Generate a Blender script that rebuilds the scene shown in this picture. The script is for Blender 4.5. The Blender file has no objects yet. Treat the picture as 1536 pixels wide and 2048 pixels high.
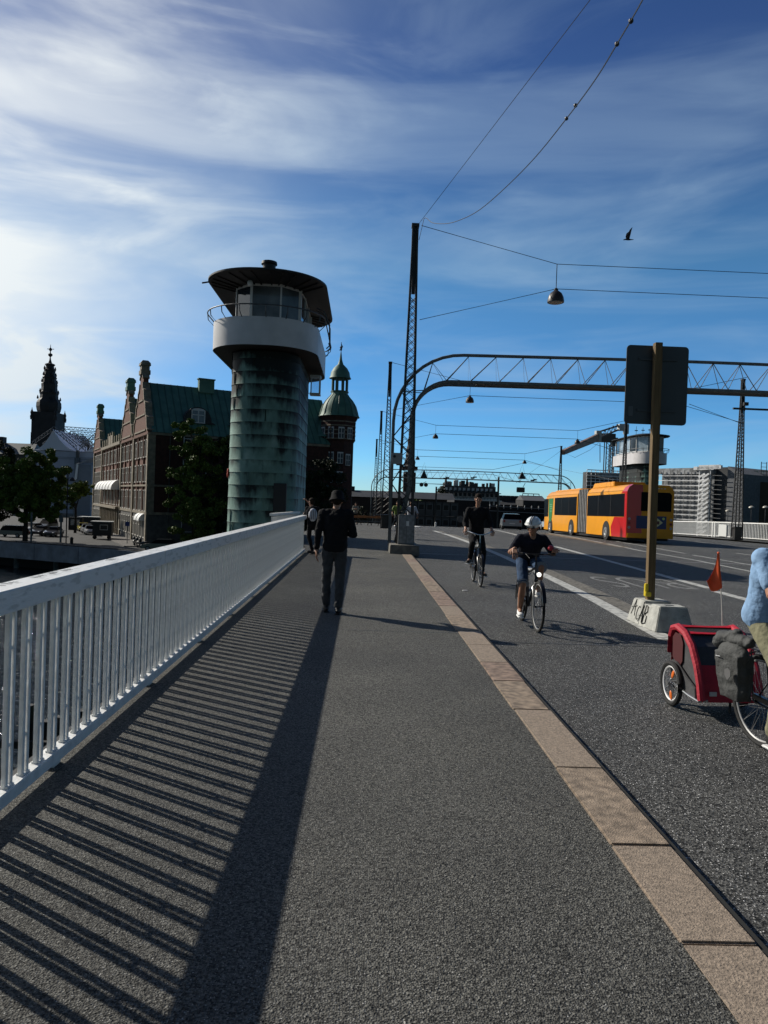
import bpy, bmesh, math, random
from mathutils import Vector, Matrix, Quaternion
from math import sin, cos, pi, radians as R, sqrt, atan2
random.seed(7)
S = bpy.context.scene
COL = S.collection
# ---------------------------------------------------------------- camera
EYE = Vector((0, 0, 1.64)); F = 1479.0
yaw, pitch, roll = R(1.62), R(-0.80), R(2.0)
fwd = Vector((sin(yaw)*cos(pitch), cos(yaw)*cos(pitch), sin(pitch)))
r0 = Vector((cos(yaw), -sin(yaw), 0)); u0 = r0.cross(fwd)
CR = (r0*cos(roll)+u0*sin(roll)); CU = (u0*cos(roll)-r0*sin(roll))
cam = bpy.data.objects.new('camera', bpy.data.cameras.new('camera'))
M_ = Matrix((CR, CU, -fwd)).transposed().to_4x4(); M_.translation = EYE
cam.matrix_world = M_
cam.data.sensor_fit = 'VERTICAL'; cam.data.sensor_height = 36; cam.data.lens = 36*F/2048
cam.data.clip_start = 0.05; cam.data.clip_end = 5000
COL.objects.link(cam); S.camera = cam
S.view_settings.view_transform = 'Standard'; S.view_settings.look = 'None'
S.view_settings.exposure = -0.12; S.view_settings.gamma = 1
def at(px, py, Y):
    "point at depth y=Y seen at a pixel of the photograph"
    d = fwd + CR*((px-768)/F) - CU*((py-1024)/F)
    return EYE + d*(Y/d.y)
def on(px, py, z):
    d = fwd + CR*((px-768)/F) - CU*((py-1024)/F)
    return EYE + d*((z-EYE.z)/d.z)
# ---------------------------------------------------------------- sun and sky
SUN = Vector((-1.24, 0.83, 1.0)).normalized()
sl = bpy.data.lights.new('sun', 'SUN'); sl.energy = 5.0; sl.angle = R(0.55); sl.color = (1, 0.94, 0.83)
so = bpy.data.objects.new('sun', sl); so.rotation_euler = SUN.to_track_quat('Z', 'Y').to_euler(); so.location = (0, 0, 60); COL.objects.link(so)
W = bpy.data.worlds.new('World'); S.world = W; W.use_nodes = True
wn, wl = W.node_tree.nodes, W.node_tree.links
def N(t, nodes=None, **k):
    n = (nodes or wn).new(t)
    for a, v in k.items(): setattr(n, a, v)
    return n
bg = wn['Background']; sky = N('ShaderNodeTexSky', sky_type='NISHITA', sun_disc=False)
sky.sun_elevation = math.asin(SUN.z); sky.sun_rotation = atan2(SUN.x, SUN.y)
sky.altitude = 0; sky.air_density = 1.0; sky.dust_density = 0.0; sky.ozone_density = 6.0
bg.inputs['Strength'].default_value = 0.10
tc = N('ShaderNodeTexCoord'); sep = N('ShaderNodeSeparateXYZ'); wl.new(tc.outputs['Generated'], sep.inputs[0])
def math_(op, a, b=None, c=None, clamp=False, nodes=None, links=None):
    n = (nodes or wn).new('ShaderNodeMath'); n.operation = op; n.use_clamp = clamp
    L = links or wl
    for i, v in enumerate((a, b, c)):
        if v is None: continue
        if hasattr(v, 'is_linked') or hasattr(v, 'links'): L.new(v, n.inputs[i])
        else: n.inputs[i].default_value = v
    return n.outputs[0]
zc = math_('ADD', math_('MAXIMUM', sep.outputs[2], 0.0), 0.16)
cmb = N('ShaderNodeCombineXYZ')
wl.new(math_('DIVIDE', sep.outputs[0], zc), cmb.inputs[0]); wl.new(math_('DIVIDE', sep.outputs[1], zc), cmb.inputs[1])
def cloud(rot, scl, nscale, detail, dist, lo, hi, off=(0, 0, 0)):
    mp = N('ShaderNodeMapping'); mp.inputs['Rotation'].default_value = (0, 0, rot); mp.inputs['Scale'].default_value = scl
    mp.inputs['Location'].default_value = off
    wl.new(cmb.outputs[0], mp.inputs[0])
    nz = N('ShaderNodeTexNoise'); nz.inputs['Scale'].default_value = nscale; nz.inputs['Detail'].default_value = detail
    nz.inputs['Roughness'].default_value = 0.52; nz.inputs['Distortion'].default_value = dist
    wl.new(mp.outputs[0], nz.inputs[0])
    mr = N('ShaderNodeMapRange', interpolation_type='SMOOTHSTEP'); mr.inputs[1].default_value = lo; mr.inputs[2].default_value = hi
    wl.new(nz.outputs[0], mr.inputs[0]); return mr.outputs[0]
az_ = math_('ARCTAN2', sep.outputs[0], sep.outputs[1]); cmb0 = cmb
cmb = N('ShaderNodeCombineXYZ'); wl.new(az_, cmb.inputs[0]); wl.new(math_('MULTIPLY', sep.outputs[2], 1.25), cmb.inputs[1])
c1 = cloud(R(-27), (0.55, 2.6, 1), 2.4, 10, 1.1, 0.42, 0.70)          # long streaks of cirrus
c2 = cloud(R(-36), (0.7, 2.2, 1), 5.0, 10, 0.9, 0.44, 0.74, (3.1, 1.7, 0)); c4 = cloud(R(-12), (0.8, 1.6, 1), 1.9, 6, 0.6, 0.36, 0.66, (5.3, 0.4, 0)); cmb = cmb0
c3 = cloud(R(10), (1, 1, 1), 0.55, 4, 0.3, 0.36, 0.60, (0.6, 2.2, 0))     # where the veil is at all
vd = N('ShaderNodeVectorMath', operation='DOT_PRODUCT'); wl.new(tc.outputs['Generated'], vd.inputs[0]); vd.inputs[1].default_value = SUN
glow = N('ShaderNodeMapRange', interpolation_type='SMOOTHSTEP'); glow.inputs[1].default_value = 0.57; glow.inputs[2].default_value = 0.93
wl.new(vd.outputs['Value'], glow.inputs[0])
veil = math_('ADD', math_('MULTIPLY', c1, 0.68), math_('MULTIPLY', c2, 0.36))
veil = math_('MULTIPLY', veil, math_('MULTIPLY', math_('ADD', math_('MULTIPLY', c3, 0.50), 0.38), math_('SUBTRACT', 1.25, math_('MULTIPLY', sep.outputs[2], 1.15), clamp=True)))
veil = math_('ADD', veil, math_('MULTIPLY', math_('MULTIPLY', glow.outputs[0], math_('SUBTRACT', 1.55, math_('MULTIPLY', sep.outputs[2], 2.0), clamp=True)), math_('ADD', 0.42, math_('ADD', math_('MULTIPLY', c4, 0.75), math_('MULTIPLY', c2, 0.3)))), clamp=True)
hs = N('ShaderNodeHueSaturation'); hs.inputs['Saturation'].default_value = 1.12; hs.inputs['Hue'].default_value = 0.5; hs.inputs['Value'].default_value = 1.0
wl.new(sky.outputs[0], hs.inputs['Color'])
# a veil is white haze lit by the sky and the sun behind it
cc = N('ShaderNodeMix', data_type='RGBA', blend_type='MIX')
hsv = N('ShaderNodeMix', data_type='RGBA', blend_type='MIX'); hsv.inputs[0].default_value = 0.0
ci = [i for i in cc.inputs if i.type == 'RGBA']; co = [o for o in cc.outputs if o.type == 'RGBA'][0]
# clear air: violet blue, brighter cyan low down; zenith darkened to cut fill light
el = N('ShaderNodeValToRGB'); wl.new(sep.outputs[2], el.inputs[0]); E_ = el.color_ramp.elements
E_[0].position = 0.0; E_[0].color = (0.74, 1.14, 1.50, 1); E_[1].position = 1.0; E_[1].color = (0.42, 0.52, 0.72, 1)
for p_, c_ in ((0.06, (0.64, 1.08, 1.45)), (0.14, (0.64, 1.0, 1.22)), (0.30, (0.95, 1.10, 1.05)), (0.42, (0.96, 0.86, 0.90)), (0.52, (0.80, 0.68, 0.80)), (0.64, (0.5, 0.52, 0.65))):
    q_ = E_.new(p_); q_.color = tuple(c_)+(1,)
tm = N('ShaderNodeMix', data_type='RGBA', blend_type='MULTIPLY'); tm.inputs[0].default_value = 1.0; ti = [i for i in tm.inputs if i.type == 'RGBA']
wl.new(hs.outputs[0], ti[0]); wl.new(el.outputs[0], ti[1])
wl.new(veil, cc.inputs[0]); wl.new([o for o in tm.outputs if o.type == 'RGBA'][0], ci[0])
SKYOUT = co
cl = N('ShaderNodeMix', data_type='RGBA', blend_type='MIX'); li = [i for i in cl.inputs if i.type == 'RGBA']; lo_ = [o for o in cl.outputs if o.type == 'RGBA'][0]
li[0].default_value = (4.6, 6.3, 8.0, 1); li[1].default_value = (10.2, 10.6, 10.6, 1); wl.new(glow.outputs[0], cl.inputs[0])
wl.new(lo_, ci[1])
# sky behind the camera dimmed and warmed on purpose, to deepen the shade
bk_ = N('ShaderNodeMapRange', interpolation_type='SMOOTHSTEP'); bk_.inputs[1].default_value = -0.40; bk_.inputs[2].default_value = 0.40; wl.new(math_('ADD', math_('MULTIPLY', sep.outputs[1], 0.8), math_('MULTIPLY', sep.outputs[0], -0.25)), bk_.inputs[0])
bm_ = N('ShaderNodeMix', data_type='RGBA', blend_type='MIX'); bi = [i for i in bm_.inputs if i.type == 'RGBA']; wl.new(bk_.outputs[0], bm_.inputs[0]); bi[0].default_value = (0.40, 0.35, 0.29, 1); bi[1].default_value = (1, 1, 1, 1)
fm = N('ShaderNodeMix', data_type='RGBA', blend_type='MULTIPLY'); fm.inputs[0].default_value = 1.0; fi = [i for i in fm.inputs if i.type == 'RGBA']
wl.new(co, fi[0]); wl.new([o for o in bm_.outputs if o.type == 'RGBA'][0], fi[1]); wl.new([o for o in fm.outputs if o.type == 'RGBA'][0], bg.inputs['Color'])
# ---------------------------------------------------------------- materials
MATS = {}
def mat(name, col, rough=0.6, metal=0.0, var=0.0, vscale=3.0, bump=0.0, bscale=30.0, spec=0.5, stretch=(1, 1, 1), col2=None, detail=6, emit=None, trans=0, coat=0, contrast=(0.35, 0.65)):
    if name in MATS: return MATS[name]
    m = bpy.data.materials.new(name); m.use_nodes = True; n, l = m.node_tree.nodes, m.node_tree.links
    b = n['Principled BSDF']; b.inputs['Roughness'].default_value = rough; b.inputs['Metallic'].default_value = metal
    b.inputs['Specular IOR Level'].default_value = spec
    c = tuple(col)+(1,); b.inputs['Base Color'].default_value = c; m.diffuse_color = c
    if coat: b.inputs['Coat Weight'].default_value = coat; b.inputs['Coat Roughness'].default_value = 0.1
    if trans: b.inputs['Transmission Weight'].default_value = trans
    if emit: b.inputs['Emission Color'].default_value = tuple(emit)+(1,); b.inputs['Emission Strength'].default_value = 1
    if var or bump or col2:
        t = n.new('ShaderNodeTexCoord'); mp = n.new('ShaderNodeMapping'); mp.inputs['Scale'].default_value = stretch
        l.new(t.outputs['Object'], mp.inputs[0])
    if var or col2:
        z = n.new('ShaderNodeTexNoise'); z.inputs['Scale'].default_value = vscale; z.inputs['Detail'].default_value = detail; l.new(mp.outputs[0], z.inputs[0])
        r = n.new('ShaderNodeValToRGB'); r.color_ramp.elements[0].position = contrast[0]; r.color_ramp.elements[1].position = contrast[1]
        a2 = col2 or tuple(min(1, x*(1+var)) for x in col); a1 = col if col2 else tuple(x*(1-var) for x in col)
        r.color_ramp.elements[0].color = tuple(a1)+(1,); r.color_ramp.elements[1].color = tuple(a2)+(1,)
        l.new(z.outputs[0], r.inputs[0]); l.new(r.outputs[0], b.inputs['Base Color'])
    if bump:
        z2 = n.new('ShaderNodeTexNoise'); z2.inputs['Scale'].default_value = bscale; z2.inputs['Detail'].default_value = 4; l.new(mp.outputs[0], z2.inputs[0])
        bp = n.new('ShaderNodeBump'); bp.inputs['Strength'].default_value = bump; bp.inputs['Distance'].default_value = 0.02
        l.new(z2.outputs[0], bp.inputs['Height']); l.new(bp.outputs[0], b.inputs['Normal'])
    MATS[name] = m; return m
# ---------------------------------------------------------------- mesh builder
def frame_of(d):
    d = Vector(d).normalized(); a = Vector((0, 0, 1)) if abs(d.z) < 0.95 else Vector((0, 1, 0))
    x = d.cross(a).normalized(); y = x.cross(d).normalized(); return x, y, d
class MB:
    def __init__(s): s.v = []; s.f = []
    def add(s, vs, fs):
        o = len(s.v); s.v += [tuple(p) for p in vs]; s.f += [tuple(i+o for i in f) for f in fs]; return s
    def hexa(s, p):      # 8 corners: bottom 4, top 4
        return s.add(p, [(3, 2, 1, 0), (4, 5, 6, 7), (0, 1, 5, 4), (1, 2, 6, 5), (2, 3, 7, 6), (3, 0, 4, 7)])
    def box(s, c, d, rz=0.0, top=1.0, topy=None):
        ty = top if topy is None else topy
        x, y, z = d[0]/2, d[1]/2, d[2]/2; cr, sr = cos(rz), sin(rz); P = []
        for zz, kx, ky in ((-z, 1, 1), (z, top, ty)):
            for sx, sy in ((-1, -1), (1, -1), (1, 1), (-1, 1)):
                X, Y = sx*x*kx, sy*y*ky; P.append((c[0]+X*cr-Y*sr, c[1]+X*sr+Y*cr, c[2]+zz))
        return s.hexa(P)
    def bb(s, x0, x1, y0, y1, z0, z1): return s.box(((x0+x1)/2, (y0+y1)/2, (z0+z1)/2), (x1-x0, y1-y0, z1-z0))
    def bar(s, p, q, w, h=None, up=None):
        h = h or w; p, q = Vector(p), Vector(q); x, y, d = frame_of(q-p)
        if up is not None:
            y = (Vector(up)-d*d.dot(Vector(up))).normalized(); x = d.cross(y)
        P = [a+x*(sx*w/2)+y*(sy*h/2) for a in (p, q) for sx, sy in ((-1, -1), (1, -1), (1, 1), (-1, 1))]
        return s.hexa(P)
    def tube(s, pts, r, n=8, caps=True, closed=False):
        pts = [Vector(p) for p in pts]; k = len(pts); rr = r if isinstance(r, (list, tuple)) else [r]*k
        vs, fs = [], []; px = None
        for i, p in enumerate(pts):
            a = pts[(i-1) % k] if (i > 0 or closed) else p; b = pts[(i+1) % k] if (i < k-1 or closed) else p
            d = (b-a); d = d.normalized() if d.length > 1e-9 else Vector((0, 0, 1))
            if px is None: x, y, _ = frame_of(d)
            else:
                x = px-d*px.dot(d)
                x = x.normalized() if x.length > 1e-6 else frame_of(d)[0]
                y = d.cross(x)
            px = x
            for j in range(n): t = 2*pi*j/n; vs.append(p+(x*cos(t)+y*sin(t))*rr[i])
        m = k if closed else k-1
        for i in range(m):
            for j in range(n):
                a, b = i*n+j, i*n+(j+1) % n; c, d2 = ((i+1) % k)*n+(j+1) % n, ((i+1) % k)*n+j; fs.append((a, b, c, d2))
        if caps and not closed: fs.append(tuple(range(n))[::-1]); fs.append(tuple((k-1)*n+j for j in range(n)))
        return s.add(vs, fs)
    def cyl(s, p, q, r, n=16, r2=None): return s.tube([p, q], [r, r if r2 is None else r2], n)
    def lathe(s, prof, n=24, c=(0, 0, 0), axis=None, sx=1, sy=1, caps=True, rot=0):
        A = Matrix.Identity(3) if axis is None else Vector(axis).to_track_quat('Z', 'Y').to_matrix(); c = Vector(c); vs = []; fs = []
        for r, z in prof:
            for j in range(n): t = 2*pi*j/n+rot; vs.append(c+A@Vector((r*cos(t)*sx, r*sin(t)*sy, z)))
        for i in range(len(prof)-1):
            for j in range(n): fs.append((i*n+j, i*n+(j+1) % n, (i+1)*n+(j+1) % n, (i+1)*n+j))
        if caps: fs.append(tuple(range(n))[::-1]); fs.append(tuple((len(prof)-1)*n+j for j in range(n)))
        return s.add(vs, fs)
    def ell(s, c, r, rot=None, n=16, m=10):
        Q = rot if rot is not None else Matrix.Identity(3); c = Vector(c); vs = [c+Q@Vector((0, 0, -r[2]))]; fs = []
        for i in range(1, m):
            p = -pi/2+pi*i/m
            for j in range(n): t = 2*pi*j/n; vs.append(c+Q@Vector((r[0]*cos(p)*cos(t), r[1]*cos(p)*sin(t), r[2]*sin(p))))
        vs.append(c+Q@Vector((0, 0, r[2]))); L = len(vs)-1
        for j in range(n): fs.append((0, 1+(j+1) % n, 1+j)); fs.append((L, L-n+j, L-n+(j+1) % n))
        for i in range(m-2):
            for j in range(n): a = 1+i*n; fs.append((a+j, a+(j+1) % n, a+n+(j+1) % n, a+n+j))
        return s.add(vs, fs)
    def cap(s, p, q, r1, r2, n=12):
        p, q = Vector(p), Vector(q); d = (q-p); L = d.length; d = d/L if L > 1e-9 else Vector((0, 0, 1)); pts, rr = [], []
        for a in (80, 55, 28): pts.append(p-d*r1*sin(R(a))); rr.append(r1*cos(R(a)))
        pts += [p, q]; rr += [r1, r2]
        for a in (28, 55, 80): pts.append(q+d*r2*sin(R(a))); rr.append(r2*cos(R(a)))
        return s.tube(pts, rr, n)
    def prism(s, poly, fn, h0, h1):      # poly 2D, fn(u,v,h)->3D
        n = len(poly); vs = [fn(u, v, h0) for u, v in poly]+[fn(u, v, h1) for u, v in poly]
        fs = [tuple(range(n))[::-1], tuple(range(n, 2*n))]+[(i, (i+1) % n, n+(i+1) % n, n+i) for i in range(n)]
        return s.add(vs, fs)
    def quad(s, a, b, c, d): return s.add([a, b, c, d], [(0, 1, 2, 3)])
    def build(s, name, m, parent=None, smooth=False, bevel=0, loc=None, auto=True):
        me = bpy.data.meshes.new(name); me.from_pydata(s.v, [], s.f)
        bm = bmesh.new(); bm.from_mesh(me); bmesh.ops.recalc_face_normals(bm, faces=bm.faces)
        if bevel: bmesh.ops.bevel(bm, geom=list(bm.edges), offset=bevel, segments=2, affect='EDGES', clamp_overlap=True)
        if smooth:
            for f in bm.faces: f.smooth = True
            for e in bm.edges:
                if len(e.link_faces) == 2 and e.calc_face_angle(0) > R(38): e.smooth = False
        bm.to_mesh(me); bm.free()
        me.materials.append(m); o = bpy.data.objects.new(name, me); COL.objects.link(o)
        if parent: o.parent = parent
        if loc: o.location = loc
        return o
def tag(o, label=None, cat=None, group=None, kind=None):
    if label: o['label'] = label
    if cat: o['category'] = cat
    if group: o['group'] = group
    if kind: o['kind'] = kind
    return o
def empty(name, loc, label, cat, rz=0, group=None):
    o = bpy.data.objects.new(name, None); COL.objects.link(o); o.location = loc; o.rotation_euler = (0, 0, rz); o.empty_display_size = 0.2
    return tag(o, label, cat, group)
def copy_tree(o, parent=None, loc=None, rz=None, label=None, sc=None):
    kids = [c for c in bpy.data.objects if c.parent == o]
    c = o.copy(); COL.objects.link(c)
    if parent: c.parent = parent
    if loc is not None: c.location = loc
    if rz is not None: c.rotation_euler = (0, 0, rz)
    if sc is not None: c.scale = sc
    if label: c['label'] = label
    for ch in kids: copy_tree(ch, c)
    return c
def structure(o): o['kind'] = 'structure'; return o
def smesh(mb, name, m, **k): return structure(mb.build(name, m, **k))
def text_mesh(txt, size, depth=0.004, shear=0, bold=0.0):
    cu = bpy.data.curves.new('t', 'FONT'); cu.body = txt; cu.size = size; cu.extrude = depth; cu.align_x = 'CENTER'; cu.align_y = 'CENTER'; cu.shear = shear; cu.offset = bold
    o = bpy.data.objects.new('t', cu); COL.objects.link(o); dg = bpy.context.evaluated_depsgraph_get()
    me = bpy.data.meshes.new_from_object(o.evaluated_get(dg)); COL.objects.unlink(o); bpy.data.objects.remove(o); return me
def text_obj(txt, size, name, m, Mx, parent=None, depth=0.004, sx=1, bold=0.0):
    me = text_mesh(txt, size, depth, 0, bold); me.transform(Mx@Matrix.Diagonal((sx, 1, 1, 1))); me.name = name
    me.materials.clear(); me.materials.append(m); o = bpy.data.objects.new(name, me); COL.objects.link(o)
    if parent: o.parent = parent
    return o
def fleshy(name, mb, m, parent, voxel=0.008, smooth=4, noise=0.0, nscale=0.1, extra=None):
    "fuse overlapping shapes into one continuous surface"
    me = bpy.data.meshes.new('tmp'); me.from_pydata(mb.v, [], mb.f)
    bm = bmesh.new(); bm.from_mesh(me); bmesh.ops.recalc_face_normals(bm, faces=bm.faces); bm.to_mesh(me); bm.free()
    o = bpy.data.objects.new('tmp', me); COL.objects.link(o)
    rm = o.modifiers.new('r', 'REMESH'); rm.mode = 'VOXEL'; rm.voxel_size = voxel
    sm = o.modifiers.new('s', 'SMOOTH'); sm.iterations = smooth; sm.factor = 0.5
    if noise:
        tx = bpy.data.textures.new('f', 'CLOUDS'); tx.noise_scale = nscale; tx.noise_depth = 2
        d = o.modifiers.new('d', 'DISPLACE'); d.texture = tx; d.strength = noise; d.texture_coords = 'LOCAL'
    dg = bpy.context.evaluated_depsgraph_get(); out = bpy.data.meshes.new_from_object(o.evaluated_get(dg))
    COL.objects.unlink(o); bpy.data.objects.remove(o); out.name = name
    if extra is not None:
        bm = bmesh.new(); bm.from_mesh(out); m2 = bpy.data.meshes.new('e'); m2.from_pydata(extra.v, [], extra.f)
        b2 = bmesh.new(); b2.from_mesh(m2); bmesh.ops.recalc_face_normals(b2, faces=b2.faces); b2.to_mesh(m2); b2.free(); bm.from_mesh(m2); bm.to_mesh(out); bm.free()
    for p in out.polygons: p.use_smooth = True
    out.materials.clear(); out.materials.append(m)
    ob = bpy.data.objects.new(name, out); COL.objects.link(ob); ob.parent = parent; return ob
# ================================================================ THE SETTING
def gz(y):     # crown of the bridge: level here, falling away towards the far bank
    if y < 30: return 0.0
    if y < 130: return -3.0e-4*(y-30)**2
    if y < 170: return -3.0-0.0006*0+(-0.06*(y-130)+0.00075*(y-130)**2)
    return -4.2
RZ = -0.10     # road surface below the footway
ys = [-30, -10, 0, 5, 10, 20, 30]+[30+5*i for i in range(1, 30)]+[200, 260]
def sheet(x0, x1, dz, ylist, name, m, thick=0.0, xs=None):
    mb = MB(); xs = xs or [x0, x1]
    for i in range(len(ylist)-1):
        a, b = ylist[i], ylist[i+1]
        for j in range(len(xs)-1):
            mb.quad((xs[j], a, gz(a)+dz), (xs[j+1], a, gz(a)+dz), (xs[j+1], b, gz(b)+dz), (xs[j], b, gz(b)+dz))
    return smesh(mb, name, m)
def asphalt(name, base, light, grain, bump, patch=0.25, speck=0.5, tint=(1.0, 0.99, 0.95), dirt=None):
    m = bpy.data.materials.new(name); m.use_nodes = True; n, l = m.node_tree.nodes, m.node_tree.links; b = n['Principled BSDF']
    t = n.new('ShaderNodeTexCoord')
    def noise(sc, det, rough=0.5):
        z = n.new('ShaderNodeTexNoise'); z.inputs['Scale'].default_value = sc; z.inputs['Detail'].default_value = det; z.inputs['Roughness'].default_value = rough
        l.new(t.outputs['Object'], z.inputs[0]); return z.outputs[0]
    def ramp(src, p0, c0, p1, c1):
        r = n.new('ShaderNodeValToRGB'); e = r.color_ramp.elements; e[0].position = p0; e[1].position = p1; e[0].color = tuple(c0)+(1,); e[1].color = tuple(c1)+(1,); l.new(src, r.inputs[0]); return r.outputs[0]
    v = n.new('ShaderNodeTexVoronoi'); v.inputs['Scale'].default_value = grain; l.new(t.outputs['Object'], v.inputs['Vector'])
    sp = n.new('ShaderNodeSeparateColor'); l.new(v.outputs['Color'], sp.inputs[0])
    c = ramp(sp.outputs[0], 0.1, [base*k*0.55 for k in tint], 0.95, [light*k for k in tint])
    g2 = ramp(noise(grain*0.45, 5, 0.7), 0.35, (0.55,)*3, 0.65, (1.25,)*3)
    big = ramp(noise(0.7, 6, 0.6), 0.3, (1-patch,)*3, 0.7, (1+patch,)*3)
    # rare bright stones
    v2 = n.new('ShaderNodeTexVoronoi'); v2.inputs['Scale'].default_value = grain*2.3; l.new(t.outputs['Object'], v2.inputs['Vector'])
    s2 = n.new('ShaderNodeSeparateColor'); l.new(v2.outputs['Color'], s2.inputs[0]); st = ramp(s2.outputs[1], 0.978, (0,)*3, 0.99, (speck,)*3)
    def mix(a, b2, bl, f=1.0):
        x = n.new('ShaderNodeMix'); x.data_type = 'RGBA'; x.blend_type = bl; x.inputs[0].default_value = f
        i = [q for q in x.inputs if q.type == 'RGBA']; l.new(a, i[0]); l.new(b2, i[1]); return [q for q in x.outputs if q.type == 'RGBA'][0]
    spots = ramp(noise(7.0, 3, 0.5), 0.70, (1,)*3, 0.76, (0.62,)*3); worn = ramp(noise(0.28, 4, 0.55), 0.40, (0.86,)*3, 0.62, (1.14, 1.13, 1.09))
    c = mix(mix(c, spots, 'MULTIPLY'), worn, 'MULTIPLY')
    c = mix(mix(mix(c, g2, 'MULTIPLY'), big, 'MULTIPLY'), st, 'ADD', 0.35)
    l.new(c, b.inputs['Base Color']); b.inputs['Roughness'].default_value = 0.82; b.inputs['Specular IOR Level'].default_value = 0.35
    bp = n.new('ShaderNodeBump'); bp.inputs['Strength'].default_value = bump; bp.inputs['Distance'].default_value = 0.006
    hd = n.new('ShaderNodeMath'); hd.operation = 'ADD'; l.new(v.outputs['Distance'], hd.inputs[0]); l.new(noise(grain*0.5, 3, 0.6), hd.inputs[1])
    l.new(hd.outputs[0], bp.inputs['Height']); l.new(bp.outputs[0], b.inputs['Normal']); return m
M_foot = asphalt('footway_asphalt', 0.028, 0.168, 125, 1.0, 0.17, 0.8, (1.0, 0.985, 0.90))
M_road = asphalt('road_asphalt', 0.008, 0.145, 90, 1.0, 0.2, 2.4, (1.0, 1.0, 0.97))
M_quay = mat('quay_asphalt', (0.03, 0.03, 0.03), 0.85, var=0.3, vscale=0.3, bump=0.3)
FX0, FX1, KX = -1.95, 1.27, 1.57
mb = MB(); mb.quad((-2.95, 22.7, -.004), (-1.9, 22.7, -.004), (-1.9, 40, gz(40)-.004), (-2.95, 40, gz(40)-.004)); smesh(mb, 'tower_apron', M_foot)
structure(sheet(FX0, FX1, 0, [y for y in ys if y <= 24]+[25.6], 'footway', M_foot, xs=[FX0, -0.5, FX1]))
ylong = [y for y in ys if y >= 25]; 
sheet(-2.1, 1.6, 0.0, [25.6]+[y for y in ys if y > 25.6], 'footway_beyond_plinth', M_foot)
sheet(KX, 25.2, RZ, ys, 'road', M_road)
sheet(25.2, 27.4, 0.0, ys, 'far_footway', M_foot)
mb = MB()     # edge beam and sides of the deck
for x0, x1 in ((-2.02, FX0), (27.4, 27.9)):
    for i in range(len(ys)-1):
        a, b = ys[i], ys[i+1]
        mb.hexa([(x0, a, gz(a)-1.1), (x1, a, gz(a)-1.1), (x1, b, gz(b)-1.1), (x0, b, gz(b)-1.1), (x0, a, gz(a)-0.03), (x1, a, gz(a)-0.03), (x1, b, gz(b)-0.03), (x0, b, gz(b)-0.03)])
M_steel = mat('weathered_grey_steel', (0.075, 0.08, 0.085), 0.55, 0.0, var=0.3, vscale=6, bump=0.2)
smesh(mb, 'bridge_edge_beam', mat('edge_beam_dark', (.02, .02, .02), .7, var=.3, vscale=6))
mb = MB()
for i in range(len(ys)-1):
    a, b = ys[i], ys[i+1]; mb.quad((-2.0, a, gz(a)-1.0), (-2.0, b, gz(b)-1.0), (27.8, b, gz(b)-1.0), (27.8, a, gz(a)-1.0))
smesh(mb, 'bridge_deck_underside', M_steel)
# granite kerb: separate slabs with open joints
M_gran = [mat('granite_warm', (0.265, 0.205, 0.15), 0.8, var=0.38, vscale=14, bump=0.5, bscale=120, detail=9),
          mat('granite_pink', (0.25, 0.18, 0.138), 0.8, var=0.38, vscale=12, bump=0.5, bscale=130, detail=9),
          mat('granite_grey', (0.285, 0.225, 0.17), 0.8, var=0.3, vscale=60, bump=0.5, bscale=120, detail=9)]
kerbs = [MB(), MB(), MB()]; y = 0.4; rnd = random.Random(3)
while y < 24.2:
    L = rnd.choice([0.95, 1.3, 0.8, 0.95, 1.05]); L = min(L, 24.3-y); z = rnd.uniform(0.004, 0.012); dx = rnd.uniform(-.006, .006)
    kerbs[rnd.choice([0, 0, 1, 2])].box((1.415+dx, y+L/2, z-0.12), (0.30, L-0.009, 0.24)); y += L
for k, (mb, m) in enumerate(zip(kerbs, M_gran)): smesh(mb, 'kerb', m, bevel=0.008)
mb = MB(); mb.bb(1.25, 1.60, -2, 24.3, -0.3, -0.012); smesh(mb, 'kerb_bed', mat('joint_dirt', (0.02, 0.02, 0.018), 0.95))
# road markings, each a sheet 4 mm above the road
M_line = mat('worn_road_paint', (0.26, 0.26, 0.245), 0.8, col2=(0.52, 0.52, 0.49), vscale=9, bump=0.5, bscale=90, detail=10, contrast=(0.36, 0.52))
M_line2 = mat('faded_road_paint', (0.14, 0.14, 0.135), 0.8, col2=(0.30, 0.30, 0.29), vscale=9, bump=0.5, bscale=90, detail=10)
M_sett = mat('cobble_strip', (0.14, 0.13, 0.11), 0.9, var=0.5, vscale=14, bump=1.0, bscale=12)
def stripe(mb, pts, w, dz=RZ+0.004):
    P = [Vector((p[0], p[1], gz(p[1])+dz)) for p in pts]
    for a, b in zip(P[:-1], P[1:]):
        d = (b-a); d.z = 0; d.normalize(); s = Vector((d.y, -d.x, 0))*w/2; mb.quad(a-s, a+s, b+s, b-s)
def seg(p, q, n=1): return [(p[0]+(q[0]-p[0])*i/n, p[1]+(q[1]-p[1])*i/n) for i in range(n+1)]
def ground(px, py, z0=RZ):
    z = z0
    for _ in range(14):
        p = on(px, py, z); z = z0+gz(p.y)
    return (p.x, p.y)
mb = MB()
main = [(4.2, 9.9), (4.26, 10.8), (4.34, 11.86), (4.50, 14.0), (4.62, 16.6), (4.78, 21), (4.89, 26), (4.93, 31), (4.95, 36), (4.93, 42), (4.85, 50)]
stripe(mb, main, 0.27)
smesh(mb, 'cycle_lane_line', M_line)
mb = MB(); stripe(mb, [(x+0.34, y) for x, y in main], 0.36, RZ+0.003); smesh(mb, 'cobble_gutter', M_sett)
mb = MB()
l2 = [ground(1485, 1196), ground(1320, 1152), ground(1100, 1090), ground(1000, 1064)]
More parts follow.
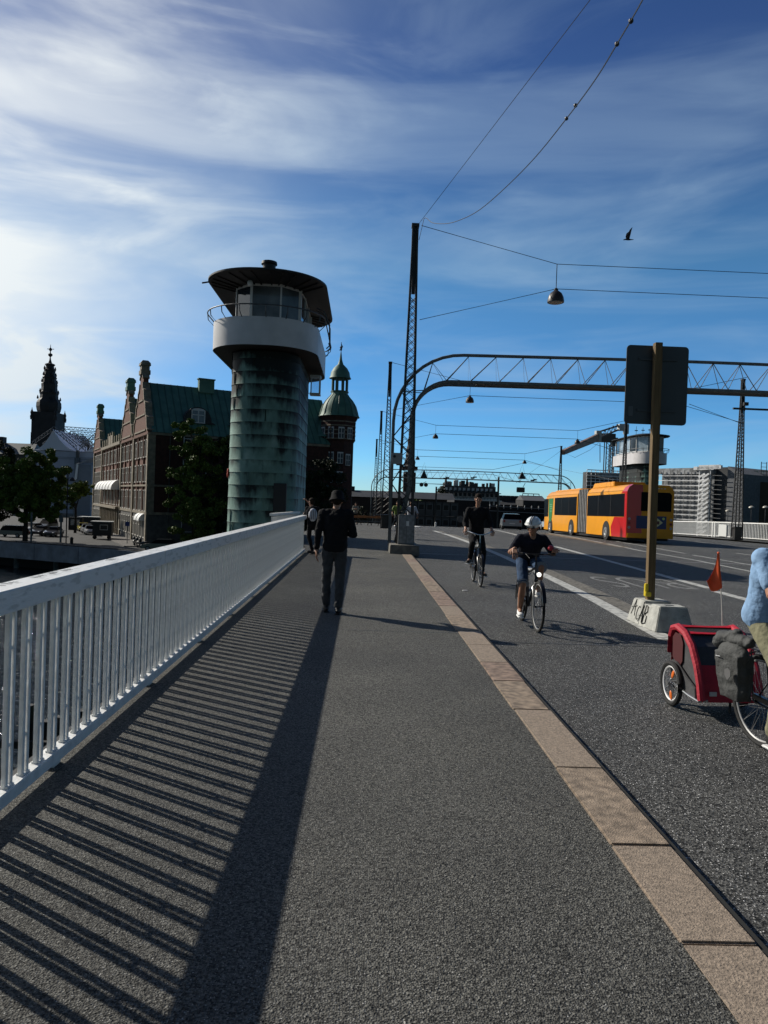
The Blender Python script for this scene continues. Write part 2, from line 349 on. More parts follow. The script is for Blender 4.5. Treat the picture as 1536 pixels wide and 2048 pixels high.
for p, q in ((ground(1536, 1211), ground(1432, 1183)), (ground(1420, 1177), ground(1110, 1093)), (ground(1100, 1090), ground(985, 1059))): stripe(mb, seg(p, q, 6), 0.24)
stripe(mb, seg(ground(1388, 1120), ground(1536, 1150), 3), 0.13)
stripe(mb, seg(ground(1283, 1102), ground(1388, 1120), 3), 0.13)
stripe(mb, seg(ground(1385, 1110), ground(1536, 1136), 3), 0.12)
stripe(mb, seg(ground(1233, 1083), ground(1370, 1107), 3), 0.12)
stripe(mb, seg(ground(1470, 1106), ground(1536, 1115), 2), 0.12)
stripe(mb, seg(ground(1095, 1066), ground(1283, 1102), 5), 0.16)
for y0 in (42, 49, 56, 63): stripe(mb, [(20.5, y0), (20.5, y0+3)], .12)
smesh(mb, 'lane_lines', M_line)
mb = MB()
stripe(mb, seg(ground(1095, 1068), ground(1250, 1095), 5), 0.7, RZ+0.003); smesh(mb, 'worn_lane_edge', mat('worn_brown_paving', (0.16, 0.12, 0.08), 0.9, var=0.5, vscale=8, bump=.5))
# expansion joints and thin tar seams across the deck
mb = MB()
for yy, w in ((9.35, .018), (19.8, .02), (26.7, 0.05), (27.0, 0.02), (38, .04)):
    stripe(mb, [(KX+.02, yy), (25.1, yy-0.3)], w) if False else mb.quad((KX+.02, yy-w/2, RZ+gz(yy)+.005), (25.1, yy-w/2, RZ+gz(yy)+.005), (25.1, yy+w/2, RZ+gz(yy)+.005), (KX+.02, yy+w/2, RZ+gz(yy)+.005))
for yy, w in ((9.35, .012), (16.9, .02)): mb.quad((FX0+.1, yy-w/2, .003), (FX1-.02, yy-w/2, .003), (FX1-.02, yy+w/2, .003), (FX0+.1, yy+w/2, .003))
smesh(mb, 'deck_joint', mat('joint_tar', (0.012, 0.012, 0.012), 0.5))
mb = MB(); mb.quad((KX+.02, 25.3, RZ+.0045), (25.1, 25.3, RZ+.0045), (25.1, 25.42, RZ+.0045), (KX+.02, 25.42, RZ+.0045)); smesh(mb, 'joint_cover', mat('joint_plate', (0.22, 0.22, 0.22), 0.6, var=.4, vscale=5))
# BUS lettering facing oncoming traffic
me = text_mesh('BUS', 1.0, 0.0, bold=-0.015); 
o = bpy.data.objects.new('bus_lane_lettering', me); me.materials.clear(); me.materials.append(M_line2); COL.objects.link(o)
g = ground(1262, 1163); me.transform(Matrix.Translation((g[0]+.15, g[1]-.1, RZ+0.005))@Matrix.Rotation(pi, 4, 'Z')@Matrix.Diagonal((1.22, 3.4, 1, 1))); structure(o)
mb = MB(); mb.box((2.1, 14.8, RZ+.012), (.10, .05, .012), .3); tag(mb.build('litter', mat('paper', (.7, .7, .7))), 'small white scrap of paper lying on the cycle lane by the kerb', 'litter')
# traffic island nose beyond the crest
mb = MB(); mb.lathe([(0.55, -0.05), (0.5, 0.06), (0.2, 0.10), (0.01, 0.11)], 18, (4.2, 62, gz(62)+RZ), sx=1.3, sy=2.5); smesh(mb, 'island_nose', mat('white_concrete', (0.6, 0.6, 0.58), .7))
# water
wm = bpy.data.materials.new('harbour_water'); wm.use_nodes = True; n, l = wm.node_tree.nodes, wm.node_tree.links; b = n['Principled BSDF']
b.inputs['Base Color'].default_value = (0.006, 0.012, 0.018, 1); b.inputs['Roughness'].default_value = 0.06; b.inputs['IOR'].default_value = 1.33
t = n.new('ShaderNodeTexCoord'); mp = n.new('ShaderNodeMapping'); mp.inputs['Rotation'].default_value = (0, 0, R(-12)); mp.inputs['Scale'].default_value = (1.1, 2.2, 1); l.new(t.outputs['Object'], mp.inputs[0])
z = n.new('ShaderNodeTexNoise'); z.inputs['Scale'].default_value = 0.85; z.inputs['Detail'].default_value = 5; z.inputs['Roughness'].default_value = 0.55; z.inputs['Distortion'].default_value = 0.6; l.new(mp.outputs[0], z.inputs[0])
bp = n.new('ShaderNodeBump'); bp.inputs['Strength'].default_value = 1.0; bp.inputs['Distance'].default_value = 0.5; l.new(z.outputs[0], bp.inputs['Height']); l.new(bp.outputs[0], b.inputs['Normal'])
WZ = -9.0
mb = MB(); mb.quad((-900, -300, WZ), (900, -300, WZ), (900, 190, WZ), (-900, 190, WZ)); smesh(mb, 'water', wm)
# quay on the left, its concrete beam on piles, and the land behind
QZ = -5.4
Q0, Q1 = on(-60, 1078, QZ), on(420, 1114, QZ)
M_conc = mat('quay_concrete', (0.15, 0.17, 0.20), 0.8, var=0.25, vscale=0.8, bump=0.3, bscale=8)
qd = (Q1-Q0); qd.z = 0; qd.normalize(); qn = Vector((-qd.y, qd.x, 0))
A, B = Q0-qd*140, Q1+qd*24
mb = MB(); k = 0; L = (B-A).length; pos = 0
while pos < L-0.01:
    w = min(7.6, L-pos); c = A+qd*(pos+w/2)+qn*0.6; mb.box((c.x, c.y, QZ-1.05), (w-0.06, 1.2, 2.1), atan2(qd.y, qd.x)); pos += w
smesh(mb, 'quay_beam', M_conc)
mb = MB(); c = (A+B)/2+qn*0.5; mb.box((c.x, c.y, QZ+0.06), (L, 0.5, 0.12), atan2(qd.y, qd.x)); smesh(mb, 'quay_coping', mat('dark_timber', (0.02, 0.02, 0.02), .8))
mb = MB(); pos = 3
while pos < L:
    c = A+qd*pos+qn*1.6; mb.cyl((c.x, c.y, WZ-1), (c.x, c.y, QZ-2.1), 0.38, 10); pos += 7.2
smesh(mb, 'quay_piles', mat('pile_concrete', (0.10, 0.11, 0.11), .8, var=.3))
mb = MB(); c = (A+B)/2+qn*3.4; mb.box((c.x, c.y, (WZ+QZ)/2-1.5), (L, 0.5, QZ-WZ+2), atan2(qd.y, qd.x)); smesh(mb, 'quay_back_wall', mat('black_wall', (0.012, 0.012, 0.012), .9))
E0, E1 = A+qn*1.2, B+qn*1.2
mb = MB(); e2 = Vector((-3.0, 98, 0)); mb.add([(E0.x, E0.y, QZ), (E1.x, E1.y, QZ), (-2.4, 99, QZ), (-2.4, 900, QZ), (-900, 900, QZ), (-900, E0.y+60, QZ)], [(0, 1, 2, 3, 4, 5)])
smesh(mb, 'ground', M_quay)
mb = MB(); mb.quad((-900, 186, -5.7), (1200, 186, -5.7), (1200, 3000, -5.7), (-900, 3000, -5.7)); smesh(mb, 'far_ground', mat('far_ground', (0.05, 0.05, 0.045), .9, var=.3, vscale=.05))
mb = MB(); mb.quad((-2.1, 174, -4.22), (60, 174, -4.22), (60, 420, -4.22), (-2.1, 420, -4.22)); smesh(mb, 'far_street', M_road)
M_sw = mat('quay_paving', (0.12, 0.11, 0.10), .85, var=.3, vscale=2)  # plain paving grey, tone varied at random
C0, C1 = Vector((-28.8, 100, 0)), Vector((-56, 156, 0))
fd = (C1-C0).normalized(); sd = Vector((fd.y, -fd.x, 0))
mb = MB(); P = [C0-fd*2-sd*3.2, C0-fd*2, C1, C1-sd*3.2]; mb.prism([(p.x, p.y) for p in P], lambda u, v, h: (u, v, h), QZ-.1, QZ+.13); smesh(mb, 'pavement', M_sw)
# ================================================================ RAILING
M_white = mat('white_rail_paint', (0.80, 0.80, 0.78), 0.42, var=0.10, vscale=14, bump=0.12, bscale=60)
M_whitet = mat('worn_handrail_paint', (0.76, 0.76, 0.75), 0.38, col2=(0.55, 0.56, 0.55), vscale=22, bump=0.2, bscale=60, stretch=(1, .25, 1), contrast=(.55, .62))
rl = empty('bridge_railing', (-1.77, 0, 0), 'long white steel railing with paired upright bars along the footway', 'railing')
mb = MB(); yy = -2.0
while yy < 22.6:
    L = min(4.2, 22.65-yy); mb.box((0.0, yy+L/2, 1.095), (0.17, L-0.006, 0.115)); yy += L
mb.build('handrail', M_whitet, rl, bevel=0.006)
mb = MB(); mb.box((0.0, 10.3, 0.085), (0.075, 24.7, 0.07)); mb.build('bottom_rail', M_white, rl, bevel=0.005)
mb = MB()
for q in range(13): mb.box((-.05, -1.4+1.95*q, 0.02), (.09, .1, .12))
mb.build('fixing_blocks', M_white, rl)
rest = MB(); first = None
ybal = [-0.9+0.181*i for i in range(129)]
vis = [y for y in ybal if y > 2.9][:100]
def bal(mb):
    for s in (-1, 1): mb.box((0, s*0.0255, 0.58), (0.024, 0.031, 0.92))
    mb.box((0.0, 0, 0.125), (0.045, 0.075, 0.012)); mb.box((0, 0, .33), (.016, .03, .02)); mb.box((0, 0, .83), (.016, .03, .02))
for y in ybal:
    if y in vis:
        if first is None:
            b_ = MB(); bal(b_); first = b_.build('baluster', M_white, rl, bevel=0.003, loc=(0, y, 0))
        else:
            c = first.copy(); COL.objects.link(c); c.parent = rl; c.location = (0, y, 0)
    else:
        t_ = MB(); bal(t_); rest.add([(a, b2+y, c2) for a, b2, c2 in t_.v], t_.f)
tag(rest.build('further_balusters', M_white, rl), kind='stuff')
# graffiti scribbles on the handrail
mb = MB(); rnd = random.Random(5)
for y0 in (3.62, 3.78, 4.1, 4.3, 4.5, 5.3):
    pts = [(-0.03+0.03*sin(k*1.9+y0)+rnd.uniform(-.01, .01), y0+k*.013, 1.1555) for k in range(12)]; mb.tube(pts, 0.0008, 4)
mb.build('scribble', mat('marker_ink', (0.25, 0.26, 0.28), .6), rl)
# railing jogging out round the tower
r2 = empty('short_railing', (-2.75, 22.9, 0), 'short white railing panel stepping out in front of the copper tower', 'railing', 0)
def railrun(root, P, hh=1.12, sp=0.15, m=M_white, z=lambda y: 0, base=None, limit=100, tw=0.12):
    base = base or root.location
    hr, br, st, cnt = MB(), MB(), MB(), 0
    for a, b2 in zip(P[:-1], P[1:]):
        a = Vector((a[0], a[1], z(a[1]))); b2 = Vector((b2[0], b2[1], z(b2[1]))); a2, b3 = a-base, b2-base
        hr.bar(a2+Vector((0, 0, hh)), b3+Vector((0, 0, hh)), tw, 0.08, up=(0, 0, 1)); br.bar(a2+Vector((0, 0, 0.1)), b3+Vector((0, 0, 0.1)), 0.06, 0.05, up=(0, 0, 1))
        n_ = int((b2-a).length/sp)
        for i in range(n_):
            p = a2+(b3-a2)*((i+.5)/n_); q = MB(); q.box((0, 0, hh/2), (0.04, 0.04, hh-0.12), atan2((b3-a2).y, (b3-a2).x))
            if cnt < limit: q.build('baluster', m, root, loc=p)
            else: st.add([(v[0]+p.x, v[1]+p.y, v[2]+p.z) for v in q.v], q.f)
            cnt += 1
    hr.build('handrail', m, root); br.build('bottom_rail', m, root)
    if st.v: tag(st.build('further_balusters', m, root), kind='stuff')
railrun(r2, [(-2.82, 22.9), (-2.45, 28.3)])
# ================================================================ BRIDGE FURNITURE
def rrect(hx, hy, r, n=8):
    P = []
    for cx, cy, a0 in ((hx-r, hy-r, 0), (-hx+r, hy-r, 90), (-hx+r, -hy+r, 180), (hx-r, -hy+r, 270)):
        for i in range(n+1):
            a = R(a0+90*i/n); P.append((cx+r*cos(a), cy+r*sin(a)))
    return P
def loft(mb, levels, caps=True):      # levels: (outline2d, z)
    n = len(levels[0][0]); vs = [(x, y, z) for o, z in levels for x, y in o]; fs = []
    for i in range(len(levels)-1):
        for j in range(n): fs.append((i*n+j, i*n+(j+1) % n, (i+1)*n+(j+1) % n, (i+1)*n+j))
    if caps: fs += [tuple(range(n))[::-1], tuple(range((len(levels)-1)*n, len(levels)*n))]
    return mb.add(vs, fs)
def copper_mat(name, zmin, zmax, heavy=1.0):
    m = bpy.data.materials.new(name); m.use_nodes = True; n, l = m.node_tree.nodes, m.node_tree.links; b = n['Principled BSDF']
    t = n.new('ShaderNodeTexCoord')
    def noise(sc, det, st, w=0.55, off=0):
        mp = n.new('ShaderNodeMapping'); mp.inputs['Scale'].default_value = st; mp.inputs['Location'].default_value = (off, off, off); l.new(t.outputs['Object'], mp.inputs[0])
        z = n.new('ShaderNodeTexNoise'); z.inputs['Scale'].default_value = sc; z.inputs['Detail'].default_value = det; z.inputs['Roughness'].default_value = w; l.new(mp.outputs[0], z.inputs[0]); return z.outputs[0]
    def ramp(src, *stops):
        r = n.new('ShaderNodeValToRGB'); e = r.color_ramp.elements; e[0].position, e[1].position = stops[0][0], stops[-1][0]
        e[0].color = tuple(stops[0][1])+(1,); e[1].color = tuple(stops[-1][1])+(1,)
        for p, c in stops[1:-1]: q = e.new(p); q.color = tuple(c)+(1,)
        l.new(src, r.inputs[0]); return r.outputs[0]
    green = ramp(noise(1.6, 8, (1, 1, .8)), (0.3, (0.09, 0.165, 0.138)), (0.55, (0.17, 0.29, 0.245)), (0.75, (0.29, 0.41, 0.355)))
    sep = n.new('ShaderNodeSeparateXYZ'); l.new(t.outputs['Object'], sep.inputs[0])
    # courses: stain hangs from every lap and grows heavier towards the balcony
    fr = math_('FRACT', math_('DIVIDE', math_('SUBTRACT', sep.outputs[2], 5.97, nodes=n, links=l), 0.395, nodes=n, links=l), nodes=n, links=l)
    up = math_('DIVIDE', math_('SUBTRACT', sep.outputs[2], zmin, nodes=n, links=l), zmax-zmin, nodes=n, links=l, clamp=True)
    st = noise(2.2, 7, (1, 1, .22), .6, 3.0); blot = noise(1.1, 6, (1, .8, .6), .6, 9.0)
    v = math_('ADD', math_('MULTIPLY', st, 0.9, nodes=n, links=l), math_('MULTIPLY', blot, 0.9, nodes=n, links=l), nodes=n, links=l)
    v = math_('ADD', v, math_('MULTIPLY', fr, 0.20, nodes=n, links=l), nodes=n, links=l)
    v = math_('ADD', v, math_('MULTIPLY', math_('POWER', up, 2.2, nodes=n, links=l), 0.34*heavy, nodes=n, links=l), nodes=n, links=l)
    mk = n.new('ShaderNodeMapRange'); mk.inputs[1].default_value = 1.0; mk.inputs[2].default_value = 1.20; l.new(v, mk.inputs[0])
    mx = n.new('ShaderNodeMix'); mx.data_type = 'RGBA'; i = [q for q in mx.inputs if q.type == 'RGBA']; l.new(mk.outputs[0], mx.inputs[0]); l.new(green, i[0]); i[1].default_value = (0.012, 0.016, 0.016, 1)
    l.new([q for q in mx.outputs if q.type == 'RGBA'][0], b.inputs['Base Color'])
    b.inputs['Roughness'].default_value = 0.68; b.inputs['Metallic'].default_value = 0.0; b.inputs['Specular IOR Level'].default_value = 0.3
    bp = n.new('ShaderNodeBump'); bp.inputs['Strength'].default_value = .35; bp.inputs['Distance'].default_value = .03; l.new(noise(3.0, 5, (1, 1, 1)), bp.inputs['Height']); l.new(bp.outputs[0], b.inputs['Normal'])
    return m
M_cop = copper_mat('patinated_copper', 1.0, 6.2)
M_twhite = mat('tower_white_paint', (0.62, 0.60, 0.60), 0.5, var=0.08, vscale=2.0)
M_dark = mat('black_paint', (0.012, 0.012, 0.013), 0.55)
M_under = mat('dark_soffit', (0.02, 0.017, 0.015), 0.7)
M_glass = mat('dark_glass', (0.02, 0.03, 0.04), 0.05, spec=0.8)
M_cur = mat('cab_glass', (0.10, 0.115, 0.125), 0.08, spec=0.6, var=.5, vscale=1.2)
M_frame = mat('window_frame_white', (0.62, 0.63, 0.62), 0.5)
def tower(loc, sc, label, glassmat, ladder=True, cab=(1.10, 2.5)):
    T = empty('bridge_tower', loc, label, 'bridge tower', 0, 'copper bridge towers'); T.scale = (sc, sc, sc)
    mb = MB(); lv = []; z = -9.0; zt = 6.2; O = lambda d: rrect(1.09+d, 2.75+d, 0.95+d, 10)
    zz = 5.97
    courses = []
    while zz > -2: courses.append(zz); zz -= 0.395
    prev = zt
    for c in courses: lv += [(O(0.0), prev), (O(0.008), c+0.02)]; lv.append((O(0.016), c)); lv.append((O(0.0), c-0.004)); prev = c-0.004
    lv.append((O(0), -8)); lv = lv[::-1]; loft(mb, lv)
    mb.build('shaft', M_cop, T, smooth=True)
    rnd = random.Random(2)
    for i, c in enumerate(courses):
        for k in range(2):
            P = O(0.018); j = rnd.choice([22, 24, 26, 27, 29, 31, 33, 34, 36]); p = P[j]
            m2 = MB(); m2.box((p[0], p[1], c+.195), (.02, .02, .36)); m2.build('seam', M_cop, T)
    mb = MB()
    for x, z0, w, h in ((.78, 2.05, .40, .75), (.82, 1.35, .34, .35)): mb.box((x, -2.86, z0), (w, .14, h)) if False else None
    # parapet band with a floor and dark soffit
    A0, A1 = rrect(1.67, 3.55, 1.50, 12), rrect(1.61, 3.49, 1.44, 12)
    n = len(A0); mb = MB(); vs = []
    for o, z in ((A0, 6.22), (A0, 7.07), (A1, 7.07), (A1, 6.30)): vs += [(x, y, z) for x, y in o]
    fs = [(k*n+j, k*n+(j+1) % n, (k+1)*n+(j+1) % n, (k+1)*n+j) for k in range(3) for j in range(n)]; mb.add(vs, fs); mb.build('parapet', M_twhite, T, smooth=True)
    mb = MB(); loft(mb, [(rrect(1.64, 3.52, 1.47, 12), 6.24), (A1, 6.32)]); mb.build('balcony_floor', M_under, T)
    # cab
    CO = rrect(cab[0], cab[1], cab[0]-.07, 4); mb = MB(); loft(mb, [(CO, 6.3), (CO, 7.16)]); mb.build('cab_base', M_twhite, T, smooth=True)
    m3 = len(CO); pts = [Vector((x, y, 0)) for x, y in CO]; seg_ = []
    ring = []
    for j in range(m3):
        if (pts[(j+1) % m3]-pts[j]).length > 0.2: ring.append(j)
    posts = []; acc = 0; per = []
    for j in range(m3):
        a, b2 = pts[j], pts[(j+1) % m3]; L = (b2-a).length; k = max(1, int(L/0.55+.5)) if L > .8 else 1
        for q in range(k): per.append(a+(b2-a)*(q/k))
    clean = [per[0]]
    for p in per[1:]:
        if (p-clean[-1]).length > 0.62: clean.append(p)
    for j, p in enumerate(clean):
        q = clean[(j+1) % len(clean)]
        if (q-p).length < .1: continue
        nrm = Vector(((q-p).y, -(q-p).x, 0)).normalized(); rz = atan2((q-p).y, (q-p).x); mid = (p+q)/2-nrm*.02
        fb = MB(); W_ = (q-p).length
        for dz, hh in ((7.19, .07), (8.33, .07)): fb.box((mid.x, mid.y, dz), (W_, .06, hh), rz)
        if j % 2 == 0: fb.box((p.x, p.y, 7.77), (.075, .09, 1.26), rz)
        else: fb.box((p.x, p.y, 7.77), (.03, .05, 1.26), rz)
        f_ = fb.build('window_frame', M_frame, T); g_ = MB(); g_.box((mid.x, mid.y, 7.76), (W_-.02, .02, 1.10), rz); g_.build('pane', glassmat[j % len(glassmat)], f_)
    # roof
    mb = MB(); RO = [(rrect(1.82, 3.74, 1.7, 14), 8.37), (rrect(1.88, 3.80, 1.76, 14), 8.40), (rrect(1.88, 3.80, 1.76, 14), 8.45), (rrect(1.1, 2.8, 1.0, 14), 8.60), (rrect(.5, 1.7, .45, 14), 8.66)]
    loft(mb, RO); mb.build('roof', M_dark, T, smooth=True)
    for k in range(26):
        P = rrect(1.80, 3.70, 1.7, 14); p = P[int(k*len(P)/26)]; q = (p[0]*.5, p[1]*.62); m2 = MB(); m2.bar((q[0], q[1], 8.34), (p[0], p[1], 8.365), .04, .05, up=(0, 0, 1)); m2.build('rafter', M_under, T)
    mb = MB(); mb.lathe([(.20, 8.4), (.20, 8.86), (.25, 8.88), (.24, 8.96), (.08, 9.0)], 16, (.10, -2.7, 0)); mb.build('vent_cap', M_dark, T, smooth=True)
    mb = MB(); mb.ell((-.45, -2.85, 8.24), (.09, .09, .10)); mb.build('camera_dome', M_frame, T, smooth=True)
    if ladder:
        mb = MB(); mb.bar((-1.8, -2.2, 8.42), (-2.05, -2.3, 8.34), .05, .04); mb.build('spout', M_dark, T)
    # balcony handrail
    H = [(x, y, 7.38) for x, y in rrect(1.86, 3.74, 1.68, 12)]; mb = MB(); mb.tube(H, 0.02, 6, closed=True); mb.build('handrail', M_steel, T)
    for k in range(0, n, 3):
        p, q = A0[k], rrect(1.86, 3.74, 1.68, 12)[k]; m2 = MB(); m2.tube([(p[0]*.985, p[1]*.985, 7.0), (q[0]*.99, q[1]*.99, 7.2), (q[0], q[1], 7.38)], .016, 5); m2.build('rail_post', M_steel, T)
    if ladder:
        mb = MB()
        for dy in (-.2, .2): mb.tube([(1.55, -1.5+dy, 7.85), (1.80, -1.5+dy, 7.75), (1.98, -1.5+dy, 7.3), (2.0, -1.5+dy, 6.65), (1.9, -1.5+dy, 6.55)], .022, 6)
        for k in range(5): mb.tube([(1.97, -1.75, 7.4-.17*k), (1.97, -1.25, 7.4-.17*k)], .014, 5)
        mb.build('ladder', M_steel, T)
        # glazed bay under the balcony
        b3 = MB(); x0, x1, y0, y1 = 1.2, 1.55, .9, 1.35
        for z_ in (5.42, 6.05): b3.bb(x0, x1+.03, y0-.03, y1+.03, z_, z_+.06)
        for x_, y_ in ((x1, y0), (x1, y1), (x0+.05, y0)): b3.bb(x_-.02, x_+.02, y_-.02, y_+.02, 5.48, 6.05)
        bay = b3.build('bay', M_frame, T); b4 = MB(); b4.bb(x0+.02, x1-.025, y0+.02, y0+.03, 5.5, 6.03); b4.build('pane', mat('clear_pane', (.7, .8, .9), .02, trans=.9), bay)
        b5 = MB(); P = on(455, 1001, 0); 
        # black stain patch on the copper, built as a dark block
        h = MB(); h.bb(.46, .86, -2.72, -2.55, 1.22, 2.10); h.build('stain_patch', M_dark, T, bevel=.01)
        st = MB(); st.ell((-1.085, -2.05, 2.42), (.035, .09, .12)); st.ell((-1.085, -2.09, 2.33), (.035, .06, .10)); st.build('sticker', mat('red_sticker', (.55, .08, .04), .6), T)
    return T
TW = tower((0.0-4.0, 31.6, 1.64*(1-1.22)), 1.22, 'near green copper tower with white balcony and glazed cab beside the railing', [M_cur, M_glass, M_cur])
pf = at(1289, 929, 77)
TF = tower((pf.x+.3, 79.5, pf.z-6.22*1.33), 1.33, 'far copper bridge tower with white balcony behind the bus', [mat('pale_cab_glass', (0.30, 0.36, 0.40), .1, var=.3), M_glass, MATS['pale_cab_glass']], False, (1.5, 3.2))
TF.scale = (1.05, 1.33, 1.33)
for k in range(3):
    mb = MB(); mb.tube([(.3-.5*k, -1.5+.4*k, 8.7), (.3-.5*k, -1.5+.4*k, 9.1+.12*k)], .02, 5); mb.box((.3-.5*k, -1.5+.4*k, 9.0), (.3, .1, .06)); mb.build('antenna', M_dark, TF)
# ---------------------------------------------------------------- lattice masts
M_mast = mat('mast_dark_paint', (0.022, 0.021, 0.021), 0.5, col2=(0.034, 0.031, 0.028), vscale=5, bump=.2)
def mast(loc, label, H=10.9, w0=0.52, w1=0.15, group='lattice lamp masts along the bridge', parts=True):
    T = empty('lattice_mast', loc, label, 'mast', 0, group)
    W = lambda z: w0+(w1-w0)*min(1, z/(H*.93))
    for sx in (-1, 1):
        for sy in (-1, 1):
            mb = MB(); mb.bar((sx*w0/2, sy*w0/2, 0), (sx*w1/2, sy*w1/2, H*.93), .065); mb.bar((sx*w1/2, sy*w1/2, H*.93), (sx*w1/2, sy*w1/2, H), .065); mb.build('corner_post', M_mast, T)
    for face in range(4):
        for ph in (0, 1):
            pts, z, k = [], .9, ph
            while z < H*.78:
                a = W(z)/2; u = a if k % 2 else -a
                pts.append(((u, a, z), (-u, -a, z), (a, u, z), (-a, -u, z))[face]); z += W(z)*.78+.04; k += 1
            mb = MB(); mb.tube(pts, 0.014, 4); mb.build('lacing', M_mast, T)
    mb = MB(); mb.box((0, 0, H-.05), (w1+.1, w1+.1, .1)); mb.box((0, 0, H*.89), (w1*.75, w1*.75, H*.2)); mb.build('cap', M_mast, T)
    mb = MB()
    for z_ in (.06, .85): mb.box((0, 0, z_), (w0+.08, w0+.08, .1), top=1)
    mb.box((0, 0, .45), (w0-.1, w0-.1, .8)); mb.build('foot', M_mast, T, bevel=.01)
    return T
m1 = mast((1.40, 24.5, -0.08), 'nearest and tallest dark lattice mast standing on the concrete plinth at the kerb')
names = ['dark lattice mast just left of the plinth mast, second in the row', 'third lattice mast of the left row, beyond the far footway', 'fourth lattice mast of the left row, smallest and leftmost']
for k, Y in enumerate((48.5, 71.5, 95.0)): copy_tree(m1, loc=(1.45, Y, gz(Y)), label=names[k])
rn = ['dark lattice mast by the white fence at the right edge', 'lattice mast behind the sign post above the bus roof', 'lattice mast rising over the front of the bus', 'slim mast behind the cyclist in the distance']
for k, (Y, x) in enumerate(((49.5, 25.4), (71.5, 25.3), (95, 25.3))): copy_tree(m1, loc=(x, Y, gz(Y)), label=rn[k])
p = at(1488, 819, 49.5); beam = empty('cross_beam', (p.x, p.y-.3, p.z), 'horizontal dark steel beam crossing the mast at the right edge', 'beam')
mb = MB(); mb.bar((-.9, 0, 0), (6, 0, 0.0), .14, .12); mb.build('beam', M_mast, beam); mb = MB(); mb.box((-.1, -.1, .32), (.3, .2, .22)); mb.tube([(-.1, 0, .2), (-.1, 0, -.15)], .03, 6); mb.build('camera_housing', M_mast, beam)
# plinth and cabinets
M_pl = mat('plinth_concrete', (0.16, 0.15, 0.13), .85, var=.3, vscale=5, bump=.4)
mb = MB(); mb.box((1.36, 24.35, .11), (0.95, 1.9, .34), top=.97); tag(mb.build('mast_plinth', M_pl, bevel=.02), 'low concrete plinth carrying the near mast and gantry leg', 'plinth')
M_cab = mat('cabinet_grey', (0.14, 0.15, 0.16), .5, var=.15, vscale=6)
e = empty('control_cabinet', (1.42, 23.95, .28), 'grey graffiti covered electrical cabinet standing at the foot of the near mast', 'cabinet')
mb = MB(); mb.box((0, 0, .48), (.52, .26, .96)); mb.build('housing', M_cab, e, bevel=.01)
for s in (-1, 1): mb = MB(); mb.box((s*.125, -.135, .48), (.22, .012, .88)); mb.build('door', mat('cabinet_panel', (0.19, 0.20, 0.21), .5, var=.3, vscale=9), e)
mb = MB(); mb.box((.03, -.146, .68), (.09, .006, .16)); mb.build('sticker', mat('paper', (.7, .7, .7)), e)
e = empty('signal_box', at(793, 917, 24.2), 'pale grey box with a round lock hanging on the gantry leg', 'box')
mb = MB(); mb.box((0, 0, 0), (.34, .22, .36)); mb.build('housing', mat('box_grey', (0.28, 0.29, 0.29), .5), e, bevel=.012)
mb = MB(); mb.lathe([(.045, 0), (.045, .01)], 12, (-.07, -.118, .06), axis=(0, -1, 0)); mb.build('lock', M_dark, e); mb = MB(); mb.bar((.0, .05, -.2), (.3, .05, -.2), .04); mb.build('bracket', M_steel, e)
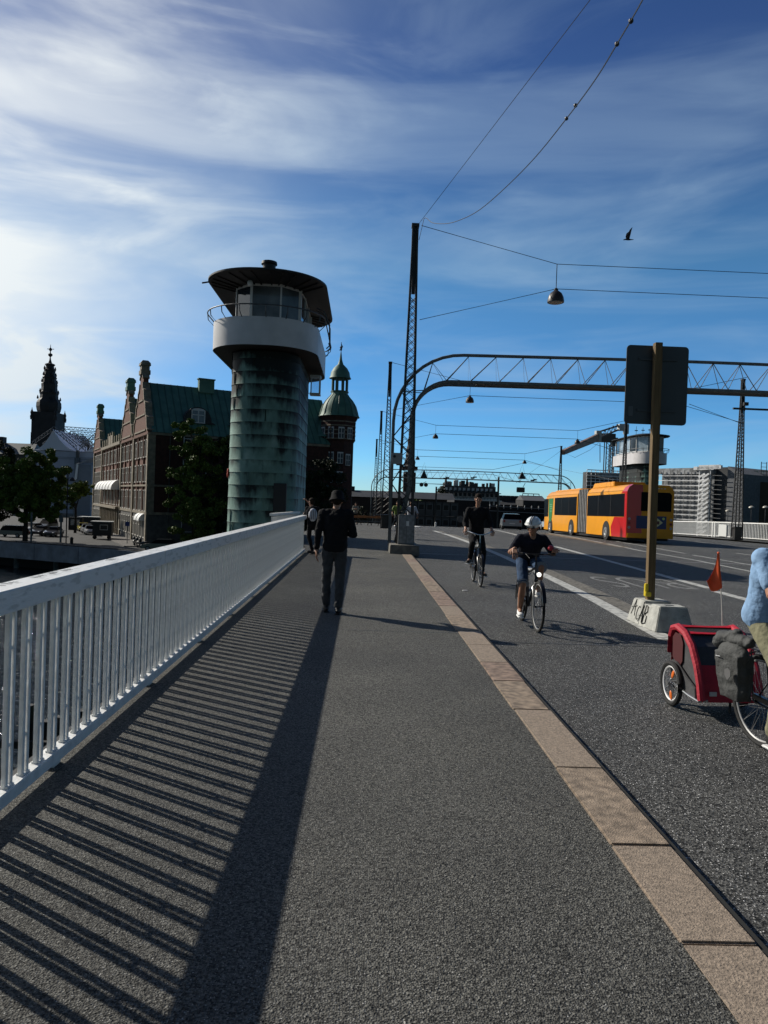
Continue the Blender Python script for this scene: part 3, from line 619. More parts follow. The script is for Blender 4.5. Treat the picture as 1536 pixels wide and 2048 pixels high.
# ---------------------------------------------------------------- gantries
M_gal = mat('galvanised_grey', (0.15, 0.165, 0.165), .5, 0.1, var=.15, vscale=5)
def gantry(Y, zb, label, span=(0.92, 26.0), top=6.68, low=5.72, ry=.30, z0=.28, n=10, flip=False):
    T = empty('pipe_gantry', (0, Y, zb), label, 'gantry', 0, 'arched pipe gantries over the road')
    xa, xb = span
    def path(x0, zt, r, xbase):
        P = [(xbase, z0), (x0, 2.2), (x0, zt-r)]
        for i in range(1, n): a = pi/2*i/n; P.append((x0+r-r*cos(a), zt-r+r*sin(a)))
        P.append((x0+r, zt)); return P
    def full(x0, zt, r, xbase, crown):
        L = path(x0, zt, r, xbase); X = xa+xb; mid = [(x0+r+(X-2*(x0+r))*i/24, zt+crown*sin(pi*i/24)) for i in range(1, 24)]
        return L+mid+[(X-x, z) for x, z in L[::-1]]
    out = full(xa, top, 2.3, xa, .10); inn = full(xa+.62, low, 1.25, xa+.22, .06)
    mb = MB(); mb.tube([(x, 0, z) for x, z in out], .055, 10); mb.build('top_chord', M_gal, T, smooth=True)
    for s in (-1, 1):
        mb = MB(); mb.tube([(x, s*ry if z > z0+.1 else s*ry*.6, z) for x, z in inn], .062, 10); mb.build('bottom_chord', M_gal, T, smooth=True)
    mb = MB(); fl = [(x, z) for x, z in inn if xa+1.9 < x < xb-1.3]
    for a, b2 in zip(fl[:-1], fl[1:]): mb.hexa([(a[0], -ry, a[1]-.03), (b2[0], -ry, b2[1]-.03), (b2[0], ry, b2[1]-.03), (a[0], ry, a[1]-.03), (a[0], -ry, a[1]), (b2[0], -ry, b2[1]), (b2[0], ry, b2[1]), (a[0], ry, a[1])])
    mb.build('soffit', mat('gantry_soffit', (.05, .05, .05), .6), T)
    def samp(P, step):
        o = []; acc = 0; last = P[0]
        D = [0]
        for a, b2 in zip(P[:-1], P[1:]): D.append(D[-1]+sqrt((b2[0]-a[0])**2+(b2[1]-a[1])**2))
        return D
    N_ = 26
    def pz(x0, zt, r, xbase, crown, u):     # u in 0..3: leg, bend, half of the beam
        if u <= 1: t = u; return (xbase+(x0-xbase)*min(1, t*2.2), z0+(zt-r-z0)*t)
        if u <= 2: a = pi/2*(u-1); return (x0+r-r*cos(a), zt-r+r*sin(a))
        t = (u-2); xx = x0+r+((xa+xb)/2-x0-r)*t; return (xx, zt+crown*sin(pi*t/2))
    us = [.12, .3, .5, .7, .88, 1.08, 1.3, 1.5, 1.7, 1.92]+[2+ (q+.35)/22 for q in range(22)]
    us = us+[6-u for u in us[::-1]]
    for s in (-1, 1):
        pts = []
        for i, u in enumerate(us):
            w = min(u, 6-u)
            x, z = (pz(xa+.62, low, 1.25, xa+.22, .06, w) if i % 2 else pz(xa, top, 2.3, xa, .10, w))
            if u > 3: x = xa+xb-x
            pts.append((x, s*ry, z+.05) if i % 2 else (x, s*.03, z-.05))
        mb = MB(); mb.tube(pts, .022, 5); mb.build('web', mat('web_dark', (.06, .062, .064), .6), T)
    return T
G1 = gantry(25.0, 0, 'near arched pipe gantry spanning the road behind the tall mast')
G2 = gantry(90.0, gz(90), 'distant arched pipe gantry carrying triangular signal hoods')
for px, py, kind in ((848, 948, 1), (1044, 951, 2)):
    p = at(px, py, 89.3)-Vector((0, 90, gz(90)))
    mb = MB(); mb.lathe([(.55, -.42), (.50, -.30), (.10, .38), (.02, .45)], 4, p, rot=pi/4); mb.build('signal_hood', M_dark, G2)
    mb = MB(); mb.tube([p+Vector((-.45, 0, -.3)), p+Vector((0, 0, 1.4)), p+Vector((.45, 0, -.3))], .02, 4); mb.build('stay', M_gal, G2)
    if kind == 1:
        for s in (-1, 1): mb = MB(); mb.lathe([(.24, 0), (.26, .1), (.1, .2)], 10, p+Vector((s*.27, 0, -1.3)), axis=(0, -1, 0)); mb.build('signal_lamp', M_dark, G2)
        mb = MB(); mb.bar(p+Vector((-.4, .1, -1.3)), p+Vector((.3, .1, -.9)), .06); mb.build('bracket', M_dark, G2)
    else: mb = MB(); mb.box(p+Vector((-.1, 0, -1.75)), (.95, .4, .62)); mb.build('signal_case', M_dark, G2, bevel=.04); mb = MB(); mb.bar(p+Vector((.2, .1, -1.4)), p+Vector((.45, .1, -.9)), .06); mb.build('bracket', M_dark, G2)
for px, py in ((945, 956), (1065, 961), (890, 957)):
    p = at(px, py, 89.4)-Vector((0, 90, gz(90))); mb = MB(); mb.box(p, (.42, .25, .18), .3); mb.box(p+Vector((.3, 0, .12)), (.4, .25, .14), -.3); mb.build('floodlight', M_dark, G2)
p = at(852, 967, 88)-Vector((0, 90, gz(90))); mb = MB(); mb.tube([p+Vector((-2.6, 0, 0)), p+Vector((2.7, 0, -.03))], .06, 6); mb.build('signal_arm', M_gal, G2)
# ---------------------------------------------------------------- span wires and pendant lamps
M_wire = mat('wire', (0.03, 0.03, 0.033), .5)
M_lamp = mat('lamp_shade_dark', (0.035, 0.03, 0.028), .45)
def pend(loc, label, up=1.0):
    T = empty('pendant_lamp', loc, label, 'street lamp', 0, 'bell shaped lamps hung over the road')
    mb = MB(); mb.lathe([(.275, -.20), (.275, -.14), (.25, -.02), (.19, .10), (.10, .17), (.07, .19), (.07, .24), (.03, .28)], 20); mb.build('shade', M_lamp, T, smooth=True)
    mb = MB(); mb.lathe([(.24, -.215), (.24, -.195)], 18); mb.build('diffuser', mat('lamp_diffuser', (.35, .35, .33), .4), T)
    mb = MB(); mb.tube([(0, 0, .25), (0, 0, up)], .013, 5); mb.build('hanger', M_wire, T); return T
def wire(pts, label, r=.011, group='span wires carrying the lamps', sag=0.0):
    if len(pts) == 2 and sag:
        a, b2 = Vector(pts[0]), Vector(pts[1]); pts = [a+(b2-a)*(i/14)-Vector((0, 0, sag*4*(i/14)*(1-i/14))) for i in range(15)]
    mb = MB(); mb.tube(pts, r, 5); return tag(mb.build('span_wire', M_wire), label, 'wire', group)
L1 = None
rows = [(24.5, -0.06, 'nearest'), (48.5, 0, 'second'), (71.5, 0, 'third'), (95.0, 0, 'fourth'), (118.0, 0, 'fifth')]
lampL = ['largest and nearest pendant bell lamp in front of the open sky', 'pendant bell lamp hanging just below the near gantry beam', 'pendant bell lamp third in line right of the tall mast', 'small pendant bell lamp above the far gantry, left of its line', 'tiny pendant bell lamp hanging in front of the far gantry over the hotel']
lampR = [None, None, 'right hand pendant bell lamp beside the sign board, above the crane jib', 'small right hand pendant bell lamp above the far gantry', None]
for k, (Y, dz, nm) in enumerate(rows):
    zg = gz(Y)+dz; xm, xr = 1.5, 25.3; xl = 6.15 if k == 0 else 6.75; zl = 8.65+zg-dz; zn = 9.72+zg-dz; r = .011 if k == 0 else .013+.004*k
    for x, lab, on_ in ((xl, lampL[k], True), (20.6, lampR[k], lampR[k] is not None)):
        if not on_: continue
        q = pend((x, Y, zl), lab, zn-zl) if L1 is None else copy_tree(L1, loc=(x, Y, zl), label=lab)
        L1 = L1 or q
    wire([(xm+.1, Y, 10.85+zg), (xl, Y, zn), (20.6, Y, zn), (25.2, Y, 10.85+zg)], 'upper span wire of the %s lamp row, from mast top across the road' % nm, r)
    wire([(xm+.15, Y, 7.75+zg), (xl, Y, zl+.25), (20.6, Y, zl+.25), (25.1, Y, 7.75+zg)], 'lower span wire of the %s lamp row, holding the lamps steady' % nm, r)
# two cables running overhead from the mast top
a = at(838, 447, 24.4)
c_ = at(1180, 0, 13.2); d_ = (c_-a)/(24.4-13.2); wire([a, a+d_*4, c_, c_+d_*9], 'thin straight cable running overhead from the top of the nearest mast', .007, None)
pts = [at(838, 480, 24.3), at(848, 437, 24.0), at(866, 446, 23.2), at(895, 447, 21.8), at(925, 438, 20.6), at(960, 419, 19.2), at(1010, 376, 17.2), at(1070, 315, 15.2), at(1133, 237, 13.2), at(1190, 160, 11.6), at(1237, 83, 10.3), at(1285, 0, 9.1), at(1340, -110, 7.7)]
# smooth
sm = []
for i in range(len(pts)-1):
    p0, p1, p2, p3 = pts[max(0, i-1)], pts[i], pts[i+1], pts[min(len(pts)-1, i+2)]
    for j in range(5):
        t = j/5; sm.append(0.5*((2*p1)+(p2-p0)*t+(2*p0-5*p1+4*p2-p3)*t*t+(3*p1-p0-3*p2+p3)*t**3))
sc_ = wire(sm[5:], 'slack curving cable with small beads sagging from the mast top', .010, None)
mb = MB()
for q in (at(1133, 237, 13.2), at(1151, 211, 12.7), at(1234, 88, 10.4), at(1262, 42, 9.7)): mb = MB(); mb.ell(q, (.035, .035, .035), n=8, m=6); mb.build('bead', M_wire, sc_)
wire([at(848, 437, 24.0), at(838, 480, 24.3)], 'short stay tying the slack cable to the mast below its top', .009, None)
wire([at(1378, 808, 49.5), at(1488, 849, 49.4)], 'thin stay wire running down from the sign board to the right hand mast', .02, None)
wire([at(1032, 966, 95), at(1131, 895, 94.8)], 'fine cable from the far gantry hood up to the mast over the bus', .02, None)
wire([at(1054, 925, 95), at(1228, 960, 70)], 'fine cable slanting down from the far lamp towards the bus roof', .02, None)
# ---------------------------------------------------------------- temporary sign
sg = empty('road_sign', (0, 0, 0), 'back of a large grey sign board on a raw timber post in a concrete foot', 'sign')
pb = at(1300, 1190, 11.35); sg.location = (pb.x, 11.35, pb.z)
M_wood = mat('raw_timber', (0.20, 0.135, 0.06), .8, col2=(0.115, 0.072, 0.03), vscale=3, stretch=(9, 9, .6), bump=.3, bscale=20)
top = at(1316, 686, 11.35); hz = top.z-pb.z
mb = MB(); mb.bar((0, 0, -.25), (top.x-pb.x, 0, hz), .112, .112, up=(0, 1, 0)); po = mb.build('post', M_wood, sg, bevel=.004)
M_back = mat('sign_back_grey', (0.045, 0.055, 0.062), .45, var=.1, vscale=2)
c0, c1 = at(1252, 693, 11.46), at(1365, 852, 11.46); cx, cz = (at(1312, 770, 11.46).x-pb.x), (at(1312, 771, 11.46).z-pb.z)
O = rrect(.488, .612, .06, 5); mb = MB(); mb.prism(O, lambda u, v, h: (cx+u, .085+h, cz+v), 0, .02); mb.build('board', M_back, sg)
mb = MB()
for dz in (-.4, .4): mb.bb(cx-.3, cx+.3, .06, .085, cz+dz-.02, cz+dz+.02)
mb.build('cross_rail', M_back, sg); mb = MB(); mb.bb(cx-.43, cx-.36, .079, .085, cz-.49, cz-.34); mb.build('maker_plate', mat('plate_grey', (.09, .1, .11), .4), sg)
mb = MB(); mb.box((-.075, -.03, .08), (.05, .07, .2)); mb.box((-.06, -.05, .02), (.09, .09, .07)); mb.build('clamp', mat('yellow_plastic', (.65, .5, .02), .4), sg, bevel=.008)
e = empty('concrete_foot', (4.53, 11.0, RZ), 'pale concrete ballast block with slots and black graffiti holding the sign post', 'concrete block')
M_blk = mat('pale_concrete', (0.40, 0.40, 0.37), .85, var=.22, vscale=7, bump=.5, bscale=40)
def trap(mb, y0, y1, zt, wb=.58, wt=.40, s0=0, s1=0, zb=0):
    mb.hexa([(-wb/2, y0-s0, zb), (wb/2, y0-s0, zb), (wb/2, y1+s1, zb), (-wb/2, y1+s1, zb), (-wt/2, y0, zt), (wt/2, y0, zt), (wt/2, y1, zt), (-wt/2, y1, zt)])
zt = at(1320, 1212, 10.6).z-RZ
mb = MB(); trap(mb, -.46, -.14, zt, s0=.09); mb.build('front_section', M_blk, e, bevel=.012)
mb = MB(); trap(mb, -.14, .12, zt-.035, .575, .395); mb.build('slot_section', M_blk, e)
mb = MB(); trap(mb, .12, .56, zt, s1=.06); mb.build('rear_section', M_blk, e, bevel=.012)
mb = MB(); mb.box((0, -.3, zt+.002), (.12, .07, .004)); mb.box((0, -.02, zt-.033), (.26, .05, .006)); mb.build('slot', M_dark, e)
# graffiti letters on the sloping left face
gm = mat('spray_black', (0.01, 0.01, 0.01), .5)
def gl(strokes, y0, w, h, zb):
    mb = MB()
    for st in strokes:
        P = []
        for u, v in st:
            z_ = zb+v*h; k = z_/zt; x_ = -(.58/2+(.40-.58)/2*k)-.003; P.append((x_, y0-u*w, z_))
        mb.tube(P, .0075, 5)
    return mb
arc = lambda cx, cy, r, a0, a1, n=9, ry=None: [(cx+r*cos(R(a0+(a1-a0)*i/n)), cy+(ry or r)*sin(R(a0+(a1-a0)*i/n))) for i in range(n+1)]
gl([[(0, 0), (.35, .55), (.55, 1)], [(.55, 1), (.75, .5), (1, -.05)], [(-.25, .45), (.5, .5), (1.1, .6)]], .50, .15, .24, .12).build('letter', gm, e)
gl([arc(.6, .5, .5, 60, 300, 9, .5)], .30, .12, .2, .07).build('letter', gm, e)
gl([[(0, 0), (.3, .55), (.5, 1)], [(.5, 1), (.75, .5), (1, 0)], [(-.1, .35), (1.1, .4)]], .16, .13, .26, .05).build('letter', gm, e)
gl([[(0, 0), (0, 1)], [(0, 1), (.6, .95), (.7, .7), (.1, .52)], [(.1, .52), (.8, .45), (.85, .1), (0, 0)]], -.0, .13, .28, .04).build('letter', gm, e)
# ================================================================ BUILDINGS ON THE LEFT BANK
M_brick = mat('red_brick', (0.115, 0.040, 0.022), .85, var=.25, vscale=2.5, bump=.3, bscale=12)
M_brickd = mat('dark_and_shaded_brick', (0.05, 0.017, 0.012), .85, var=.3, vscale=2.5)
M_stone = mat('sandstone', (0.22, 0.185, 0.135), .8, var=.25, vscale=2)
M_gstone = mat('grey_stone', (0.085, 0.082, 0.076), .85, var=.25, vscale=1.5)
M_roofc = mat('copper_roof', (0.05, 0.13, 0.095), .6, col2=(0.085, 0.19, 0.14), vscale=.7)
M_seam = mat('copper_seam', (0.035, 0.09, 0.065), .6)
M_slate = mat('dark_slate', (0.022, 0.024, 0.027), .7, var=.3, vscale=.5)
M_awn = mat('white_awning', (0.75, 0.75, 0.74), .6)
U = Vector((fd.y, -fd.x, 0))       # across the facade, into the building (towards the dome tower)
if U.x < 0: U = -U
BN = -U                            # facade normal (towards the quay street)
def bp3(t, s, z): p = C0+fd*t+U*s; return Vector((p.x, p.y, z))
bk = empty('brick_warehouse', (C0.x, C0.y, QZ), 'long red brick building with stepped gables and green copper roof on the quay', 'building')
base = bk.location.copy()
def blk(mb, t0, t1, s0, s1, z0, z1):
    P = [bp3(t, s, z)-base for z in (z0, z1) for t, s in ((t0, s0), (t1, s0), (t1, s1), (t0, s1))]; return mb.hexa(P)
EV = 10.8     # eaves
GF = -1.2     # top of the stone ground floor
mb = MB(); blk(mb, 0, 64, 0, 14, GF, EV-1.2); blk(mb, 0, 12, 14, 26, GF, EV-1.2); mb.build('wall', M_brick, bk)
mb = MB(); blk(mb, -.012, .4, .72, 26.0, GF, EV-1.2); mb.build('shaded_end_wall', M_brickd, bk)  # thin skin of the same brick; its shade is put into the darker colour
mb = MB(); blk(mb, -.12, 64.1, -.12, 14, QZ, GF); blk(mb, -.12, 12, 14, 26, QZ, GF); mb.build('stone_base', M_gstone, bk)
for z_, h in ((GF, .35), (2.6, .25), (EV-1.25, .3)):
    mb = MB(); blk(mb, -.25, 64.2, -.25, 0.3, z_, z_+h); blk(mb, -.22, .3, .3, 26, z_, z_+h); mb.build('string_course', M_stone, bk)
mb = MB(); blk(mb, -.10, .6, -.10, .7, GF, EV-1.2); mb.build('corner_quoin', M_stone, bk)
# roofs
def gable_roof(t0, t1, s0, s1, ze, zr):
    mb = MB(); tm_ = (t0+t1)/2; P = [bp3(*q)-base for q in ((t0-.3, s0, ze), (t1+.3, s0, ze), (tm_, s0, zr), (t0-.3, s1, ze), (t1+.3, s1, ze), (tm_, s1, zr))]
    mb.add(P, [(0, 1, 2), (5, 4, 3), (0, 2, 5, 3), (1, 4, 5, 2), (0, 3, 4, 1)]); r = mb.build('roof', M_roofc, bk)
    k = s0+.6
    while k < s1:
        m2 = MB(); a, b2 = bp3(t0-.3, k, ze)-base, bp3(tm_, k, zr)-base; m2.bar(a, b2, .10, .10); m2.build('seam', M_seam, r); k += .95
    return r
RZ1 = 17.3
r1 = gable_roof(0, 12, .2, 27, EV-.9, RZ1); gable_roof(12.6, 24.5, .2, 14, EV-.9, 16.4); gable_roof(51, 64, .2, 14, EV-.9, 16.6)
mb = MB(); P = [bp3(*q)-base for q in ((24.5, 0, EV-.9), (51, 0, EV-.9), (51, 7, 14.6), (24.5, 7, 14.6), (24.5, 14, EV-.9), (51, 14, EV-.9))]; mb.add(P, [(0, 1, 2, 3), (3, 2, 5, 4), (0, 3, 4), (1, 5, 2), (0, 4, 5, 1)]); mb.build('roof', M_roofc, bk)
# stepped, curved gables in brick and stone
def gable(t0, t1, zt, nm):
    w = (t1-t0)/2; tm_ = (t0+t1)/2; prof = [(1, 0), (1, .06), (.93, .09), (.88, .16), (.84, .26), (.72, .30), (.66, .40), (.62, .50), (.48, .54), (.42, .63), (.38, .72), (.26, .75), (.22, .86), (.22, .93), (.13, 1.0)]
    z0 = EV-1.2; H = zt-z0; poly = [(tm_+w*a, z0+H*b_) for a, b_ in prof]+[(tm_-w*a, z0+H*b_) for a, b_ in prof[::-1]]
    mb = MB(); mb.prism(poly, lambda u, v, h: bp3(u, h, v)-base, -.35, .35); g_ = mb.build('gable', M_brick, bk)
    for a, b_ in zip(prof[1:-1], prof[2:]):
        for s_ in (-1, 1):
            m2 = MB(); m2.bar(bp3(tm_+s_*w*a[0], 0, z0+H*a[1])-base, bp3(tm_+s_*w*b_[0], 0, z0+H*b_[1])-base, .95, .3, up=(0, 0, 1)); m2.build('coping', M_stone, g_)
    m2 = MB(); c = bp3(tm_, 0, zt)-base; rz = atan2(U.y, U.x)
    m2.box(c+Vector((0, 0, .3)), (1.3, 1.9, .6), rz); m2.box(c+Vector((0, 0, .9)), (1.1, 1.5, .9), rz); m2.box(c+Vector((0, 0, 1.45)), (1.4, 1.9, .35), rz, top=.9); m2.box(c+Vector((0, 0, 1.8)), (1.35, 1.7, .4), rz, top=.55); m2.build('pinnacle', M_stone if zt > 17.6 else M_roofc, g_)
    for z_, hw in ((z0+.9, .5), (z0+3.1, .42), (z0+5.2, .2)):
        if z_ > zt-1.5: continue
        for q in ((-.5, .5) if z_ < z0+4.5 else (0,)):
            win(tm_+q*w*hw*1.1, z_, .95, 1.6, 0, bk, side=0)
        m2 = MB(); m2.prism([(tm_-w*hw*1.5, z_-.35), (tm_+w*hw*1.5, z_-.35), (tm_+w*hw*1.5, z_-.15), (tm_-w*hw*1.5, z_-.15)], lambda u, v, h: bp3(u, h, v)-base, -.48, -.3); m2.build('band', M_stone, g_)
M_dull = mat('dull_pane', (0.012, 0.014, 0.016), .35, spec=.25)
M_wstone = mat('pale_window_stone', (0.42, 0.40, 0.36), .7)
def win(t, z, w, h, s, par, side=0, frame=None, nb=1):
    "window: sandstone or white frame with dark pane; side 0 = quay facade, 1 = end wall facing the bridge"
    frame = frame or M_wstone
    if side == 0: f3 = lambda u, v, d: bp3(t+u, s-d, z+v)-base
    else: f3 = lambda u, v, d: bp3(s-d, t+u, z+v)-base
    def pb(mb, u0, u1, v0, v1, d0, d1): return mb.hexa([f3(u, v, d) for v in (v0, v1) for u, d in ((u0, d0), (u1, d0), (u1, d1), (u0, d1))])
    mb = MB(); e_ = .14 if side == 0 else .11
    pb(mb, -w/2-e_, w/2+e_, -e_, 0, 0, .20); pb(mb, -w/2-e_, w/2+e_, h, h+e_, 0, .16); pb(mb, -w/2-e_, -w/2, 0, h, 0, .12); pb(mb, w/2, w/2+e_, 0, h, 0, .12)
    pb(mb, -w/2, w/2, h*.62, h*.62+.10, 0, .08)
    for k in range(1, nb+1): u = -w/2+w*k/(nb+1); pb(mb, u-.04, u+.04, 0, h, 0, .08)
    f_ = mb.build('window', frame, par); m2 = MB(); pb(m2, -w/2, w/2, 0, h, .005, .03); m2.build('pane', M_dull, f_); return f_
gable(0, 12, 18.3, 1); gable(12.6, 24.5, 17.5, 2); gable(51, 64, 17.4, 3)
# quay facade windows
for t in [1.5+2.25*i for i in range(28)]:
    gab = t < 24.6 or t > 51
    for z_ in (3.3, 6.7):
        win(t, z_, 1.05, 2.2, 0, bk, nb=1)
    win(t, -.7 if gab else -.4, 1.15, 2.7, 0, bk, nb=1)
    win(t, -4.3, 1.0, 2.4, -.12, bk, nb=1)
    if t < 25 or t > 51: win(t, 9.5-.6, .8, .9, 0, bk, nb=0) if False else None
for t in (12.3, 24.8, 50.7, .35, 63.8):   # stone pilasters and downpipes
    mb = MB(); blk(mb, t-.4, t+.4, -.32, 0, QZ, EV-1.0); mb.build('pilaster', M_stone, bk)
for t in (3.9, 8.4, 16.3, 20.8, 27.9, 30.2, 34.7, 39.2, 43.7, 48.2):
    mb = MB(); blk(mb, t-.12, t+.12, -.22, 0, GF, EV-1.2); mb.build('rib', M_brick, bk)
mb = MB(); blk(mb, 25.3, 50.2, -.5, .1, EV-1.2, EV-.7); mb.build('cornice', M_stone, bk)
for k in range(9): mb = MB(); t = 26.5+2.7*k; blk(mb, t-.3, t+.3, -.45, -.1, EV-.7, EV+.5+.9*(k in (3, 4, 5))); mb.build('parapet_post', M_stone, bk)
mb = MB(); blk(mb, 34, 41, -.4, -.15, EV-.7, EV+.9); mb.build('parapet_panel', M_stone, bk)
# awnings: domed white canopies
def awning(t, z, w, r):
    mb = MB(); n_ = 8; vs = []; 
    for k in range(n_+1):
        a = pi/2*k/n_
        for u in (-w/2, w/2): vs.append(bp3(t+u, -.05-r*sin(a), z+r*cos(a)*1.1)-base)
    o_ = len(vs); vs += [bp3(t-w/2, -.05, z)-base, bp3(t+w/2, -.05, z)-base]
    fs = [(2*k, 2*k+1, 2*k+3, 2*k+2) for k in range(n_)]+[tuple([2*k for k in range(n_+1)]+[o_]), tuple([2*k+1 for k in range(n_+1)]+[o_+1])]
    mb.add(vs, fs); return mb.build('awning', M_awn, bk)
for k in range(6): awning(27.6+4.0*k, 2.1, 3.0, 1.5)
for t in (2.6, 5.0): awning(t, -2.1, 1.8, .9)
mb = MB(); blk(mb, 25.3, 50.2, -.9, 0, GF+.1, GF+.5); mb.build('ledge', M_stone, bk)
for k in range(12): mb = MB(); t = 26.2+2.1*k; blk(mb, t-.13, t+.13, -.5, 0, -5.3, GF+.1); mb.build('pier', M_stone, bk)
# end wall facing the bridge (in shade): wide white windows
M_wf = mat('white_window_frame', (0.55, 0.55, 0.55), .6)
for s_, zz in ((6.0, (8.0-.3, 3.9, -3.4)), (13.5, (7.7, 3.9)), (20.0, (7.7, 3.9, -.2))):
    for z_ in zz: win(s_, z_, 3.0, 2.5, -.01, bk, side=1, frame=M_wf, nb=2)
mb = MB(); blk(mb, -.06, .35, 0, 26, EV-1.3, EV-.7); mb.build('eaves_gutter', M_gstone, bk)
mb = MB(); mb.cyl(bp3(-.12, 2.6, QZ)-base, bp3(-.12, 2.6, EV-1)-base, .08, 6); mb.build('downpipe', M_gstone, bk)
# eyebrow dormers on the roof above
for s_ in (6.5, 13.2):
    mb = MB(); zb = 11.6; pts = []; n_ = 12
    for k in range(n_+1):
        a = pi*k/n_; pts.append((s_-1.9*cos(a), zb+.3+2.0*sin(a)))
    poly = [(s_-2.5, zb)]+pts+[(s_+2.5, zb)]
    mb.prism(poly, lambda u, v, h: bp3(h, u, v)-base, .9, 5.0); d_ = mb.build('dormer', M_slate, r1)
    m2 = MB()
    for u0, u1, v0, v1 in ((-.95, -.8, 0, 1.7), (.8, .95, 0, 1.7), (-.08, .08, 0, 1.8), (-.95, .95, -.12, 0), (-.9, .9, .95, 1.07)): m2.hexa([bp3(h, s_+u, zb+.15+v)-base for v in (v0, v1) for u, h in ((u0, .78), (u1, .78), (u1, .9), (u0, .9))])
    m2.prism([(s_-.95*cos(pi*k/8), zb+1.75+.35*sin(pi*k/8)) for k in range(9)], lambda u, v, h: bp3(h, u, v)-base, .8, .9); m2.build('dormer_frame', M_wf, d_)
    m3 = MB(); m3.hexa([bp3(h, s_+u, zb+.15+v)-base for v in (0, 1.7) for u, h in ((-.8, .87), (.8, .87), (.8, .895), (-.8, .895))]); m3.build('pane', mat('sky_pane', (.12, .16, .2), .15), d_)
for s_, w_, h_ in ((8.6, 2.2, .8), (19.2, .9, 2.1)):
    mb = MB(); c = bp3(5.6, s_, RZ1+h_*.25)-base; mb.box(c, (w_, 1.0, h_+1.2), atan2(U.y, U.x)); mb.box(c+Vector((0, 0, h_/2+.62)), (w_*1.12, 1.2, .15), atan2(U.y, U.x)); mb.build('chimney', M_roofc, r1)
mb = MB(); mb.cyl(bp3(30, 4, 12)-base, bp3(30, 4, 24.3)-base, .09, 6, .04); mb.build('flagpole', M_frame, bk)
# ---------------------------------------------------------------- domed corner tower
ct = at(672, 1001, 113.5); dt = empty('domed_brick_tower', (ct.x, 113.5, QZ), 'round brick corner tower with green copper dome, lantern and weather vane', 'tower')
Rt = 2.75; zl = lambda z: z-QZ
def px_z(py, Y=113.5): return at(672, py, Y).z
zd = px_z(836)
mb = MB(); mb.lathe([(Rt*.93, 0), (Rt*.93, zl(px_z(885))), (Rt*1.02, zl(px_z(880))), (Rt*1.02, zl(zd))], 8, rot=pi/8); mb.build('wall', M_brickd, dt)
mb = MB(); mb.lathe([(Rt*1.05, zl(zd)-.35), (Rt*1.12, zl(zd)), (Rt*1.12, zl(zd)+.15)], 8, rot=pi/8); mb.build('cornice', M_brickd, dt)
for py in (845, 853, 862, 870, 879): mb = MB(); mb.lathe([(Rt*1.035, zl(px_z(py))-.09), (Rt*1.035, zl(px_z(py))+.06)], 8, rot=pi/8); mb.build('stone_band', M_stone, dt)
hd = zl(px_z(786))-zl(zd); z0 = zl(zd)+.12
mb = MB(); mb.lathe([(Rt*1.15, z0), (Rt*1.08, z0+hd*.08), (Rt*1.02, z0+hd*.25), (Rt*.93, z0+hd*.45), (Rt*.76, z0+hd*.65), (Rt*.54, z0+hd*.83), (Rt*.46, z0+hd*.92), (Rt*.46, z0+hd)], 24); dm = mb.build('dome', M_roofc, dt, smooth=True)
for k in range(16):
    a = 2*pi*k/16; m2 = MB(); m2.tube([(r_*Rt*1.01*cos(a), r_*Rt*1.01*sin(a), z0+hd*q) for r_, q in ((1.15, 0), (1.08, .08), (1.02, .25), (.93, .45), (.76, .65), (.54, .83), (.46, .92))], .04, 4); m2.build('seam', M_seam, dm)
zl0, zl1 = z0+hd, zl(px_z(757)); mb = MB(); mb.lathe([(Rt*.5, zl0-.1), (Rt*.5, zl0+.15)], 8); mb.lathe([(Rt*.48, zl1-.15), (Rt*.56, zl1+.08)], 8)
for k in range(8): a = 2*pi*(k+.5)/8; mb.box((Rt*.42*cos(a), Rt*.42*sin(a), (zl0+zl1)/2), (.3, .3, zl1-zl0), a)
mb.build('lantern', M_seam, dt)
hs_ = zl(px_z(727))-zl1; mb = MB(); mb.lathe([(Rt*.62, zl1), (Rt*.55, zl1+hs_*.15), (Rt*.52, zl1+hs_*.4), (Rt*.38, zl1+hs_*.7), (Rt*.16, zl1+hs_*.95), (Rt*.08, zl1+hs_*1.25), (.06, zl1+hs_*1.8)], 16); mb.build('cupola', M_roofc, dt, smooth=True)
zt_ = zl(px_z(684)); mb = MB(); mb.cyl((0, 0, zl1+hs_*1.7), (0, 0, zt_), .045, 6); mb.ell((0, 0, zl1+hs_*2.1), (.22, .22, .16)); mb.ell((0, 0, zt_-1.0), (.16, .1, .35)); mb.tube([(-.25, 0, zt_-1.25), (.05, 0, zt_-.9), (.22, 0, zt_-.7), (0, 0, zt_-.3)], .07, 5); mb.build('weather_vane', M_dark, dt)
for a, zs in ((-112, (848+20, 917, 955)), (-78, (848+20, 917, 955)), (-48, (868, 920)), (-146, (868,))):
    for py in zs:
        rr = Rt*(.98 if py < 880 else .89); z_ = zl(px_z(py)); c = Vector((rr*cos(R(a)), rr*sin(R(a)), z_)); 
        mb = MB(); mb.box(c, (.9, .12, 1.75), R(a+90)); f_ = mb.build('window', M_wf, dt); m2 = MB()
        for q in (-.21, .21):
            for v in (-.45, .32): m2.box(c+Vector((cos(R(a)), sin(R(a)), 0))*.065+Vector((-sin(R(a)), cos(R(a)), 0))*q+Vector((0, 0, v)), (.32, .02, .68), R(a+90))
        m2.build('pane', mat('grey_pane', (.06, .07, .08), .4, spec=.3), f_)
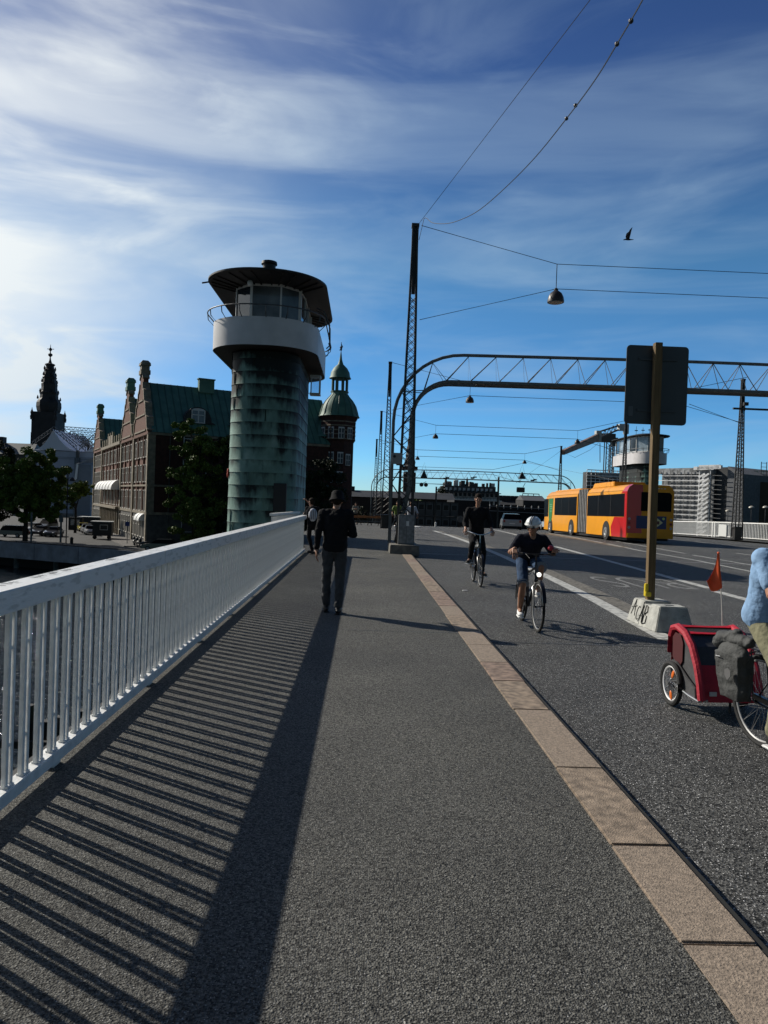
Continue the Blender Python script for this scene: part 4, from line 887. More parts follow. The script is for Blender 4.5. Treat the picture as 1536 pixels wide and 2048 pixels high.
# link wing between the tower and the shaded end wall
lk = empty('brick_wing', (ct.x-5.2, 112.5, QZ), 'dark brick wing with a copper roof between the copper bridge tower and the domed tower', 'building')
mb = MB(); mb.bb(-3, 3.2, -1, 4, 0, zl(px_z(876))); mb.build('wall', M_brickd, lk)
mb = MB(); ze, zr_ = zl(px_z(876)), zl(px_z(804)); mb.add([(-3, -1.2, ze), (3.5, -1.2, ze), (3.5, 4, zr_), (-3, 4, zr_), (-3, 4.2, ze), (3.5, 4.2, ze)], [(0, 1, 2, 3), (3, 2, 5, 4), (0, 3, 4), (1, 5, 2)]); mb.build('roof', M_roofc, lk)
for z_ in (zl(px_z(912)), zl(px_z(945))): mb = MB(); mb.box((1.7, -1.03, z_), (1.1, .1, 1.7)); f_ = mb.build('window', M_wf, lk); m2 = MB(); m2.box((1.45, -1.09, z_), (.4, .02, 1.5)); m2.box((1.95, -1.09, z_), (.4, .02, 1.5)); m2.build('pane', M_glass, f_)
# ---------------------------------------------------------------- palace spire far away
M_sp = mat('blackened_copper', (0.022, 0.020, 0.022), .7, var=.3, vscale=.3)
Y = 480; sx = at(93, 979, Y); sp = empty('palace_spire', (sx.x, Y, 0), 'black baroque spire with crowns rising far behind the white scaffold tent', 'spire')
pz_ = lambda py: at(97, py, Y).z
W_ = Y/F
mb = MB(); mb.box((0, 0, pz_(900)-12), (47*W_, 47*W_, pz_(862)-pz_(940)+20)); mb.box((0, 0, (pz_(880)+pz_(836))/2), (46*W_, 46*W_, pz_(836)-pz_(900))); mb.build('tower_block', M_sp, sp)
for s in (-1, 1):
    for q in (-1, 1): mb = MB(); mb.lathe([(1.0, pz_(842)), (1.2, pz_(836)), (.8, pz_(832)), (1.1, pz_(828)), (.3, pz_(822)), (.1, pz_(818))], 8, (s*22.5*W_, q*22.5*W_, 0)); mb.build('corner_urn', M_sp, sp)
def oct_(py0, py1, w0, w1): return [(w0*W_/2, pz_(py0)), (w1*W_/2, pz_(py1))]
prof = [(44, 838), (41, 832), (40, 826), (43, 822), (46, 814), (45, 806), (40, 801), (34, 797), (33, 790), (36, 786), (31, 783), (29, 775), (30, 768), (26, 766), (25, 758), (27, 755), (22, 752), (20, 744), (22, 740), (16, 738), (15, 732), (19, 730), (18, 728), (7, 726), (3, 719), (2, 714), (8, 711), (8, 708), (2, 706), (2, 702), (6, 700), (5, 697), (1.4, 695), (.8, 689)]
mb = MB(); mb.lathe([(w*W_/2, pz_(py)) for w, py in prof], 8, rot=pi/8); mb.build('spire', M_sp, sp)
for py, w in ((786, 34), (766, 28), (752, 23), (740, 20), (800, 42)):
    for k in range(4): a = pi/4+pi/2*k; m2 = MB(); m2.lathe([(.5, 0), (.7, .8), (.15, 2.4)], 6, (w*W_*.52*cos(a), w*W_*.52*sin(a), pz_(py))); m2.build('finial', M_sp, sp)
mb = MB(); mb.tube([(-2.0, 0, pz_(698)), (2.2, 0, pz_(698))], .25, 5); mb.build('vane', M_sp, sp)
# palace wing left of it
pw = empty('palace_wing', (at(30, 980, 400).x, 400, QZ), 'low grey palace wing with a dark roof left of the spire base', 'building')
x0, x1 = at(-40, 980, 400).x-pw.location.x, at(64, 980, 400).x-pw.location.x
mb = MB(); mb.bb(x0, x1, 0, 18, 0, at(20, 906, 400).z-QZ); mb.build('wall', mat('palace_stone', (.07, .065, .06), .8, var=.2, vscale=.3), pw)
mb = MB(); a, b2 = at(20, 908, 400).z-QZ, at(20, 884, 400).z-QZ; mb.add([(x0, -1, a), (x1, -1, a), (x1-2, 9, b2), (x0, 9, b2), (x0, 19, a), (x1, 19, a)], [(0, 1, 2, 3), (3, 2, 5, 4), (1, 5, 2), (0, 3, 4)]); mb.build('roof', mat('palace_roof', (.10, .11, .11), .6), pw)
mb = MB(); mb.bb(x0+3, x0+9, 5, 9, b2-4, b2+3); mb.build('chimney', M_sp, pw)
# ---------------------------------------------------------------- scaffold-wrapped exchange building with tent roof
Y = 205.0; ex = empty('wrapped_building', (at(130, 1040, Y).x, Y, QZ), 'white sheeted scaffold building with peaked tent roof behind the trees', 'building under wraps')
ez = lambda py: at(130, py, Y).z-QZ
X = lambda px, py=1000: at(px, py, Y).x-ex.location.x
M_sheet = mat('scaffold_sheet', (0.40, 0.44, 0.54), .7, var=.06, vscale=.4, bump=.2, bscale=2)
M_sheetw = mat('tent_fabric', (0.62, 0.66, 0.76), .6)
M_alu = mat('dark_truss', (0.07, 0.075, 0.08), .5)
mb = MB(); mb.bb(X(48), X(205), 0, 25, 0, ez(903)); mb.build('sheet_wall', M_sheet, ex)
for py in (903, 915, 918, 939, 962, 985, 1008): mb = MB(); mb.bb(X(48), X(200), -.12, 0, ez(py), ez(py)+.14); mb.build('sheet_seam', mat('sheet_seam', (.22, .24, .3), .7), ex)
mb = MB(); mb.bb(X(151), X(159), -1.6, -.1, 0, ez(915)); mb.build('drain_column', mat('column_grey', (.10, .12, .14), .6), ex)
for x_ in (X(155),): mb = MB(); mb.bb(x_-.35, x_+.35, -1.2, -.4, ez(915), ez(900)); mb.build('strut', M_alu, ex)
def tent(pc, pl, pr, yb, yt):
    mb = MB(); n_ = 10; vs, fs = [], []
    for side in (pl, pr):
        P = []
        for k in range(n_+1):
            t = k/n_; px_ = side+(pc-side)*t; py_ = yb+(yt-yb)*(t**2.0); P.append((X(px_), ez(py_)))
        o_ = len(vs); vs += [(x_, -.3, z_) for x_, z_ in P]+[(x_, 24, z_) for x_, z_ in P]; L_ = n_+1
        fs += [(o_+k, o_+k+1, o_+L_+k+1, o_+L_+k) for k in range(n_)]
        vs.append((P[-1][0], -.3, ez(yb))); fs.append(tuple([o_+k for k in range(n_+1)]+[len(vs)-1]))
    mb.add(vs, fs); return mb.build('tent_roof', M_sheetw, ex, smooth=True)
tent(103, 66, 152, 901, 860); tent(212, 163, 250, 902, 858)
def truss(p, q, par=ex, h=1.0, n_=14, m=M_alu):
    p, q = Vector(p), Vector(q); mb = MB(); d = Vector((0, 0, h)); mb.bar(p, q, .16); mb.bar(p+d, q+d, .16)
    for k in range(n_): a, b2 = p+(q-p)*(k/n_), p+(q-p)*((k+1)/n_); mb.bar(a+(d if k % 2 else Vector()), b2+(Vector() if k % 2 else d), .10)
    return mb.build('truss', m, par)
for yy in (-.6, 6, 12, 18):
    truss((X(62), yy, ez(893)), (X(104), yy, ez(862))); truss((X(106), yy, ez(862)), (X(153), yy, ez(899))); truss((X(157), yy, ez(899)), (X(200), yy, ez(862)))
for k, py in enumerate((858, 866, 874, 882, 889, 895)):
    hw = (104+ (153-104)*(py-858)/42, 200-(200-157)*(py-858)/42); truss((X(hw[0]+18), 1+.5*k, ez(py)), (X(hw[1]), 1+.5*k, ez(py+3)), h=.75, n_=18)
mb = MB(); mb.bb(X(172), X(205), -9, -1, 0, ez(930)); mb.build('sheet_wall', mat('sheet_grey', (.24, .27, .32), .7, var=.1, vscale=.4), ex)
mb = MB(); mb.add([(X(176), -9.1, ez(929)), (X(205), -9.1, ez(918)), (X(205), -1, ez(916)), (X(180), -1, ez(925))], [(0, 1, 2, 3)]); mb.add([(X(173), -9.15, ez(962)), (X(177), -9.15, ez(929)), (X(181), -9.3, ez(931)), (X(179), -9.3, ez(958)), (X(171), -9.4, ez(961))], [(0, 1, 2, 3), (0, 3, 4)]); mb.build('loose_tarpaulin', mat('white_tarp', (.8, .8, .8), .5), ex)
mb = MB()
for py in (1007, 1016, 1025): mb.bb(X(150), X(180), -10.5, -10.4, ez(py)-.1, ez(py)+.1)
mb.bb(X(62), X(178), -10.8, -10.6, 0, ez(1026)); mb.build('hoarding', mat('hoarding_dark', (.05, .055, .06), .7, col2=(.16, .17, .17), vscale=.6), ex)
# ---------------------------------------------------------------- low dark houses beyond the crest, left of the masts
hb = empty('dark_warehouse', (at(725, 1000, 175).x, 175, QZ), 'long low dark warehouse roof between the domed tower and the lattice masts', 'building')
zz = at(725, 980, 175).z-QZ; mb = MB(); mb.bb(-9, 22, 0, 12, 0, zz-1.5); mb.build('wall', mat('dark_brown_wall', (.03, .02, .018), .8), hb); mb = MB(); mb.add([(-9, -.5, zz-1.6), (22, -.5, zz-1.6), (22, 6, zz), (-9, 6, zz), (-9, 12.5, zz-1.6), (22, 12.5, zz-1.6)], [(0, 1, 2, 3), (3, 2, 5, 4), (0, 3, 4), (1, 5, 2)]); mb.build('roof', M_slate, hb)
mb = MB(); mb.bb(-3, -2, 5, 7, zz-1, zz+.9); mb.build('chimney', M_slate, hb)
# ================================================================ RIGHT SIDE AND THE FAR STREET
rf = empty('far_railing', (27.35, 46, 0), 'long white bar railing on the far side of the bridge behind the bus', 'railing')
railrun(rf, [(27.35, 44+2*i) for i in range(13)], hh=1.16, sp=.19, z=gz, limit=100, tw=.1)
for Y in (56.6, 57.0): mb = MB(); mb.bb(-.07, .07, Y-46-.06, Y-46+.06, gz(Y), gz(Y)+1.15); mb.build('post', M_white, rf)
mb = MB(); mb.bb(-.09, -.06, 54.7-46, 55.9-46, gz(55)+.1, gz(55)+1.0); mb.build('sign_panel', M_frame, rf)
Y = 130.0
def rx(px, Y=Y): return at(px, 1025, Y).x
def rz_(py, Y=Y, px=1400): return at(px, py, Y).z
M_net = mat('scaffold_netting', (0.22, 0.225, 0.23), .8, var=.35, vscale=.8, bump=.3, bscale=2)
M_netd = mat('dark_netting', (0.06, 0.062, 0.065), .8, var=.3, vscale=.8)
M_scw = mat('scaffold_white', (0.8, 0.8, 0.8), .5, var=.25, vscale=1.5)
sb = empty('scaffolded_block', (rx(1325), Y, -5.7), 'building wrapped in grey netting and white scaffolding with zigzag stairs beyond the far railing', 'building under scaffolding')
o0 = sb.location.copy()
sb.rotation_euler = (0, 0, atan2(-.85, .53))
def sx_(px): k = at(px, 1025, 1.0).x; return (130*k-o0.x)/(.53+.85*k)
def sz(py, px=1400): return rz_(py, 127, px)-o0.z
mb = MB(); mb.bb(sx_(1322), sx_(1448), .6, 24, 0, sz(937)); mb.build('building', M_netd, sb)
mb = MB(); mb.bb(sx_(1322), sx_(1427), -.1, .0, 0, sz(942)); mb.build('netting', M_net, sb)
mb = MB(); mb.hexa([(sx_(1453), -.1, 0), (sx_(1485), -.1, 0), (sx_(1485), 22, 0), (sx_(1453), 22, 0), (sx_(1453), -.1, sz(936)), (sx_(1485), -.1, sz(951)), (sx_(1485), 22, sz(951)), (sx_(1453), 22, sz(936))]); mb.build('sheeted_gable', mat('grey_sheet', (.15, .155, .165), .8, var=.15, vscale=3), sb)
mb = MB(); mb.bb(sx_(1318), sx_(1425), -.6, .8, sz(950), sz(938)); mb.build('top_sheeting', mat('crumpled_sheet', (.10, .105, .11), .6, col2=(.42, .43, .44), vscale=1.2, bump=1, bscale=3), sb)
rnd = random.Random(4)
for k in range(10):
    py = 953+k*15.3/1.6
    mb = MB(); mb.bar((sx_(1318), -.9, sz(py)), (sx_(1402), -.9, sz(py+1)), .14, .12); mb.build('ledger', M_scw, sb)
for k in range(13):
    py = 950+k*9.0
    mb = MB(); mb.bar((sx_(1402), -1.0, sz(py+7)), (sx_(1414), -1.0, sz(py)), .13, .3); mb.bar((sx_(1410), -1.1, sz(py+8)), (sx_(1423), -1.1, sz(py)), .16, .3); mb.build('stair_flight', M_scw, sb)
    mb = MB(); mb.bar((sx_(1424), -.8, sz(py+3)), (sx_(1447), -.8, sz(py+4)), .07, .08); mb.build('ledger', mat('scaffold_grey', (.2, .2, .2), .5), sb)
for px in (1320, 1330, 1344, 1358, 1372, 1386, 1402, 1424): mb = MB(); mb.bar((sx_(px), -.85, 0), (sx_(px), -.85, sz(942)), .11); mb.build('standard', M_scw if px in (1402, 1424) else MATS['scaffold_grey'], sb)
for k in range(7): mb = MB(); z_ = sz(940-rnd.random()*3); x_ = sx_(1397+7*k); mb.box((x_, -.8, z_), (1.0+rnd.random(), .5, .45+.3*rnd.random()), .0); mb.build('loose_sheet', mat('white_tarp', (.8, .8, .8), .5), sb)
def sz2(py): return rz_(py, Y+4, 1212)-o0.z
b2_ = empty('scaffold_wing', (rx(1183), Y+4, -5.7), 'low scaffolded wing with white sheeting left of the far copper tower', 'building under scaffolding')
mb = MB(); mb.bb(0, rx(1250)-rx(1175), 0, 2, 0, sz2(945)); mb.build('building', M_netd, b2_)
for py in (941, 946, 952, 958, 964, 972): mb = MB(); mb.bar((0, -.5, sz2(py)), (rx(1250)-rx(1175), -.5, sz2(py+1)), .18, .14); mb.build('ledger', M_scw, b2_)
for k in range(9): mb = MB(); x_ = k*.8; mb.bar((x_, -.4, 0), (x_, -.4, sz2(940)), .09); mb.build('standard', M_scw, b2_)
mb = MB(); mb.bb(2, 6.4, -.45, -.4, sz2(956), sz2(947)); mb.build('sheet', mat('crumpled_sheet', (.1, .1, .1)), b2_)
e = empty('black_clad_building', (rx(1488), 126, -5.7), 'black building volume right of the grey sheeted gable', 'building'); mb = MB(); mb.hexa([(0, 0, 0), (3.2, 0, 0), (3.2, 12, 0), (0, 12, 0), (0, 0, sz(944)), (3.2, 0, sz(962)), (3.2, 12, sz(962)), (0, 12, sz(944))]); mb.build('wall', mat('black_wall', (.01, .01, .01), .9), e)
e = empty('brown_building', (rx(1512, 120), 120, -5.7), 'brown walled building with green roof railing at the right edge', 'building')
mb = MB(); mb.bb(0, 12, 0, 12, 0, rz_(964, 120, 1520)+5.7); mb.build('wall', mat('brown_wall', (.075, .05, .03), .8, var=.2, vscale=.5), e)
mb = MB(); zt_ = rz_(964, 120, 1520)+5.7
for dz in (.6, 1.3, 1.9): mb.bar((-1, 2, zt_+dz), (12, 2, zt_+dz), .08)
for k in range(12): mb.bar((-1+k, 2, zt_), (-1+k, 2, zt_+2.0), .07)
mb.build('roof_railing', mat('green_railing', (.06, .16, .13), .5), e)
mb = MB()
for dx in (1.1, 2.0): mb.bar((dx, 1, zt_), (dx, 1, zt_+3.4), .09)
for k in range(5): mb.bar((1.1, 1, zt_+.6+.65*k), (2.0, 1, zt_+.6+.65*k), .07)
mb.build('roof_frame', M_dark, e)
# globe lamps along the far quay
def globe(px, py, Y, lab, col=(.45, .42, .36)):
    p = at(px, py, Y); e = empty('globe_lamp', (p.x, Y, -5.7), lab, 'street lamp', 0, 'round lamps on the far quay'); mb = MB(); mb.cyl((0, 0, 0), (0, 0, p.z+5.6), .06, 6); mb.build('pole', M_steel, e); mb = MB(); mb.lathe([(.1, -.1), (.42, -.05), (.34, .14), (.1, .25)], 14, (0, 0, p.z+5.7)); mb.build('lamp_head', mat('lamp_cream', col, .4), e)
globe(1503, 1015, 112, 'flat round lamp against the black building'); globe(1531, 1015, 108, 'flat round lamp against the brown wall at the right edge'); globe(1456, 1022, 118, 'small white lamp in front of the grey sheeted gable')
# ---------------------------------------------------------------- tower crane
Y = 230; cr = empty('tower_crane', (at(1213, 1020, Y).x, Y, -5.7), 'tower crane with a thick brown jib swung towards the bridge', 'crane')
c = lambda px, py, dy=0: Vector((at(px, py, Y+dy).x-cr.location.x, dy, at(px, py, Y+dy).z+5.7))
M_crn = mat('crane_grey', (.06, .06, .065), .5); M_jib = mat('crane_jib_brown', (.26, .17, .13), .6, var=.3, vscale=.6); M_cw = mat('crane_white', (.5, .5, .48), .5)
def lattice(par, px, pyt, w, nm='mast_section', Yd=0):
    x0 = c(px, 1000).x; zt = c(px, pyt).z
    for sx in (-1, 1):
        for sy in (-1, 1): mb = MB(); mb.bar((x0+sx*w/2, Yd+sy*w/2, 0), (x0+sx*w/2+.035*zt*0, Yd+sy*w/2, zt), .26); mb.build('leg', M_crn, par)
    pts, z, k = [], 1.0, 0
    for ph in (0, 1):
        pts, z, k = [], 1.0, ph
        while z < zt: pts.append((x0+(w/2 if k % 2 else -w/2), Yd-w/2, z)); z += w*.8; k += 1
        mb = MB(); mb.tube(pts, .10, 4); mb.build('lacing', M_crn, par)
lattice(cr, 1213, 882, 2.0); lattice(cr, 1226, 888, 1.2, Yd=3)
mb = MB(); mb.box(c(1214, 876), (4.6, 3, 2.6)); mb.box(c(1228, 884), (1.8, 2.4, 2.6)); mb.build('slewing_unit', M_crn, cr, bevel=.1)
mb = MB(); a, b2, b3 = c(1126, 905, -30), c(1197, 874, -6), c(1213, 869); 
for off, w in ((Vector((0, 0, .5)), .8), (Vector((0, 0, -.5)), .8)): mb.bar(a+off*.6, b2+off*1.6, w*1.0, .7)
mb.bar(a, b2, 1.0, 1.0); mb.build('jib', M_jib, cr)
mb = MB(); mb.box(c(1196, 873, -6), (1.6, 2, 3.4)); mb.build('jib_head', M_cw, cr); 
for off in (-.8, .8): mb = MB(); mb.bar(b2+Vector((0, 0, off*1.2+.6)), c(1238, 855)+Vector((0, 0, off*.8)), .45); mb.build('counter_jib', M_crn, cr)
pts = [b2+(c(1238, 855)-b2)*(k/10)+Vector((0, 0, 1.4 if k % 2 else -.6)) for k in range(11)]; mb = MB(); mb.tube(pts, .16, 4); mb.build('lacing', M_crn, cr)
mb = MB(); mb.box(c(1246, 855), (3.0, 2.4, 2.0)); mb.box(c(1252, 860), (1.2, 2, 2.6)); mb.build('counterweight', M_cw, cr, bevel=.08)
mb = MB(); mb.tube([c(1200, 886), c(1200, 925)], .12, 4); mb.tube([a, c(1150, 915, -20), c(1180, 900, -10), c(1197, 886)], .05, 4); mb.build('cable', M_crn, cr)
# ---------------------------------------------------------------- grand hotel in the distance
Y = 235; ho = empty('hotel', (at(938, 1012, Y).x, Y, -5.7), 'broad pale hotel with balconies and cluttered roof behind the black dressed cyclist', 'building')
hx = lambda px: at(px, 1010, Y).x-ho.location.x
hz_ = lambda py, px=938: at(px, py, Y).z+5.7
M_hw = mat('hotel_render', (.62, .62, .60), .8, var=.2, vscale=.4); M_hd = mat('hotel_dark_grey', (.07, .07, .072), .8)  # dark grey for the roof storey, balcony parts and roof units
mb = MB(); mb.bb(hx(877), hx(1000), 0, 18, 0, hz_(1000)); mb.bb(hx(880), hx(999), 1, 17, hz_(1000), hz_(985)); mb.build('wall', M_hw, ho)
mb = MB(); mb.bb(hx(889), hx(992), 1.5, 16, hz_(985), hz_(972)); mb.build('roof_storey', M_hd, ho)
mb = MB(); mb.bb(hx(874), hx(1002), -1.2, 1, hz_(1001), hz_(999)); mb.build('cornice', M_frame, ho)
mb = MB(); mb.bb(hx(878), hx(1001), -.6, 1, hz_(986), hz_(984.5)); mb.build('balcony_slab', M_hd, ho)
k = 0
for px in range(884, 998, 9):
    for py, h in ((993, 1.9), (1010, 1.8), (1021, 1.8), (1032, 1.8)):
        mb = MB(); mb.bb(hx(px)-.45, hx(px)+.45, -.05, .02, hz_(py), hz_(py)+h); mb.build('window', M_dull, ho)
    if 889 < px < 988: mb = MB(); mb.bb(hx(px)-.5, hx(px)+.3, 1.4, 1.5, hz_(982), hz_(976)); mb.build('window', M_hw, ho)
mb = MB()
for px in range(878, 1002, 6): mb.bar((hx(px), -1.0, hz_(999)), (hx(px), -1.0, hz_(995)), .08)
mb.bar((hx(877), -1, hz_(995)), (hx(1002), -1, hz_(995)), .14); mb.build('balcony_rail', M_hd, ho)
rnd = random.Random(8)
for k in range(26): mb = MB(); x_ = hx(rnd.uniform(890, 992)); h = rnd.uniform(.5, 1.9); mb.box((x_, rnd.uniform(2, 8), hz_(972)+h/2), (rnd.uniform(.4, 1.6), 1, h)); mb.build('roof_unit', M_hd if k % 3 else M_hw, ho)
for px, pt in ((892, 952), (935, 953)): mb = MB(); mb.lathe([(.5, 0), (.35, 1.8), (.05, hz_(pt)-hz_(972))], 6, (hx(px), 3, hz_(972))); mb.build('mast', M_hd, ho)
# church spire behind the nearest mast
Y = 330; ch = empty('church_spire', (at(817, 1005, Y).x, Y, -5.7), 'dark brick church tower with ornate spire just right of the nearest mast', 'church')
cz = lambda py: at(820, py, Y).z+5.7; w_ = Y/F
mb = MB(); mb.box((0, 0, cz(945)/2), (24*w_, 24*w_, cz(945)-0)); mb.build('tower_block', mat('church_brick', (.05, .035, .028), .9, var=.2, vscale=.3), ch)
mb = MB(); mb.box((0, 0, cz(937)), (30*w_, 30*w_, 1.6)); mb.box((0, 0, cz(998)), (27*w_, 27*w_, 2)); mb.build('cornice', MATS['church_brick'], ch)
mb = MB(); mb.lathe([(13*w_, cz(937)), (11*w_, cz(930)), (12*w_, cz(925)), (9*w_, cz(915)), (10*w_, cz(910)), (8*w_, cz(905)), (8.5*w_, cz(898)), (6*w_, cz(890)), (6.5*w_, cz(884)), (4.5*w_, cz(872)), (5*w_, cz(868)), (3*w_, cz(855)), (1*w_, cz(835)), (.3*w_, cz(815))], 8, rot=pi/8); mb.build('spire', M_sp, ch)
# site cabins, two storeys
Y = 126; zc0 = gz(Y)-.3
M_cb = mat('site_cabin_grey', (.055, .06, .065), .6, var=.15, vscale=1)
cb0 = None; idx = 0
for col in range(6):
    for row in (0, 1):
        px = 826+16.5*col; pos = (at(px, 1020, Y).x, Y, zc0+row*2.55)
        lab = '%s storey grey site cabin, number %s from the nearest mast' % (('ground', 'upper')[row], ('one', 'two', 'three', 'four', 'five', 'six')[col])
        if cb0 is None:
            cb0 = empty('site_cabin', pos, lab, 'site cabin', 0, 'stacked grey site cabins beyond the crest of the road')
            w = 16.2*Y/F; mb = MB(); mb.bb(-w/2, w/2, 0, 5, 0, 2.45); mb.build('body', M_cb, cb0)
            for x_ in (-w/2, w/2): m2 = MB(); m2.bb(x_-.06, x_+.06, -.06, 0, 0, 2.5); m2.build('corner_frame', M_dark, cb0)
            m2 = MB(); m2.bb(-w/2, w/2, -.07, -.01, 2.36, 2.5); m2.build('roof_frame', M_dark, cb0)
            m2 = MB(); m2.bb(-.5, .5, -.03, 0, 1.0, 2.0); f_ = m2.build('window', mat('cabin_frame', (.16, .17, .18), .6), cb0); m3 = MB(); m3.bb(-.43, .43, -.045, -.03, 1.06, 1.94); m3.build('pane', M_dull, f_)
        else: copy_tree(cb0, loc=pos, label=lab)
# dark long buildings right of the cabins
def lowblock(px0, px1, pyt, Y, name, lab, m, roofm=None, depth=12):
    e = empty(name, (at((px0+px1)/2, 1015, Y).x, Y, -5.7), lab, 'building'); x0, x1 = at(px0, 1015, Y).x-e.location.x, at(px1, 1015, Y).x-e.location.x; zt = at((px0+px1)/2, pyt, Y).z+5.7
    mb = MB(); mb.bb(x0, x1, 0, depth, 0, zt-1.6 if roofm else zt); mb.build('wall', m, e)
    if roofm: mb = MB(); mb.add([(x0, -.4, zt-1.7), (x1, -.4, zt-1.7), (x1, depth/2, zt), (x0, depth/2, zt), (x0, depth+.4, zt-1.7), (x1, depth+.4, zt-1.7)], [(0, 1, 2, 3), (3, 2, 5, 4), (0, 3, 4), (1, 5, 2)]); mb.build('roof', roofm, e)
    return e, x0, x1, zt
M_bw = mat('black_facade', (.012, .012, .014), .8); M_dg = mat('dark_grey_facade', (.03, .03, .032), .8, var=.3, vscale=.5)
e, x0, x1, zt = lowblock(908, 978, 1001, 140, 'dark_shed', 'plain black shed between the site cabins and the cyclist in black', M_bw)
e, x0, x1, zt = lowblock(828, 885, 990, 260, 'dark_roofscape', 'dark roofs and chimneys just left of the hotel', M_dg, M_slate)
for k in range(5): mb = MB(); x_ = x0+(x1-x0)*(k+.4)/5; mb.box((x_, 5, zt-.2), (1.6, 1.4, 2.2)); mb.build('chimney', M_dg, e)
e, x0, x1, zt = lowblock(1000, 1050, 1000, 250, 'terrace_block', 'dark row of old houses right of the hotel', M_dg, M_slate)
for k in range(6): mb = MB(); x_ = x0+(x1-x0)*(k+.5)/6; mb.box((x_, 5, zt+.2), (1.2, 1.4, 2.6)); mb.build('chimney', M_dg, e)
for k in range(7):
    for r_ in (0, 1, 2): mb = MB(); x_ = x0+(x1-x0)*(k+.5)/7; mb.bb(x_-.4, x_+.4, -.05, 0, zt-4-3*r_, zt-2.5-3*r_); mb.build('window', MATS['grey_pane'], e)
e, x0, x1, zt = lowblock(1046, 1092, 991, 240, 'mansard_house', 'house with pale mansard roof and rooftop frame left of the bus front', M_dg, mat('pale_slate', (.10, .10, .105), .6))
mb = MB(); mb.bar((x0+1, 6, zt+.6), (x1-1, 6, zt+.6), .25); 
for k in range(4): mb.bar((x0+1+(x1-x0-2)*k/3, 6, zt-.5), (x0+1+(x1-x0-2)*k/3, 6, zt+.6), .2)
mb.build('roof_frame', M_dark, e)
e, x0, x1, zt = lowblock(975, 1100, 1012, 170, 'parking_deck', 'low dark deck with pale rails and posts behind the parked cars', M_bw)
mb = MB()
for dz in (-.2, -1.3): mb.bar((x0, -.4, zt+dz), (x1, -.4, zt+dz-.3), .14)
mb.build('rail', mat('dull_rail', (.25, .25, .26), .5), e)
for k in range(9): mb = MB(); x_ = x0+(x1-x0)*(k+.3)/9; mb.lathe([(.06, 0), (.09, .2), (.16, .6), (.08, .9), (.1, 1.0)], 8, (x_, -.5, zt-.8)); mb.build('urn_light', mat('urn_white', (.4, .4, .4), .5), e)
mb = MB(); mb.tube([(0, 0, 0), (0, 0, 7.2)], .13, 6); p = at(994, 1050, 100); s_ = mb.build('lamp_post', M_mast); s_.location = (p.x, 100, gz(100)-.2); tag(s_, 'plain dark post rising against the sky right of the hotel', 'post')
mb = MB(); mb.tube([(0, 0, 0), (0, 0, 6.4)], .13, 6); p = at(870, 1050, 112); s_ = mb.build('lamp_post', M_mast); s_.location = (p.x, 112, gz(112)-.2); tag(s_, 'plain dark post in front of the site cabins left of the hotel', 'post')
mb = MB(); mb.tube([(0, 0, 0), (0, 0, 4.5)], .16, 6); mb.box((0, 0, 4.3), (.5, .3, .3)); p = at(1163, 1050, 110); s_ = mb.build('lamp_post', M_mast); s_.location = (p.x, 110, gz(110)+1.9); tag(s_, 'short dark post standing up behind the bus roof left of the scaffolding', 'post')
p = at(927, 1057, 75); e = empty('roadside_post', (p.x, 75, gz(75)+RZ), 'slim grey post with a dark disc beside the black dressed cyclist', 'post'); mb = MB(); mb.tube([(0, 0, 0), (0, 0, 1.6)], .07, 6); mb.build('pole', M_steel, e); mb = MB(); mb.lathe([(.35, 0), (.35, .03)], 16, (-.35, 0, .85), axis=(0, -1, 0)); mb.build('disc', M_steel, e)
mb = MB(); p = at(871, 1056, 70); mb.lathe([(.09, 0), (.09, .42), (.03, .46)], 8, (p.x, 70, gz(70)+RZ)); tag(mb.build('marker_post', M_frame), 'tiny white marker post on the island nose at the crest', 'post')
# ================================================================ BUS
M_yel = mat('bus_yellow', (.74, .30, .004), .45, coat=.15, spec=.3, var=.05, vscale=.8); M_red = mat('bus_red', (.55, .012, .015), .3, coat=.5); M_bgl = mat('bus_glass', (.005, .005, .007), .35, spec=.05)
M_tyre = mat('tyre_rubber', (.014, .014, .014), .8); M_rim = mat('wheel_rim_grey', (.25, .25, .25), .45, .3); M_bel = mat('bellows_grey', (.17, .17, .17), .8, var=.2, vscale=4)
bu = empty('articulated_bus', (15.42, 39.3, RZ+gz(39.3)+.03), 'long yellow and red articulated bus driving away in the far lane', 'bus'); bu.rotation_euler = (R(-.72), 0, 0)
hw = 1.275
def busbody(y0, y1, zr, name, nose=0):
    mb = MB(); S_ = []
    sect = [(-hw, .26), (-hw, 2.75), (-hw+.10, 2.98), (-hw+.32, zr), (hw-.32, zr), (hw-.10, 2.98), (hw, 2.75), (hw, .26)]
    st = [(y0+.06, .97, 0), (y0, .99, 0) ] if False else []
    lev = [(y0, 1.0, 0), (y1-(1.3 if nose else 0), 1.0, 0)]+([(y1-.5, .985, -.16), (y1-.12, .94, -.45), (y1, .9, -.7)] if nose else [])
    vs = []
    for yy, k, dz in lev:
        for x, z in sect: vs.append((x*k, yy-(0 if z < 2.4 else (0 if not nose or yy < y1-1 else .25)), z+(dz if z > 2.7 else 0)))
    n_ = len(sect); fs = [(i*n_+j, i*n_+(j+1) % n_, (i+1)*n_+(j+1) % n_, (i+1)*n_+j) for i in range(len(lev)-1) for j in range(n_)]+[tuple(range(n_))[::-1], tuple(range((len(lev)-1)*n_, len(lev)*n_))]
    mb.add(vs, fs); return mb.build(name, M_yel, bu, smooth=True)
rb = busbody(0, 7.1, 3.14, 'rear_section'); fb_ = busbody(9.2, 18.5, 3.14, 'front_section', 1)
mb = MB()
for k in range(12): y_ = 7.1+2.1*k/12; mb.bb(-hw+.03+.05*(k % 2), hw-.03-.05*(k % 2), y_, y_+.175, .32, 3.08)
